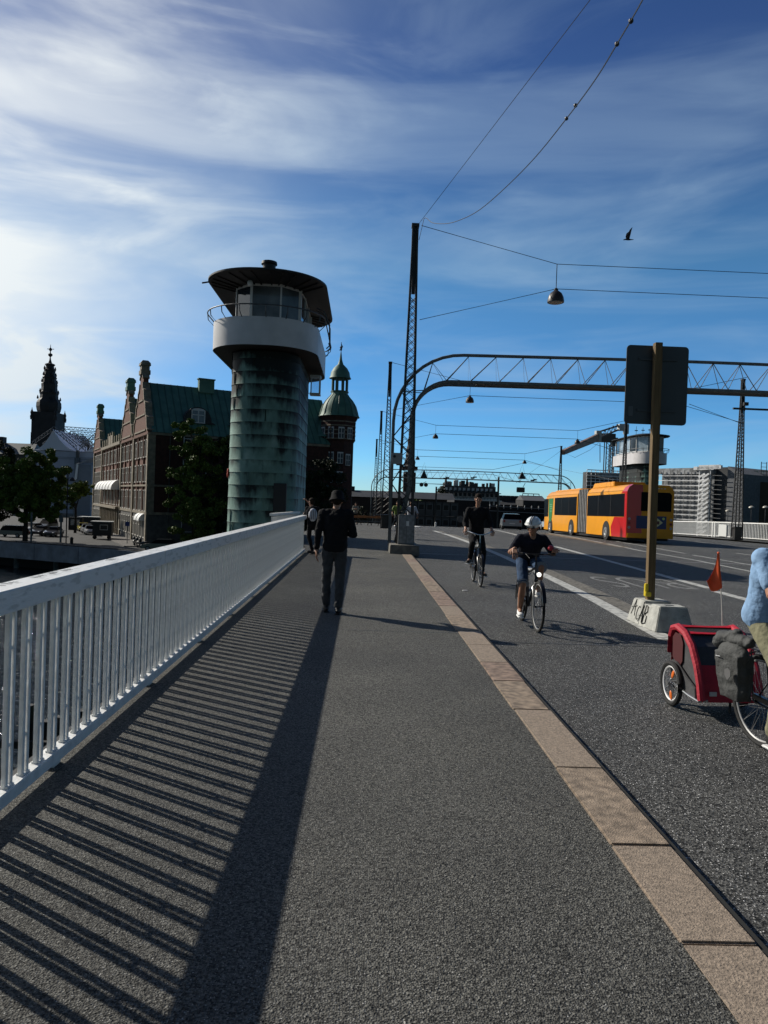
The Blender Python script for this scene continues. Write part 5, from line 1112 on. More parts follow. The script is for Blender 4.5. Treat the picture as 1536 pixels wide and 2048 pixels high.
mb.build('bellows', M_bel, bu)
def sidebox(y0, y1, z0, z1, m, name, out=.006, par=bu, x=-hw, bev=0):
    mb = MB(); mb.bb(x-out if x < 0 else x, x if x < 0 else x+out, y0, y1, z0, z1); return mb.build(name, m, par, bevel=bev)
for x in (-hw, hw):
    sidebox(.35, 7.0, 1.38, 2.64, M_bgl, 'side_windows', x=x, out=.01); sidebox(9.35, 15.0, 1.38, 2.64, M_bgl, 'side_windows', x=x, out=.01); sidebox(16.85, 18.1, 1.25, 2.6, M_bgl, 'cab_window', x=x, out=.012)
for y_ in (2.6, 4.8): sidebox(y_, y_+.05, 1.4, 2.62, M_dark, 'window_divider', out=.016)
for y_ in (11.2, 13.1): sidebox(y_, y_+.05, 1.4, 2.62, M_dark, 'window_divider', out=.016)
for yl in (9.4, 0.4): sidebox(yl, yl+(6.6 if yl < 1 else 8.2), 2.80, 2.83, mat('bus_seam', (.35, .15, .01), .6), 'roof_seam', out=.008, x=-hw+.02)
# red corner: side panel, pillar and roof band
mb = MB(); mb.prism([(0, .27), (2.35, .27), (2.5, .8), (1.95, 1.36), (0, 1.36)], lambda u, v, h: (-hw-h, u, v), 0, .008); mb.build('red_side_panel', M_red, bu)
mb = MB(); mb.bb(-hw-.012, -hw, 0, .35, 1.36, 2.7); mb.build('red_pillar', M_red, bu)
mb = MB(); mb.add([(-hw-.008, 0, 2.66), (-hw-.008, .95, 2.66), (-hw-.008, .75, 2.76), (-hw-.008, 0, 2.76), (-hw+.09, .6, 2.995), (-hw+.09, 0, 2.995), (-hw+.31, .45, 3.15), (-hw+.31, 0, 3.15), (-.45, .4, 3.15), (-.45, 0, 3.15)], [(0, 1, 2, 3), (3, 2, 4, 5), (5, 4, 6, 7), (7, 6, 8, 9)]); mb.build('red_roof_corner', M_red, bu)
# rear face
mb = MB(); mb.prism([(-hw+.02, .42), (-.42, .42), (-.5, 1.2), (-.42, 2.72), (-.46, 3.12), (-hw+.32, 3.12), (-hw+.1, 2.96), (-hw+.02, 2.74)], lambda u, v, h: (u, -h, v), 0, .012); mb.build('red_rear_panel', M_red, bu)
mb = MB(); mb.prism([(-.52, 1.72), (1.12, 1.72), (1.14, 2.62), (1.02, 2.74), (-.52, 2.74)], lambda u, v, h: (u, -h, v), .012, .022); mb.build('rear_window', M_bgl, bu)
mb = MB(); mb.bb(-hw+.03, hw-.03, -.07, .0, .26, .52); mb.build('bumper', M_yel, bu, bevel=.02)
mb = MB(); mb.bb(-.75, .88, -.024, -.012, .78, 1.46); mb.build('advert_panel', mat('advert_blue', (.02, .035, .13), .4), bu)
mb = MB(); mb.prism([(-.15+.42, .80), (.27+.42, 1.12), (-.15+.42, 1.44), (-.57+.42, 1.12)], lambda u, v, h: (u, -h, v), .024, .03); mb.build('advert_diamond', mat('advert_cream', (.65, .62, .35), .5), bu)
mb = MB(); mb.bb(.30, .50, -.034, -.03, 1.02, 1.2); mb.build('advert_square', mat('advert_brown', (.12, .05, .04), .5), bu)
text_obj('LB', .22, 'advert_letters', M_dark, Matrix.Translation((.13, -.036, 1.11))@Matrix.Rotation(pi/2, 4, 'X'), bu, .002)
mb = MB(); mb.lathe([(.07, 0), (.07, .01)], 12, (.72, -.024, 1.33), axis=(0, -1, 0)); mb.build('advert_dot', mat('advert_green', (.5, .65, .2), .5), bu)
for x in (-hw+.14, hw-.14):
    for k, z_ in enumerate((.82, 1.05, 1.28)): mb = MB(); mb.lathe([(.075, 0), (.07, .03), (.01, .035)], 12, (x, -.012, z_), axis=(0, -1, 0)); mb.build('tail_light', mat('lamp_red', (.25, .01, .01), .3) if k % 2 else mat('lamp_pale', (.4, .35, .35), .3), bu)
for k in range(3): mb = MB(); mb.bb(.35+.17*k, .45+.17*k, -.03, -.0, 2.93, 2.97); mb.build('marker_light', M_frame, bu)
# poster on the door and roof pods
mb = MB(); mb.prism([(15.4, 2.62), (16.7, 2.62), (16.65, 1.5), (16.5, 1.05), (16.35, .75), (15.95, .8), (15.7, 1.2)], lambda u, v, h: (-hw-h, u, v), .012, .018); mb.build('door_poster', mat('poster_green', (.035, .21, .07), .4), bu)
for z_, l_ in ((2.15, .8), (2.0, .8), (1.85, .6), (1.65, .7)): mb = MB(); mb.bb(-hw-.024, -hw-.018, 15.6, 15.6+l_, z_, z_+.035); mb.build('poster_line', mat('poster_pale', (.25, .55, .3), .5), bu)
for y0, y1, z1, m in ((3.0, 7.0, 3.42, M_yel), (9.6, 16.2, 3.22, M_yel)):
    mb = MB(); mb.hexa([(-1.0, y0, 3.1), (1.0, y0, 3.1), (1.0, y1, 3.1), (-1.0, y1, 3.1), (-.92, y0+.25, z1), (.92, y0+.25, z1), (.92, y1-.1, z1), (-.92, y1-.1, z1)]); mb.build('roof_pod', m, bu, bevel=.04)
def buswheel(y, x):
    mb = MB(); s = -1 if x < 0 else 1
    mb.lathe([(.46, -.14), (.48, -.11), (.48, .11), (.46, .14)], 24, axis=(1, 0, 0)); w = mb.build('wheel', M_tyre, bu, smooth=True); w.location = (x-s*.12, y, .46)
    m2 = MB(); m2.lathe([(.30, 0), (.29, .03), (.17, .035), (.13, .0), (.09, .02), (.02, .03)], 18, (s*.14, 0, 0), axis=(s, 0, 0)); m2.build('rim', M_rim, w, smooth=True); return w
for y in (3.3, 10.5, 16.1):
    for x in (-hw, hw): buswheel(y, x)
    for s in (-1, 1): mb = MB(); mb.prism([(y+.66*cos(pi*k/14), .46+.66*sin(pi*k/14)) for k in range(15)]+[(y-.66, .25), (y+.66, .25)], lambda u, v, h: (s*(hw+h), u, v), -.1, .010); mb.build('wheel_arch', M_dark, bu)
mb = MB(); mb.bb(-hw+.15, hw-.15, .3, 18.0, .12, .3); mb.build('underbody', M_dark, bu)
mb = MB(); mb.bar((hw, 18.3, 2.4), (hw+.3, 18.6, 2.2), .05); mb.box((hw+.32, 18.6, 2.0), (.2, .12, .4)); mb.build('mirror', M_dark, bu)
# ================================================================ CARS
def car(loc, rz, col, label, name='parked_car', group=None, L=4.3, Wd=1.78, H=1.46, wagon=False, van=False, lights=False):
    T = empty(name, loc, label, 'car', rz, group); paint = mat('car_paint_%.2f_%.2f_%.2f' % col, col, .3, coat=.8); h = L/2
    if van: low = [(-h, .35), (-h, 1.0), (-h+.1, H*.62), (h-.9, H*.62), (h-.15, .95), (h, .8), (h, .35)]; top = [(-h+.06, H*.6), (-h+.2, H), (h-1.6, H), (h-.8, H*.6)]
    elif wagon: low = [(-h, .38), (-h, .9), (-h+.06, .98), (h-1.2, 1.0), (h-.2, .86), (h, .7), (h, .35)]; top = [(-h+.08, .95), (-h+.35, H-.03), (-h+.8, H), (.25, H), (.9, H-.1), (h-1.15, .98)]
    else: low = [(-h, .4), (-h, .85), (-h+.1, .95), (h-1.2, .96), (h-.2, .82), (h, .65), (h, .32)]; top = [(-h+.35, .93), (-h+1.0, H-.05), (-.1, H), (.45, H-.06), (h-1.1, .94)]
    def ext(poly, w0, w1, zsplit, m, nm):
        mb = MB(); n_ = len(poly); zmin = min(v for u, v in poly); zmax = max(v for u, v in poly); vs = []
        for s in (-1, 1):
            for u, v in poly: k = (v-zmin)/(zmax-zmin); vs.append((s*(w0+(w1-w0)*k)/2, u, v))
        mb.add(vs, [tuple(range(n_))[::-1], tuple(range(n_, 2*n_))]+[(i, (i+1) % n_, n_+(i+1) % n_, n_+i) for i in range(n_)]); return mb.build(nm, m, T, bevel=.03)
    ext(low, Wd, Wd*.97, 0, paint, 'body'); ext([(u, v) for u, v in top], Wd*.94, Wd*.76, 0, M_bgl, 'cabin_glass')
    zt = max(v for u, v in top); tp = [u for u, v in top if v > zt-.12]; mb = MB(); mb.box((0, (min(tp)+max(tp))/2, zt+.005), (Wd*.76, max(tp)-min(tp)+.12, .05)); mb.build('roof', paint, T, bevel=.02)
    for y in (-h+.8, h-.85):
        for s in (-1, 1):
            mb = MB(); mb.lathe([(.29, -.1), (.32, -.08), (.32, .08), (.29, .1)], 16, axis=(1, 0, 0)); w = mb.build('wheel', M_tyre, T, smooth=True); w.location = (s*(Wd/2-.09), y, .32); m2 = MB(); m2.lathe([(.19, 0), (.18, .02), (.03, .03)], 12, (s*.1, 0, 0), axis=(s, 0, 0)); m2.build('rim', M_rim, w)
    for s in (-1, 1):
        mb = MB(); mb.ell((s*Wd*.36, h-.06, .68), (.17, .1, .08), n=10, m=6); mb.build('headlight', mat('headlight', (.85, .85, .85), .15), T, smooth=True)
        mb = MB(); mb.box((s*Wd*.4, -h, .82), (.16, .05, .22)); mb.build('tail_light', MATS['lamp_red'], T)
    mb = MB(); mb.box((0, -h-.005, .62), (.5, .02, .11)); mb.build('number_plate', M_frame, T)
    mb = MB(); mb.box((0, h, .42), (Wd*.6, .04, .14)); mb.build('grille', M_dark, T)
    return T
p = ground(1021, 1059); car((p[0], p[1], gz(p[1])+RZ), R(-8), (.30, .33, .36), 'silver estate car seen from behind beyond the crest between the two cyclists', 'moving_car', wagon=True, L=4.6)
p = ground(1078, 1059); car((p[0]+.4, 86, gz(86)+RZ), R(3), (.42, .45, .5), 'pale car half hidden by the white helmet and the bus front', 'moving_car', wagon=True, L=4.5)
gq = 'cars standing on the quay street'
def qp(px, py): p = on(px, py, QZ); return (p.x, p.y, QZ)
car(qp(22, 1074), R(80), (.012, .012, .014), 'large black car under the trees at the left edge', group=gq, L=4.8, H=1.7, wagon=True)
car(qp(66, 1064), R(170), (.5, .5, .5), 'white car partly hidden behind the tree trunk', group=gq)
car(qp(82, 1071), R(178), (.02, .02, .022), 'black car in the middle of the group on the quay', group=gq)
car(qp(107, 1073), R(184), (.03, .03, .035), 'dark car facing the water with bright headlights beside the lamp post', group=gq)
car(qp(95, 1060), R(175), (.09, .10, .11), 'grey van parked behind the dark cars', group=gq, van=True, H=1.9)
rw = fd
arow = atan2(fd.y, fd.x)+pi/2
for k, (px, py, c_, l_) in enumerate(((160, 1059.5, (.20, .21, .22), 'grey car farthest along the row by the brick facade'), (167, 1062.5, (.55, .45, .05), 'yellowish small car second along the facade row'), (174, 1065.5, (.35, .35, .36), 'silver car third along the facade row'), (181, 1069, (.6, .6, .6), 'white fronted car nearest the black wagon'))): car(qp(px, py), arow, c_, l_, group=gq, L=3.9)
car(qp(322, 1102), R(95), (.015, .017, .02), 'black car in deep shade at the foot of the brick end wall', group=gq, L=4.6)
q = qp(205, 1078); e = empty('market_wagon', q, 'black wagon with a pale roof edge and framed window beside the facade', 'wagon', R(12))
mb = MB(); mb.bb(-1.35, 1.35, -.9, .9, .55, 2.55); mb.build('body', mat('wagon_black', (.012, .012, .012), .5), e, bevel=.02); mb = MB(); mb.bb(-1.6, 1.5, -1.1, 1.05, 2.57, 2.68); mb.build('roof', M_frame, e)
mb = MB(); z0, z1 = 1.45, 2.1
for a in ((-.25, .75, z0-.06, z0), (-.25, .75, z1, z1+.06), (-.3, -.25, z0-.06, z1+.06), (.75, .8, z0-.06, z1+.06)): mb.bb(a[0], a[1], -.93, -.9, a[2], a[3])
mb.build('window_frame', M_frame, e)
for x in (-1, 1): mb = MB(); mb.lathe([(.3, -.08), (.3, .08)], 14, (x, -.8, .3), axis=(0, 1, 0)); mb.build('wheel', M_tyre, e)
q = qp(152, 1060); e = empty('poster_box', q, 'black box with a pale poster standing in the quay street', 'display box'); mb = MB(); mb.bb(-1.2, 1.2, -.5, .5, 0, 2.3); mb.build('body', MATS['wagon_black'], e); mb = MB(); mb.bb(-.8, .8, -.53, -.5, .9, 1.9); mb.build('poster', mat('poster_grey', (.35, .35, .36), .6, var=.5, vscale=5), e)
q = qp(183, 1056); e = empty('market_awning', q, 'dark stall with white roof edge behind the row of cars', 'stall'); mb = MB(); mb.bb(-2, 2, -1, 1, 0, 2.1); mb.build('body', MATS['wagon_black'], e); mb = MB(); mb.bb(-2.3, 2.3, -1.3, 1.3, 2.1, 2.2); mb.build('roof', M_frame, e)
# quay lamp, bollard, posts, motorbikes
q = qp(132, 1086); e = empty('quay_lamp', q, 'black street lamp with curved arm and bell shade on the quay', 'street lamp'); mb = MB(); mb.tube([(0, 0, 0), (0, 0, 9.2)], .08, 6); mb.tube([(0, 0, 8.3), (.2, 0, 8.8), (.55, 0, 8.75)], .04, 6); mb.build('pole', M_dark, e); mb = MB(); mb.lathe([(.36, -.15), (.3, .1), (.12, .3), (.04, .35)], 12, (.6, 0, 8.5)); mb.build('shade', M_dark, e)
q = qp(137, 1087); mb = MB(); mb.lathe([(.22, 0), (.2, .5), (.24, .6), (.2, .8), (.03, .9)], 10); o = mb.build('bollard', M_dark, smooth=True); o.location = (q[0]+.4, q[1], q[2]); tag(o, 'short black bollard beside the foot of the quay lamp', 'bollard')
for px, lab in ((62, 'pale slim post on the quay beside the large tree trunk'), (121, 'pale slim post on the quay left of the street lamp')):
    q = qp(px, 1085); mb = MB(); mb.tube([(0, 0, 0), (0, 0, 4.0)], .14, 8); mb.box((.0, 0, 3.2), (.5, .2, .9)) if px == 121 else None; o = mb.build('quay_post', mat('post_grey', (.10, .12, .13), .6)); o.location = q; tag(o, lab, 'post', 'pale posts on the quay')
for k, (px, py, l_) in enumerate(((268, 1092, 'leftmost parked motorbike by the corner of the brick building'), (277, 1094, 'middle parked motorbike by the corner of the brick building'), (286, 1096, 'rightmost parked motorbike by the corner of the brick building'))):
    q = qp(px, py); e = empty('motorbike', q, l_, 'motorbike', R(20+25*k), 'motorbikes parked at the building corner')
    for y in (-.65, .65): mb = MB(); mb.tube([(0, y+.3*cos(a*pi/8), .3+.3*sin(a*pi/8)) for a in range(16)], .06, 6, closed=True); mb.build('wheel', M_tyre, e)
    mb = MB(); mb.ell((0, 0, .62), (.22, .55, .22)); mb.ell((0, .45, .95), (.2, .2, .3)); mb.tube([(0, .65, .3), (0, .4, 1.0)], .05, 5); mb.build('body', MATS['wagon_black'], e, smooth=True); mb = MB(); mb.tube([(-.35, .3, 1.05), (.35, .3, 1.05)], .03, 5); mb.build('handlebar', M_rim, e); mb = MB(); mb.ell((0, -.3, .82), (.14, .4, .08)); mb.build('seat', M_dark, e, smooth=True)
q = qp(238, 1080); e = empty('sign_post', qp(254, 1089), 'thin post with a blue parking sign by the pavement', 'sign'); mb = MB(); mb.tube([(0, 0, 0), (0, 0, 3.2)], .05, 6); mb.build('pole', M_steel, e); mb = MB(); mb.bb(-.28, .28, -.06, -.04, 2.5, 3.1); mb.build('panel', mat('sign_blue', (.02, .03, .16), .4), e)
# timber fender in the water beyond the near railing
M_tim = mat('wet_timber', (.012, .011, .010), .7, var=.4, vscale=4, bump=.4)
e = empty('timber_fender', (-11.2, 25.5, WZ), 'dark timber fender of piles standing in the water seen through the railing bars', 'fender')
for k in range(7): mb = MB(); x_ = -1.8+.6*k; mb.cyl((x_, .15*sin(k*2), -1), (x_, .15*sin(k*2), 2.6+.8*((k*37 % 7)/7)), .2, 10); mb.build('pile', M_tim, e)
for z_ in (1.0, 2.0): mb = MB(); mb.box((0, -.25, z_), (4.3, .2, .25)); mb.build('waling', M_tim, e)
mb = MB(); mb.box((.2, -.42, .9), (.5, .14, .9)); mb.build('tyre_block', mat('rust_red', (.10, .02, .015), .8), e)
e = empty('timber_fender', (-4.9, 9.6, WZ), 'nearer dark timber fender right under the railing, just above the water', 'fender')
for k in range(6): mb = MB(); y_ = -3+1.2*k; mb.cyl((0, y_, -1), (0, y_, 3.8), .22, 10); mb.build('pile', M_tim, e)
for z_ in (1.2, 3.2): mb = MB(); mb.box((.0, 0, z_), (.5, 7.6, .3)); mb.build('waling', M_tim, e)
# ================================================================ TREES
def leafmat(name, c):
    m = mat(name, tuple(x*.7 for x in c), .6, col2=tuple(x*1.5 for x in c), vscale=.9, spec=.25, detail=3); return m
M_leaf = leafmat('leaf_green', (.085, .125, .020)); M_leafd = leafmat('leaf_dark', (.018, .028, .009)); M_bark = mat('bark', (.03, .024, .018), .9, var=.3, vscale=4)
def tree(loc, label, crowns, leaf, trunk_h=4, n=5200, size=.26, seed=1, name='tree', tr=.3, cat='tree', group=None):
    "crowns: list of (dx,dy,dz,rx,ry,rz) ellipsoids of clumps"
    T = empty(name, loc, label, cat, 0, group); rnd = random.Random(seed); vs, fs = [], []; tot = sum(c[3]*c[4]*c[5] for c in crowns)
    for c in crowns:
        k = max(6, int(len(crowns) and 34*(c[3]*c[4]*c[5]/tot)**.6*2)); cl = []
        while len(cl) < k:
            p = Vector([rnd.uniform(-1, 1) for _ in range(3)]); L = p.length
            if L > 1 or L < .35: continue
            cl.append((Vector((c[0]+p.x*c[3], c[1]+p.y*c[4], c[2]+p.z*c[5])), rnd.uniform(.22, .42)*min(c[3], c[5])))
        m = int(n*(c[3]*c[4]*c[5])/tot)
        for _ in range(m):
            q, r = cl[rnd.randrange(k)]; d = Vector([rnd.gauss(0, 1) for _ in range(3)]).normalized()*r*rnd.random()**.4; d.z *= .75; p = q+d
            a = Vector([rnd.gauss(0, 1) for _ in range(3)]).normalized(); a.z += .3; b2 = a.cross(Vector([rnd.gauss(0, 1) for _ in range(3)])).normalized(); a = a.normalized().cross(b2); s = size*rnd.uniform(.6, 1.4)
            o_ = len(vs); vs += [p-a*s*.5, p+b2*s*.32, p+a*s*.5, p-b2*s*.32]; fs.append((o_, o_+1, o_+2, o_+3))
    mb = MB(); mb.add(vs, fs); me = bpy.data.meshes.new('crown'); me.from_pydata([tuple(v) for v in vs], [], fs); me.materials.append(leaf); o = bpy.data.objects.new('crown', me); COL.objects.link(o); o.parent = T
    mb = MB(); mb.tube([(0, 0, -.2), (.05, 0, trunk_h*.4), (-.05, .05, trunk_h)], [tr*1.3, tr, tr*.8], 8)
    for c in crowns: mb.tube([(0, 0, trunk_h*.8), (c[0]*.5, c[1]*.5, (trunk_h+c[2])/2), (c[0]*.9, c[1]*.9, c[2]+c[5]*.3)], [tr*.6, tr*.4, tr*.12], 6)
    mb.build('trunk', M_bark, T, smooth=True); return T
p = on(50, 1082, QZ)
tree((p.x, p.y, QZ), 'large leafy tree with sunlit top in front of the white sheeted building', [(1.5, 0, 10.6, 2.7, 3, 2.3), (-.8, 0, 8.8, 3.3, 3.4, 2.6), (3.4, .5, 8.4, 2.6, 2.6, 2.2), (.5, 0, 6.0, 3.8, 3, 2.4), (4.6, 0, 6.2, 2.0, 2, 1.5), (-1, 0, 4.0, 3.6, 2, 1.6), (2.8, 0, 4.6, 3.0, 2, 1.6), (.3, -1, 6.6, 3.4, 2, 2.6)], M_leaf, 6, 60000, .31, 1)
p = on(-15, 1078, QZ)
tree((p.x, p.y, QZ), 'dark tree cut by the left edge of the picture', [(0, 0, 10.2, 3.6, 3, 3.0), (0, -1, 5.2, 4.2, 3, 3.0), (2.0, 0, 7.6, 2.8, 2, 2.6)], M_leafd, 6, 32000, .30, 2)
p = on(150, 1066, QZ)
tree((p.x, p.y, QZ), 'small sunlit tree right of the quay lamp', [(-.6, 0, 7.0, 1.9, 1.8, 1.5), (1.1, 0, 7.5, 1.9, 1.8, 1.2), (-1.7, 0, 4.9, 1.5, 1.5, 1.0)], M_leaf, 5, 8000, .27, 3, tr=.2)
c0 = at(390, 1000, 97)
tree((c0.x, 97, QZ), 'tall dark tree with green left edge covering the end wall of the brick building', [(-.9, 0, 15.1, 2.7, 2, 1.7), (-2.3, 0, 12.6, 1.7, 1.5, 1.2), (.6, 0, 12.6, 3.0, 2, 2.2), (-1.0, 0, 9.6, 3.0, 2, 1.6), (1.0, 0, 9.5, 2.8, 2, 2.2), (-2.6, 0, 6.8, 2.0, 1.6, 1.5), (.8, 0, 6.2, 3.2, 2, 2.4), (0, 0, 3.2, 3.2, 2, 2.2), (3.6, .5, 13.8, 1.6, 1.5, 1.6)], M_leaf, 8, 42000, .28, 4)
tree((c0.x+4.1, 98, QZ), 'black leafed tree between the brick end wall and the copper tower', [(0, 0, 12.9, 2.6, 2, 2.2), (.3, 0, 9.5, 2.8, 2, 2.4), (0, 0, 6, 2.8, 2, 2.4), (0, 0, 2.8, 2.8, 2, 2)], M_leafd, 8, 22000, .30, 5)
c0 = at(648, 1000, 103)
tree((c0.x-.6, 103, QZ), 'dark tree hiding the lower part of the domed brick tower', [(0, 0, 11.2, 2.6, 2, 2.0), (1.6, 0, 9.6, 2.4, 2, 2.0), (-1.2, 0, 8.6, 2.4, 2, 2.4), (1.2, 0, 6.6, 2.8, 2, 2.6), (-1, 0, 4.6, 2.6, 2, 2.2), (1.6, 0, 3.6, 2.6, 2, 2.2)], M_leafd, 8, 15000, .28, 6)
c0 = at(722, 1010, 118)
tree((c0.x, 118, -5.4), 'round dark bush left of the gantry legs', [(0, 0, 4.8, 1.6, 1.2, 1.3), (-.8, 0, 3.6, 1.6, 1, 1.3), (1.1, 0, 3.4, 1.4, 1, 1.3)], M_leafd, 2.5, 3600, .22, 7, name='bush', tr=.1, cat='bush')
c0 = at(836, 998, 150)
tree((c0.x, 150, -5.4), 'low green tree behind the site cabins', [(0, 0, 6.3, 2.6, 1.4, 1.3), (2, 0, 6.0, 1.8, 1.2, 1.0)], M_leaf, 4, 2400, .3, 8)
c0 = at(883, 985, 232)
tree((c0.x, 230, -5.4), 'dark roof tree at the left corner of the hotel', [(0, 0, 10.6, 1.5, 1.2, 2.0)], M_leafd, 9, 900, .4, 9)
# overflow: timber bench line and barrier near the far walker
e = empty('construction_barrier', (at(724, 1035, 57).x, 57, gz(57)), 'low barrier with a rusty orange plank beyond the walking man', 'barrier')
mb = MB(); mb.bb(-1.3, 1.5, 0, .12, .55, .72); mb.build('plank', mat('rusty_orange', (.30, .12, .04), .7, var=.4, vscale=3), e)
mb = MB(); mb.bb(-1.3, 1.5, .02, .1, .25, .33); mb.build('rail', M_steel, e)
for x in (-1.1, -.2, .6, 1.4): mb = MB(); mb.bar((x-.15, 0, 0), (x, .1, .6), .06); mb.bar((x+.15, .15, 0), (x, .1, .6), .06); mb.build('leg', M_dark, e)
# gull
g = empty('gull', at(1256, 479, 60), 'dark gull gliding high in the sky on the right', 'bird')
M_gull = mat('gull_feathers', (.025, .025, .03), .7)
mb = MB(); mb.ell((0, 0, 0), (.30, .08, .07), n=12, m=8); mb.cap((-.22, 0, .0), (-.34, 0, -.04), .055, .04); mb.cap((-.34, 0, -.05), (-.42, 0, -.02), .02, .008); mb.cap((.2, 0, 0), (.46, 0, .01), .05, .02)
fleshy('body', mb, M_gull, g, .012, 3)
for s in (-1, 1):
    mb = MB(); P = [(-.14, s*.05, .03), (.10, s*.05, .03), (-.12, s*.22, .36), (.12, s*.22, .34), (.0, s*.36, .68), (.13, s*.36, .60), (.20, s*.40, .88)]
    mb.add(P+[(a, b2+.012, c2) for a, b2, c2 in P], [(0, 1, 3, 2), (2, 3, 5, 4), (4, 5, 6), (7, 9, 10, 8), (9, 11, 12, 10), (11, 13, 12), (0, 2, 9, 7), (2, 4, 11, 9), (4, 6, 13, 11), (1, 8, 10, 3), (3, 10, 12, 5), (5, 12, 13, 6), (0, 7, 8, 1)])
    w = mb.build('wing', M_gull, g); 
    if s > 0: w.rotation_euler = (R(-6), 0, 0)
# ================================================================ PEOPLE AND BICYCLES
M_skin = mat('skin', (.42, .23, .155), .5, var=.08, vscale=12, spec=.35); M_skint = mat('tanned_skin', (.36, .18, .11), .5, var=.12, vscale=14, spec=.4)
M_blkc = mat('black_cloth', (.010, .010, .012), .9, bump=.3, bscale=60, spec=.2); M_navy = mat('navy_cloth', (.010, .012, .022), .9, bump=.3, bscale=60, spec=.2)
M_hair = mat('dark_hair', (.020, .013, .009), .85, spec=.15); M_shoeb = mat('black_shoe', (.010, .010, .010), .6); M_shoew = mat('white_shoe', (.75, .75, .74), .5)
M_chrome = mat('chrome', (.55, .55, .55), .2, .9); M_bikeb = mat('black_bike_paint', (.010, .010, .011), .3, coat=.4)
V = Vector
def hand(mb, w, d, n, curl=.9, s=1.0, side=1):
    "palm, four unequal fingers with two knuckle bends each and an opposed thumb"
    d = V(d).normalized(); n = V(n).normalized(); n = (n-d*d.dot(n)).normalized(); t = d.cross(n)*side; w = V(w)
    for k, off in enumerate((-.03, -.01, .01, .03)): mb.cap(w+t*off*.6*s, w+(d*.085+t*off)*s, .017*s, .0125*s, 8)
    for k, (off, L) in enumerate(((-.031, .030), (-.0105, .036), (.0105, .039), (.031, .034))):
        p = w+(d*.088+t*off)*s; a = 0.0
        for q in range(3):
            a += curl*(.55, .75, .6)[q]; dd = d*cos(a)+n*sin(a); p2 = p+dd*L*(1, .75, .6)[q]*s; mb.cap(p, p2, .0088*s, .0078*s, 7); p = p2
    p = w+(d*.025+t*.026)*s; p2 = p+(d*.03+t*.03+n*.012)*s; p3 = p2+(d*.028+t*.006+n*.02*curl)*s; mb.cap(p, p2, .0125*s, .0105*s, 8); mb.cap(p2, p3, .0105*s, .009*s, 8)
def person(root_name, loc, rz, label, J, look, o):
    T = empty(root_name, loc, label, 'person', rz); g = o.get; vox = g('vox', .009); sk = g('skin', M_skin); P = {k: V(v) for k, v in J.items()}; fat = g('fat', 1.0)
    fw = V(g('fw', (0, 1, 0))).normalized()
    for s_ in 'LR':
        pass
    up = (P['chest']-P['pelvis']).normalized(); sd_ = fw.cross(up).normalized(); f2 = up.cross(sd_).normalized(); TB = Matrix((sd_, f2, up)).transposed()
    def torso(mb, e, f=1.0, low=.02):
        ch, pe = P['chest'], P['pelvis']; nk = P['neck']
        R_ = [(pe-up*(low+.014), .140, .100), (pe-up*low, .152, .110), (pe+up*.03, .160, .116), (pe.lerp(ch, .40), .147, .108), (pe.lerp(ch, .70), .155, .110), (ch, .170, .114), (ch+up*.07, .172, .108), (ch+up*.12, .150, .095), (ch.lerp(nk, .72)+up*.01, .095, .075), (ch.lerp(nk, .92), .058, .056)]
        n_ = 24; vs = []
        for c_, a_, b_ in R_:
            for k in range(n_): t = 2*pi*k/n_; vs.append(c_+sd_*(a_*f+e)*fat*cos(t)+f2*(b_*f+e)*fat*sin(t))
        fs = [(i*n_+k, i*n_+(k+1) % n_, (i+1)*n_+(k+1) % n_, (i+1)*n_+k) for i in range(len(R_)-1) for k in range(n_)]+[tuple(range(n_))[::-1], tuple(range((len(R_)-1)*n_, len(R_)*n_))]
        mb.add(vs, fs)
        for s_ in 'LR': mb.cap(ch+up*.03+(P['sh'+s_]-ch)*.35, P['sh'+s_]-up*.012, .080+e, .054+e); mb.cap(nk-up*.04, P['sh'+s_]-up*.015, .042+e, .036+e)
    sh = MB(); 
    # skin: one surface
    mb = MB(); torso(mb, -.014)
    mb.cap(P['chest']+up*.1, P['neck'], .07, .052); mb.cap(P['neck'], P['head']-V((0, 0, .04)), .052, .05)
    lk = V(look).normalized(); hu = V(g('hup', (0, 0, 1))); hs2 = lk.cross(hu).normalized(); hu = hs2.cross(lk).normalized(); H = Matrix((hs2, lk, hu)).transposed(); hc = P['head']
    mb.ell(hc+hu*.012-lk*.008, (.074, .092, .100), H, 20, 14); mb.ell(hc+lk*.028-hu*.055, (.056, .058, .058), H); mb.ell(hc+lk*.062-hu*.093, (.022, .02, .018), H, 10, 6)
    mb.ell(hc+lk*.078+hu*.028, (.045, .016, .012), H, 10, 6); mb.cap(hc+lk*.088+hu*.012, hc+lk*.108-hu*.025, .009, .014, 8)
    for q in (-1, 1): mb.ell(hc+hs2*q*.075-hu*.005, (.012, .022, .032), H, 10, 6); mb.ell(hc+hs2*q*.04+lk*.062-hu*.02, (.024, .02, .02), H, 10, 6)
    ex = MB()
    for s_ in 'LR':
        mb.cap(P['sh'+s_], P['el'+s_], .047, .038); mb.cap(P['el'+s_], P['wr'+s_], .040, .026); q = 1 if s_ == 'R' else -1
        d_ = g('hd'+s_, P['wr'+s_]-P['el'+s_]); n_ = g('hn'+s_, (0, 0, -1)); hand(ex, P['wr'+s_], d_, n_, g('curl'+s_, .8), g('hs', 1.0), -q)
        mb.cap(P['hip'+s_], P['kn'+s_], .068, .048); mb.cap(P['kn'+s_], P['kn'+s_]*.55+P['an'+s_]*.45, .050, .052); mb.cap(P['kn'+s_]*.55+P['an'+s_]*.45, P['an'+s_], .052, .034); mb.cap(P['an'+s_], P['an'+s_]+(P['to'+s_]-P['an'+s_])*.6, .032, .026)
    fleshy('body', mb, sk, T, vox*.8, 3, extra=ex)
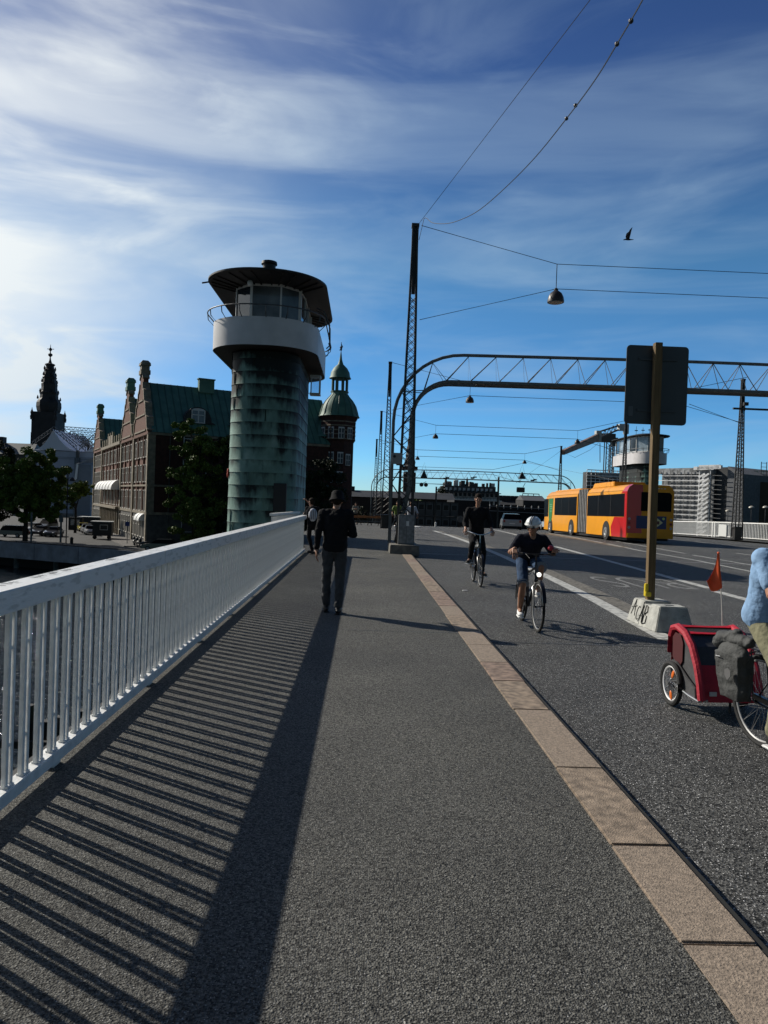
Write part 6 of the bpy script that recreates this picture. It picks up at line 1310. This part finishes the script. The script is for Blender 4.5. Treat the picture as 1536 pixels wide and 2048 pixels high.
    # face details
    if g('face', True):
        for q in (-1, 1): m2 = MB(); m2.ell(hc+hs2*q*.031+lk*.085+hu*.008, (.013, .008, .007), H, 10, 6); m2.build('eye', M_hair, T, smooth=True)
        m2 = MB(); m2.ell(hc+lk*.088-hu*.052, (.022, .007, .005), H, 10, 6); m2.build('mouth', mat('lips', (.22, .08, .06), .5), T, smooth=True)
    # top
    e = g('te', .020); mb = MB(); torso(mb, e, low=g('hem', .06))
    ex2 = None
    for s_ in 'LR':
        a, b2, c2 = P['sh'+s_], P['el'+s_], P['wr'+s_]
        if g('sleeve', 'long') == 'long':
            mb.cap(a, b2, .066, .054); mb.cap(b2, b2+(c2-b2)*g('cuff', .88), .054, .040)
        else: mb.cap(a, a+(b2-a)*g('sl', .62), .068, .060)
    fleshy('shirt' if g('sleeve') == 'short' else 'pullover', mb, o['top'], T, vox, g('sm', 14), g('fold', .014), g('fs', .07))
    # legs
    mb = MB(); pw_ = g('leg', 1.0)
    mb.ell(P['pelvis']-up*.02, (.165*fat, .125*fat, .115), TB); L = g('short', 0)
    for s_ in 'LR':
        a, b2, c2 = P['hip'+s_], P['kn'+s_], P['an'+s_]
        if L: mb.cap(a, a+(b2-a)*L, .094*pw_, .078*pw_)
        else: mb.cap(a, b2, .090*pw_, .066*pw_); mb.cap(b2, c2+(b2-c2)*.08, .066*pw_, .056*pw_)
    fleshy('shorts' if L else 'trousers', mb, o['bottom'], T, vox, g('sm', 14), g('fold', .014), g('fs', .07))
    if L:
        for s_ in 'LR':
            a, b2 = P['hip'+s_], P['kn'+s_]; d_ = (b2-a).normalized(); p = a+(b2-a)*L+d_*.05; m2 = MB(); m2.tube([p-d_*.02, p+d_*.02], .087*pw_, 14); m2.build('turned_cuff', mat('denim_cuff', (.22, .25, .30), .8), T, smooth=True)
    # shoes
    for s_ in 'LR':
        a, t_ = P['an'+s_], P['to'+s_]; d_ = (t_-a); d_.z = g('ft', 0); d_.normalize(); s2 = V((d_.y, -d_.x, 0)).normalized(); u2 = s2.cross(d_); Q = Matrix((s2, d_, u2)).transposed(); b0 = V((a.x, a.y, a.z-.05))
        mb = MB(); mb.ell(b0+d_*.05-u2*.0, (.044, .135, .038), Q); mb.ell(b0+d_*.0+u2*.02, (.042, .06, .05), Q); mb.ell(b0+d_*.13-u2*.006, (.047, .062, .030), Q); sh_ = fleshy('shoe', mb, o['shoe'], T, .008, 2)
        m2 = MB(); m2.box((0, 0, 0), (.088, .28, .018)); so_ = m2.build('sole', o.get('sole', M_dark), sh_, bevel=.008); so_.matrix_local = Matrix.Translation(b0+d_*.06-u2*.04)@Q.to_4x4()
    if g('hair'):
        mb = MB(); mb.ell(hc+hu*.046-lk*.016, (.082, .099, .088), H, 20, 12); mb.ell(hc-lk*.045-hu*.01, (.078, .06, .075), H); fleshy('hair', mb, g('hair'), T, .008, 2, .012, .03)
    return T, P, H, hc, lk, hu, hs2
def bicycle(loc, rz, label, frame, saddle=.96, hb=1.06, bar='city', lamp=False, crank=0.0, r=.34, rack=False, steer=0, L=.52, chain=True, dark=False, hbw=.29):
    T = empty('bicycle', loc, label, 'bicycle', rz)
    met = M_bikeb if dark else M_chrome
    def wheel(y):
        c = V((0, y, r)); mb = MB(); mb.tube([c+V((0, (r-.02)*cos(2*pi*k/36), (r-.02)*sin(2*pi*k/36))) for k in range(36)], .0195, 8, closed=True); w = mb.build('wheel', M_tyre, T, smooth=True)
        mb = MB(); mb.tube([c+V((0, (r-.045)*cos(2*pi*k/36), (r-.045)*sin(2*pi*k/36))) for k in range(36)], .011, 6, closed=True); mb.build('rim', M_rim, w, smooth=True)
        pts = []
        for k in range(16): a = 2*pi*k/16; pts += [c+V((.025*(-1)**k, .02*cos(a+1), .02*sin(a+1))), c+V((0, (r-.05)*cos(a), (r-.05)*sin(a)))]
        mb = MB(); mb.tube(pts, .0022, 4, closed=True); mb.build('spokes', M_chrome, w); mb = MB(); mb.cyl(c-V((.05, 0, 0)), c+V((.05, 0, 0)), .022, 10); mb.build('hub', met, w); return w
    wheel(-L); wheel(L)
    bb, st, ht, hb_, fk = V((0, -.08, .29)), V((0, -.25, .80)), V((0, .31, .92)), V((0, .36, .70)), V((0, L, r)); ra = V((0, -L, r))
    mb = MB(); mb.tube([bb, st], .017, 8); mb.tube([ht, hb_], .021, 8); mb.tube([st-V((0, 0, .05)), ht-V((0, 0, .04))], .018, 8) if bar != 'step' else mb.tube([st-V((0, 0, .25)), ht-V((0, 0, .1))], .018, 8); mb.tube([bb, hb_+V((0, 0, .03))], .022, 8)
    for s in (-1, 1): mb.tube([bb+V((s*.03, 0, 0)), ra+V((s*.055, 0, 0))], .010, 6); mb.tube([st-V((0, 0, .06)), ra+V((s*.055, 0, 0))], .008, 6)
    mb.build('frame', frame, T, smooth=True)
    mb = MB(); mb.tube([hb_, V((0, .375, .66))], .02, 8)
    for s in (-1, 1): mb.tube([V((s*.02, .37, .68)), V((s*.055, .39, .62)), V((s*.055, L-.03, .42)), fk+V((s*.055, 0, 0))], .012, 6)
    mb.build('fork', frame, T, smooth=True)
    mb = MB(); mb.tube([st, V((0, -.27, saddle-.04))], .013, 8); mb.build('seat_post', met, T)
    mb = MB(); mb.ell((0, -.33, saddle), (.085, .10, .035)); mb.cap((0, -.28, saddle), (0, -.14, saddle-.005), .045, .022); fleshy('saddle', mb, M_shoeb, T, .012, 2)
    mb = MB(); mb.tube([ht, V((0, .29, hb-.02))], .013, 8); w = hbw
    if bar == 'flat': P_ = [(-w, .20, hb+.01), (-.1, .30, hb), (.1, .30, hb), (w, .20, hb+.01)]
    else: P_ = [(-w, .05, hb+.03), (-w+.02, .16, hb+.04), (-.16, .30, hb+.0), (-.05, .31, hb-.03), (.05, .31, hb-.03), (.16, .30, hb+.0), (w-.02, .16, hb+.04), (w, .05, hb+.03)]
    mb.tube(P_, .012, 8); h_ = mb.build('handlebar', met, T, smooth=True)
    for s in (-1, 1):
        a, b2 = V(P_[0 if s < 0 else -1]), V(P_[1 if s < 0 else -2]); d = (b2-a).normalized(); m2 = MB(); m2.tube([a, a+d*.12], .018, 8); m2.build('grip', M_shoeb, h_, smooth=True)
        m2 = MB(); m2.tube([a+d*.16, a+d*.10+V((s*.01, .05, -.02)), a+d*.01+V((s*.01, .06, -.02))], .005, 5); m2.build('brake_lever', met, h_)
    m2 = MB(); m2.tube([V((.15, .3, hb)), V((.12, .42, hb-.05)), V((.05, .42, hb-.28)), V((.02, .38, .8))], .004, 5); m2.build('brake_cable', M_dark, T)
    for s, a in ((1, crank), (-1, crank+pi)):
        e_ = bb+V((s*.075, .17*sin(a), -.17*cos(a))); mb = MB(); mb.bar(bb+V((s*.06, 0, 0)), e_, .016, .026); c_ = mb.build('crank', met, T); m2 = MB(); m2.box(e_+V((s*.055, 0, 0)), (.09, .07, .022)); m2.build('pedal', M_dark, c_)
    mb = MB(); mb.lathe([(.09, -.004), (.09, .004)], 20, bb+V((.055, 0, 0)), axis=(1, 0, 0)); mb.build('chainring', met, T)
    if chain: mb = MB(); mb.bar(bb+V((.06, 0, .07)), ra+V((.06, 0, .04)), .03, .04); mb.build('chain_guard', M_bikeb, T)
    for y, a0, a1 in ((-L, 20, 200), (L, 15, 150)):
        mb = MB(); pts = [V((0, y-(r+.02)*cos(R(180-a)), r+(r+.02)*sin(R(a)))) for a in range(a0, a1, 10)]
        for p, q in zip(pts[:-1], pts[1:]): mb.bar(p, q+(q-p)*.15, .05, .006, up=(0, p.y-y, p.z-r))
        mb.build('mudguard', M_bikeb, T)
    if lamp:
        mb = MB(); mb.ell((0, .47, .80), (.035, .045, .035)); lp = mb.build('headlight', M_bikeb, T, smooth=True); m2 = MB(); m2.lathe([(.032, 0), (.02, .014)], 12, (0, .505, .80), axis=(0, 1, 0)); m2.build('lens', mat('lit_lens', (.9, .9, .85), .2, emit=(2.2, 2.2, 2.0)), lp)
    if rack:
        mb = MB(); 
        for s in (-1, 1): mb.tube([(s*.06, -.72, .72), (s*.06, -.28, .74)], .007, 5); mb.tube([(s*.07, -L, r), (s*.06, -.58, .72)], .006, 5)
        for y in (-.7, -.5, -.3): mb.tube([(-.06, y, .725), (.06, y, .725)], .006, 5)
        mb.build('rack', M_bikeb, T)
    return T
# ---- helmeted cyclist
b1 = (2.475, 10.71, RZ)
bicycle(b1, pi, 'dark trekking bicycle with lit headlight ridden by the cyclist in the white helmet', mat('grey_bike_paint', (.035, .036, .04), .35, coat=.4), saddle=.90, hb=1.07, bar='flat', lamp=True, crank=-.15, rack=True, dark=True, r=.355)
J1 = dict(pelvis=(0, -.27, .98), chest=(0, -.06, 1.20), neck=(0, .03, 1.345), head=(.01, .075, 1.455), shL=(-.172, -.01, 1.28), shR=(.172, -.01, 1.28), elL=(-.315, .02, 1.07), elR=(.31, .0, 1.07), wrL=(-.285, .185, 1.125), wrR=(.285, .17, 1.135),
          hipL=(-.09, -.22, .94), hipR=(.09, -.22, .94), knL=(-.11, .15, .87), knR=(.12, .05, .62), anL=(-.115, -.02, .53), anR=(.125, -.08, .225), toL=(-.12, .12, .5), toR=(.14, .08, .20))
T1, P, H, hc, lk, hu, hs2 = person('person', b1, pi, 'cyclist in white helmet, black shirt and denim shorts looking aside on a dark bicycle', J1, (.52, .80, -.20), dict(skin=M_skint, top=M_navy, bottom=mat('denim', (.022, .055, .12), .9, var=.25, vscale=9, bump=.3, bscale=80), sleeve='short', sl=.80, short=.86, shoe=M_shoew, sole=M_shoew, hair=M_hair, curlL=.9, curlR=.45, hnL=(0, .2, -1), hnR=(0, .5, -1), hdR=(.05, .5, -.55), fat=1.0))
mb = MB(); mb.ell(hc+hu*.055-lk*.012, (.105, .135, .092), H, 24, 14); he = fleshy('helmet', mb, mat('white_helmet', (.80, .80, .78), .3, coat=.3), T1, .010, 2)
mb = MB(); mb.tube([hc+hu*.045+V([a*.108 for a in hs2])*cos(t)-lk*.012+lk*.138*sin(t) for t in [2*pi*k/24 for k in range(24)]], .012, 6, closed=True); mb.build('rim', mat('white_helmet', (.8, .8, .8)), he)
for q in (-.2, .05): mb = MB(); mb.tube([hc+hu*.055-lk*.012+hs2*q*.105+(lk*.136*sin(t)+hu*.094*cos(t))*sqrt(1-q*q*.9) for t in [R(-60)+R(150)*k/12 for k in range(13)]], .005, 5); mb.build('stripe', M_dark, he)
mb = MB(); mb.cap(hc+lk*.10+hu*.035-hs2*.05, hc+lk*.10+hu*.035+hs2*.05, .012, .012); mb.build('peak', M_dark, he, smooth=True)
mb = MB()
for q in (-1, 1): mb.tube([hc+hs2*q*.082+hu*.02, hc+hs2*q*.07+lk*.02-hu*.05, hc+lk*.05-hu*.115], .005, 5)
mb.build('chin_strap', M_dark, he)
for q in (-1, 1): mb = MB(); mb.ell(hc+hs2*q*.034+lk*.094+hu*.006, (.028, .008, .018), H, 12, 8); mb.build('sunglasses_lens', M_glass, T1, smooth=True)
mb = MB(); mb.ell((-.245, .235, 1.155), (.045, .045, .04)); tag(mb.build('bicycle_bell', mat('red_bell', (.45, .03, .05), .4), smooth=True), 'round red bell on the handlebar beside the hand of the cyclist in white helmet', 'bell'); bell = bpy.data.objects['bicycle_bell']; bell.location = b1; bell.rotation_euler = (0, 0, pi)
bpy.data.objects['bicycle_bell'].data.transform(Matrix.Translation((.03, .02, .01)))
# ---- upright cyclist in black
b2c = (2.54, 16.16, RZ)
bicycle(b2c, pi, 'black city bicycle with a pale swept handlebar ridden by the man in black', M_bikeb, saddle=1.02, hb=1.13, bar='city', crank=2.7, rack=True)
J2 = dict(pelvis=(0, -.28, 1.10), chest=(0, -.20, 1.47), neck=(0, -.17, 1.70), head=(0, -.14, 1.865), shL=(-.195, -.20, 1.625), shR=(.195, -.20, 1.625), elL=(-.29, -.13, 1.33), elR=(.29, -.13, 1.33), wrL=(-.285, .075, 1.20), wrR=(.285, .075, 1.20),
          hipL=(-.09, -.24, 1.06), hipR=(.09, -.24, 1.06), knL=(-.12, .07, .73), knR=(.15, .20, .90), anL=(-.13, -.08, .27), anR=(.16, .0, .55), toL=(-.20, .10, .22), toR=(.24, .14, .50))
person('person', b2c, pi, 'upright man with short dark hair, all in black, riding towards us', J2, (.05, 1, -.05), dict(top=M_blkc, bottom=M_blkc, cuff=.62, shoe=M_shoeb, sole=M_shoew, hair=M_hair, curlL=1.0, curlR=1.0, fold=.02))
# ---- far cyclist in white shirt and the one in a yellow vest
for (x, y, lab, topm, look, ws, blab) in ((2.3, 35.2, 'distant cyclist in a white shirt just right of the near mast', mat('white_cloth', (.55, .56, .62), .8), (0, 1, 0), 1, 'bicycle of the distant cyclist in the white shirt'), (1.95, 42.0, 'distant cyclist in a yellow green vest seen through the lattice mast', mat('hi_vis', (.16, .22, .04), .7), (0, 1, 0), 0, 'bicycle of the distant cyclist in the yellow green vest')):
    bc = (x, y, gz(y)+RZ); bicycle(bc, pi, blab, M_bikeb, saddle=.98, hb=1.08, crank=.3, lamp=bool(ws), dark=True)
    Jx = dict(pelvis=(0, -.28, 1.04), chest=(0, -.17, 1.38), neck=(0, -.12, 1.58), head=(0, -.08, 1.72), shL=(-.19, -.15, 1.52), shR=(.19, -.15, 1.52), elL=(-.30, -.1, 1.25), elR=(.30, -.1, 1.25), wrL=(-.285, .07, 1.13), wrR=(.285, .07, 1.13),
              hipL=(-.09, -.24, 1.0), hipR=(.09, -.24, 1.0), knL=(-.12, .07, .66), knR=(.12, .18, .86), anL=(-.12, -.1, .24), anR=(.12, -.02, .47), toL=(-.12, .08, .2), toR=(.12, .14, .44))
    person('person', bc, pi, lab, Jx, look, dict(vox=.02, top=topm, bottom=M_blkc, shoe=M_shoew, sleeve='short', sl=.95, hair=M_hair, face=False, fold=.01))
# ---- walking man seen from behind
wb = (-.39, 10.72, 0)
JW = dict(pelvis=(0, 0, .965), chest=(0, .0, 1.29), neck=(0, .02, 1.50), head=(.01, .055, 1.632), shL=(-.185, 0, 1.445), shR=(.185, 0, 1.445), elL=(-.245, -.06, 1.16), elR=(.265, -.04, 1.15), wrL=(-.265, .0, .915), wrR=(.16, .20, 1.16),
          hipL=(-.088, 0, .93), hipR=(.088, 0, .93), knL=(-.115, .045, .51), knR=(.09, .01, .50), anL=(-.10, .10, .10), anR=(.075, -.09, .10), toL=(-.12, .26, .06), toR=(.09, .07, .06))
TWk, P, H, hc, lk, hu, hs2 = person('person', wb, 0, 'man in black sweater, dark bucket hat and grey jeans walking away on the footway', JW, (.05, 1, -.35), dict(top=M_blkc, bottom=mat('grey_denim', (.050, .053, .058), .9, var=.3, vscale=5, bump=.4, bscale=70), shoe=M_shoeb, hair=M_hair, leg=1.10, fold=.034, fs=.09, curlL=.35, hdL=(-.02, .1, -1), hnL=(1, 0, 0), curlR=.9, te=.026, vox=.008))
mb = MB(); Q = H; prof = [(.118, -.062), (.125, -.058), (.098, .0), (.092, .03), (.089, .075), (.075, .095), (.03, .102)]; mb.lathe(prof, 26, hc+hu*.035-lk*.01, axis=hu, sx=1, sy=1.12); mb.build('bucket_hat', M_blkc, TWk, smooth=True)
mb = MB(); mb.box((.13, .28, 1.21), (.075, .012, .15)); ph = mb.build('phone', M_glass, bevel=.003); ph.location = wb; tag(ph, 'dark phone held in front of the walking man in black', 'phone')
# ---- striped top person leaning at the end of the railing
sbp = (-1.50, 22.35, 0)
JS = dict(pelvis=(0, 0, .92), chest=(-.03, .05, 1.22), neck=(-.05, .07, 1.42), head=(-.06, .08, 1.55), shL=(-.18, .10, 1.36), shR=(.13, .02, 1.36), elL=(-.24, .12, 1.10), elR=(-.02, .16, 1.38), wrL=(-.22, .25, 1.18), wrR=(-.16, .18, 1.56),
          hipL=(-.08, 0, .90), hipR=(.08, 0, .90), knL=(-.10, .10, .50), knR=(.16, -.12, .48), anL=(.02, .10, .10), anR=(.12, -.22, .10), toL=(-.08, .20, .06), toR=(.02, -.12, .06))
person('person', sbp, R(10), 'person in black with striped backpack stopped at the railing end', JS, (-.6, .8, 0), dict(vox=.012, top=M_blkc, bottom=M_blkc, shoe=M_shoeb, hair=M_hair, face=False, fold=.015))
bg_ = empty('backpack', (sbp[0]+.0, sbp[1]-.16, 1.17), 'white and dark striped backpack on the person at the railing end', 'backpack')
mb = MB(); mb.ell((0, 0, 0), (.13, .09, .20)); fleshy('bag', mb, mat('white_cloth', (.55, .56, .62), .8), bg_, .012, 2)
for k in range(4): mb = MB(); x_ = -.085+.055*k; mb.tube([(x_, -.075, -.14), (x_, -.093, 0), (x_, -.075, .14)], .008, 5); mb.build('stripe', M_blkc, bg_)
fp = (-.60, 60, gz(60)); JF = dict(pelvis=(0, 0, .95), chest=(0, .0, 1.29), neck=(0, .0, 1.50), head=(0, .0, 1.63), shL=(-.185, 0, 1.445), shR=(.185, 0, 1.445), elL=(-.26, .05, 1.2), elR=(.26, .05, 1.2), wrL=(-.1, .2, 1.25), wrR=(.12, .2, 1.25),
          hipL=(-.09, 0, .93), hipR=(.09, 0, .93), knL=(-.1, .06, .51), knR=(.09, -.04, .50), anL=(-.1, .10, .10), anR=(.09, -.12, .10), toL=(-.1, .26, .06), toR=(.09, .03, .06))
person('person', fp, pi, 'far walker in a pale jacket beyond the man in the bucket hat', JF, (0, 1, 0), dict(vox=.02, top=mat('pale_jacket', (.35, .33, .27), .8, col2=(.05, .05, .05), vscale=6), bottom=M_blkc, shoe=M_shoeb, hair=M_hair, face=False))
# ---- rider at the right edge, his bicycle, bag and child trailer
ra_ = pi+R(7); bR = (3.10, 4.93, RZ)
bicycle(bR, ra_, 'touring bicycle towing the red trailer at the right edge', M_bikeb, saddle=.99, hb=1.05, bar='flat', crank=.05, rack=True, dark=True, r=.345)
JR = dict(pelvis=(.12, -.27, 1.02), chest=(.15, -.13, 1.33), neck=(.12, -.03, 1.53), head=(.10, .03, 1.68), shL=(-.06, -.06, 1.46), shR=(.335, -.10, 1.45), elL=(-.22, .03, 1.24), elR=(.37, .05, 1.21), wrL=(-.26, .16, 1.11), wrR=(.28, .16, 1.12),
          hipL=(-.08, -.24, .98), hipR=(.22, -.24, .98), knL=(-.12, .18, .84), knR=(.245, .06, .66), anL=(-.13, 0, .50), anR=(.215, -.08, .225), toL=(-.13, .15, .46), toR=(.22, .09, .2))
person('person', bR, ra_, 'man in light blue shirt and khaki trousers cut by the right edge of the picture', JR, (-.1, 1, -.1), dict(skin=M_skint, top=mat('light_blue_shirt', (.22, .36, .56), .85, var=.12, vscale=9, bump=.35, bscale=30), bottom=mat('khaki_cloth', (.20, .19, .115), .9, var=.15, vscale=7, bump=.35, bscale=30), sleeve='short', sl=.70, shoe=M_shoeb, sole=M_shoew, hair=M_hair, fold=.010, fs=.05, te=.026, leg=1.16, fat=1.22, vox=.007, hem=.035, sm=14, curlR=.9))
# pannier
pn = empty('pannier_bag', (bR[0]-.05, bR[1]+.04, bR[2]), 'grey roll-top pannier bag hanging on the rack beside the rear wheel', 'bag', ra_)
M_bag = mat('grey_bag_fabric', (.052, .054, .053), .75, var=.15, vscale=8, bump=.35, bscale=50)
mb = MB()
for x_, y_, z_, rx_, ry_, rz2 in ((.17, -.50, .56, .085, .15, .17), (.17, -.47, .44, .075, .13, .10), (.18, -.50, .70, .075, .16, .09)): mb.ell((x_, y_, z_), (rx_, ry_, rz2))
mb.hexa([(.10, -.60, .36), (.22, -.60, .36), (.22, -.38, .36), (.10, -.38, .36), (.10, -.65, .70), (.25, -.65, .70), (.25, -.36, .70), (.10, -.36, .70)])
body = fleshy('bag_body', mb, M_bag, pn, .009, 4, .022, .11)
mb = MB(); mb.cap((.17, -.66, .79), (.16, -.36, .80), .055, .048); mb.cap((.20, -.66, .76), (.16, -.50, .84), .05, .045); fleshy('roll_top', mb, M_bag, pn, .009, 3, .03, .06)
mb = MB(); mb.prism([(0, .045), (.035, .03), (.035, -.01), (0, -.045), (-.035, -.01), (-.035, .03)], lambda u, v, h: (.278+h, -.42+u, .56+v), 0, .004); mb.build('reflector', mat('reflector_grey', (.13, .13, .13), .3), pn)
mb = MB(); mb.tube([(.26, -.60, .66), (.262, -.55, .665)], .004, 5); mb.build('reflective_strip', mat('bright_strip', (.8, .8, .8), .3), pn)
# trailer
ta = pi+R(2); tl = empty('child_trailer', (3.135, 6.54, RZ), 'red and black two wheeled bicycle trailer with an orange safety flag', 'bicycle trailer', ta)
M_tr = mat('trailer_red', (.40, .010, .028), .65, var=.12, vscale=6, bump=.3, bscale=40); M_mesh = mat('black_mesh', (.014, .014, .015), .8, bump=.4, bscale=60); M_tg = mat('trailer_grey', (.055, .055, .058), .8, var=.15, vscale=8, bump=.3, bscale=40)
hwT = .255
prof = [(-.15, .22), (-.175, .45), (-.175, .60), (-.14, .68), (-.05, .705), (.10, .67), (.22, .585), (.32, .44), (.385, .29), (.42, .16)]
for s in (-1, 1):
    mb = MB(); mb.tube([(s*hwT, y, z) for y, z in prof[1:]], .034, 8); a_ = mb.build('side_hoop', M_tr, tl, smooth=True); a_.scale = (1, 1, 1)
    ins = [(.12+(y-.12)*.86, .16+(z-.16)*.90) for y, z in prof]; mb = MB(); mb.prism(ins+[(.37, .14), (-.12, .16)], lambda u, v, h: (s*(hwT-.01+h), u, v), -.004, .004); mb.build('side_window', M_tg, tl)
    mb = MB(); mb.prism([(-.10, .20), (-.10, .40), (.0, .40), (.20, .31), (.36, .25), (.38, .14)], lambda u, v, h: (s*(hwT+.012+h), u, v), 0, .02); mb.build('lower_panel', M_tg, tl, bevel=.005)
    mb = MB(); mb.prism([(-.12, .42), (-.13, .60), (-.08, .65), (.02, .645), (.07, .58), (.07, .42), (.02, .36)], lambda u, v, h: (s*(hwT+.004+h), u, v), 0, .006); mb.build('rear_opening', mat('deep_red', (.06, .004, .006), .8), tl)
    w_ = MB(); c = V((s*.315, -.02, .2)); w_.tube([c+V((0, .178*cos(2*pi*k/30), .178*sin(2*pi*k/30))) for k in range(30)], .023, 8, closed=True); w = w_.build('wheel', M_tyre, tl, smooth=True)
    m2 = MB(); m2.tube([c+V((0, .150*cos(2*pi*k/30), .150*sin(2*pi*k/30))) for k in range(30)], .011, 6, closed=True); m2.build('rim', mat('rim_white', (.75, .75, .75), .4), w, smooth=True)
    pts = []
    for k in range(14): a = 2*pi*k/14; pts += [c+V((.02*(-1)**k, .015*cos(a+1), .015*sin(a+1))), c+V((0, .145*cos(a), .145*sin(a)))]
    m2 = MB(); m2.tube(pts, .003, 4, closed=True); m2.build('spokes', M_chrome, w); m2 = MB(); m2.cyl(c-V((.045, 0, 0)), c+V((.04, 0, 0)), .022, 10); m2.build('hub', M_chrome, w)
    for a in (60, -75): m2 = MB(); m2.ell(c+V((s*.012, .105*cos(R(a)), .105*sin(R(a)))), (.008, .022, .042), Matrix.Rotation(R(a-90), 3, 'X')); m2.build('reflector', mat('orange_reflector', (.75, .16, .02), .35), w, smooth=True)
    mb = MB(); mb.tube([(s*.29, -.03, .2), (s*.30, .02, .2), (s*.30, .30, .17), (s*.27, .40, .15), (s*.20, .42, .16)], .013, 8); mb.build('side_rail', M_chrome, tl, smooth=True)
# top and front skins
def strip(name, m, pr, x0, x1, inset=0.0, zoff=.0):
    mb = MB()
    for (y0, z0), (y1, z1) in zip(pr[:-1], pr[1:]): mb.hexa([(x0, y0, z0-.012+zoff), (x1, y0, z0-.012+zoff), (x1, y1, z1-.012+zoff), (x0, y1, z1-.012+zoff), (x0, y0, z0+zoff), (x1, y0, z0+zoff), (x1, y1, z1+zoff), (x0, y1, z1+zoff)])
    return mb.build(name, m, tl)
strip('roof_mesh', M_mesh, prof[3:6], -hwT+.02, hwT-.02); strip('front_mesh', mat('window_mesh', (.05, .05, .052), .35, bump=.6, bscale=12), prof[5:8], -hwT+.03, hwT-.03, zoff=-.005)
strip('front_panel', M_tr, prof[7:], -hwT, hwT); strip('rear_panel', M_tr, prof[:4], -hwT, hwT)
for y, z in (prof[4], prof[5]): mb = MB(); mb.tube([(-hwT, y, z+.004), (hwT, y, z+.004)], .020, 8); mb.build('roof_hoop', M_tr, tl, smooth=True)
mb = MB(); mb.bb(-hwT, hwT, -.14, .38, .14, .18); mb.build('floor', M_mesh, tl)
mb = MB(); mb.box((.0+.16, .425, .22), (.06, .012, .035)); mb.build('badge', mat('badge_silver', (.5, .5, .5), .4), tl)
mb = MB(); mb.tube([(.0, .41, .15), (0, .41, .06)], .012, 6); mb.build('stand', M_dark, tl)
mb = MB(); mb.tube([(-.22, .38, .18), (-.26, .60, .24), (-.10, .90, .33), (-.02, 1.12, .345)], .015, 8); mb.build('tow_arm', M_chrome, tl, smooth=True)
fl = MB(); p0 = V((-.20, -.36, .55)); tw = at(1437, 1106, 6.85); inv = (Matrix.Translation(tl.location)@Matrix.Rotation(ta, 4, 'Z')).inverted(); p1 = inv@tw; p0 = inv@at(1445, 1262, 6.85)
fl.tube([p0-V((0, 0, .1)), p0, p0+(p1-p0)*.4+V((-.006, 0, 0)), p1], .0055, 6); pole = fl.build('flag_pole', mat('pole_white', (.6, .6, .55), .5), tl)
F_ = [[None]*7 for _ in range(9)]
mb = MB(); N1, N2 = 9, 8; vs = []
top_, bot = p1+V((0, 0, .0)), p0+(p1-p0)*.56
for i in range(N1):
    t = i/(N1-1); a = top_+(bot-top_)*t; wlen = .012+.115*t**1.7
    for j in range(N2):
        u = j/(N2-1); dz = -.035*sin(pi*min(1, u*1.1))*t+.075*max(0, u-.55)/.45*t**3-.02*u*t
        vs.append(a+V((wlen*u, .035*sin(u*4+t*2)*t, dz)))
fs = [(i*N2+j, i*N2+j+1, (i+1)*N2+j+1, (i+1)*N2+j) for i in range(N1-1) for j in range(N2-1)]
o_ = len(vs); vs += [v+V((0, .0025, 0)) for v in vs]; fs += [tuple(q+o_ for q in f) for f in fs]
mb.add(vs, fs); mb.build('flag', mat('flag_orange', (.80, .10, .015), .55), pole, smooth=True)
mb = MB(); mb.tube([bot, top_], .010, 6); mb.build('flag_sleeve', MATS['flag_orange'], pole); mb = MB(); mb.ell(top_, (.013, .013, .012), n=8, m=6); mb.build('pole_cap', MATS['flag_orange'], pole)
bpy.context.view_layer.update()
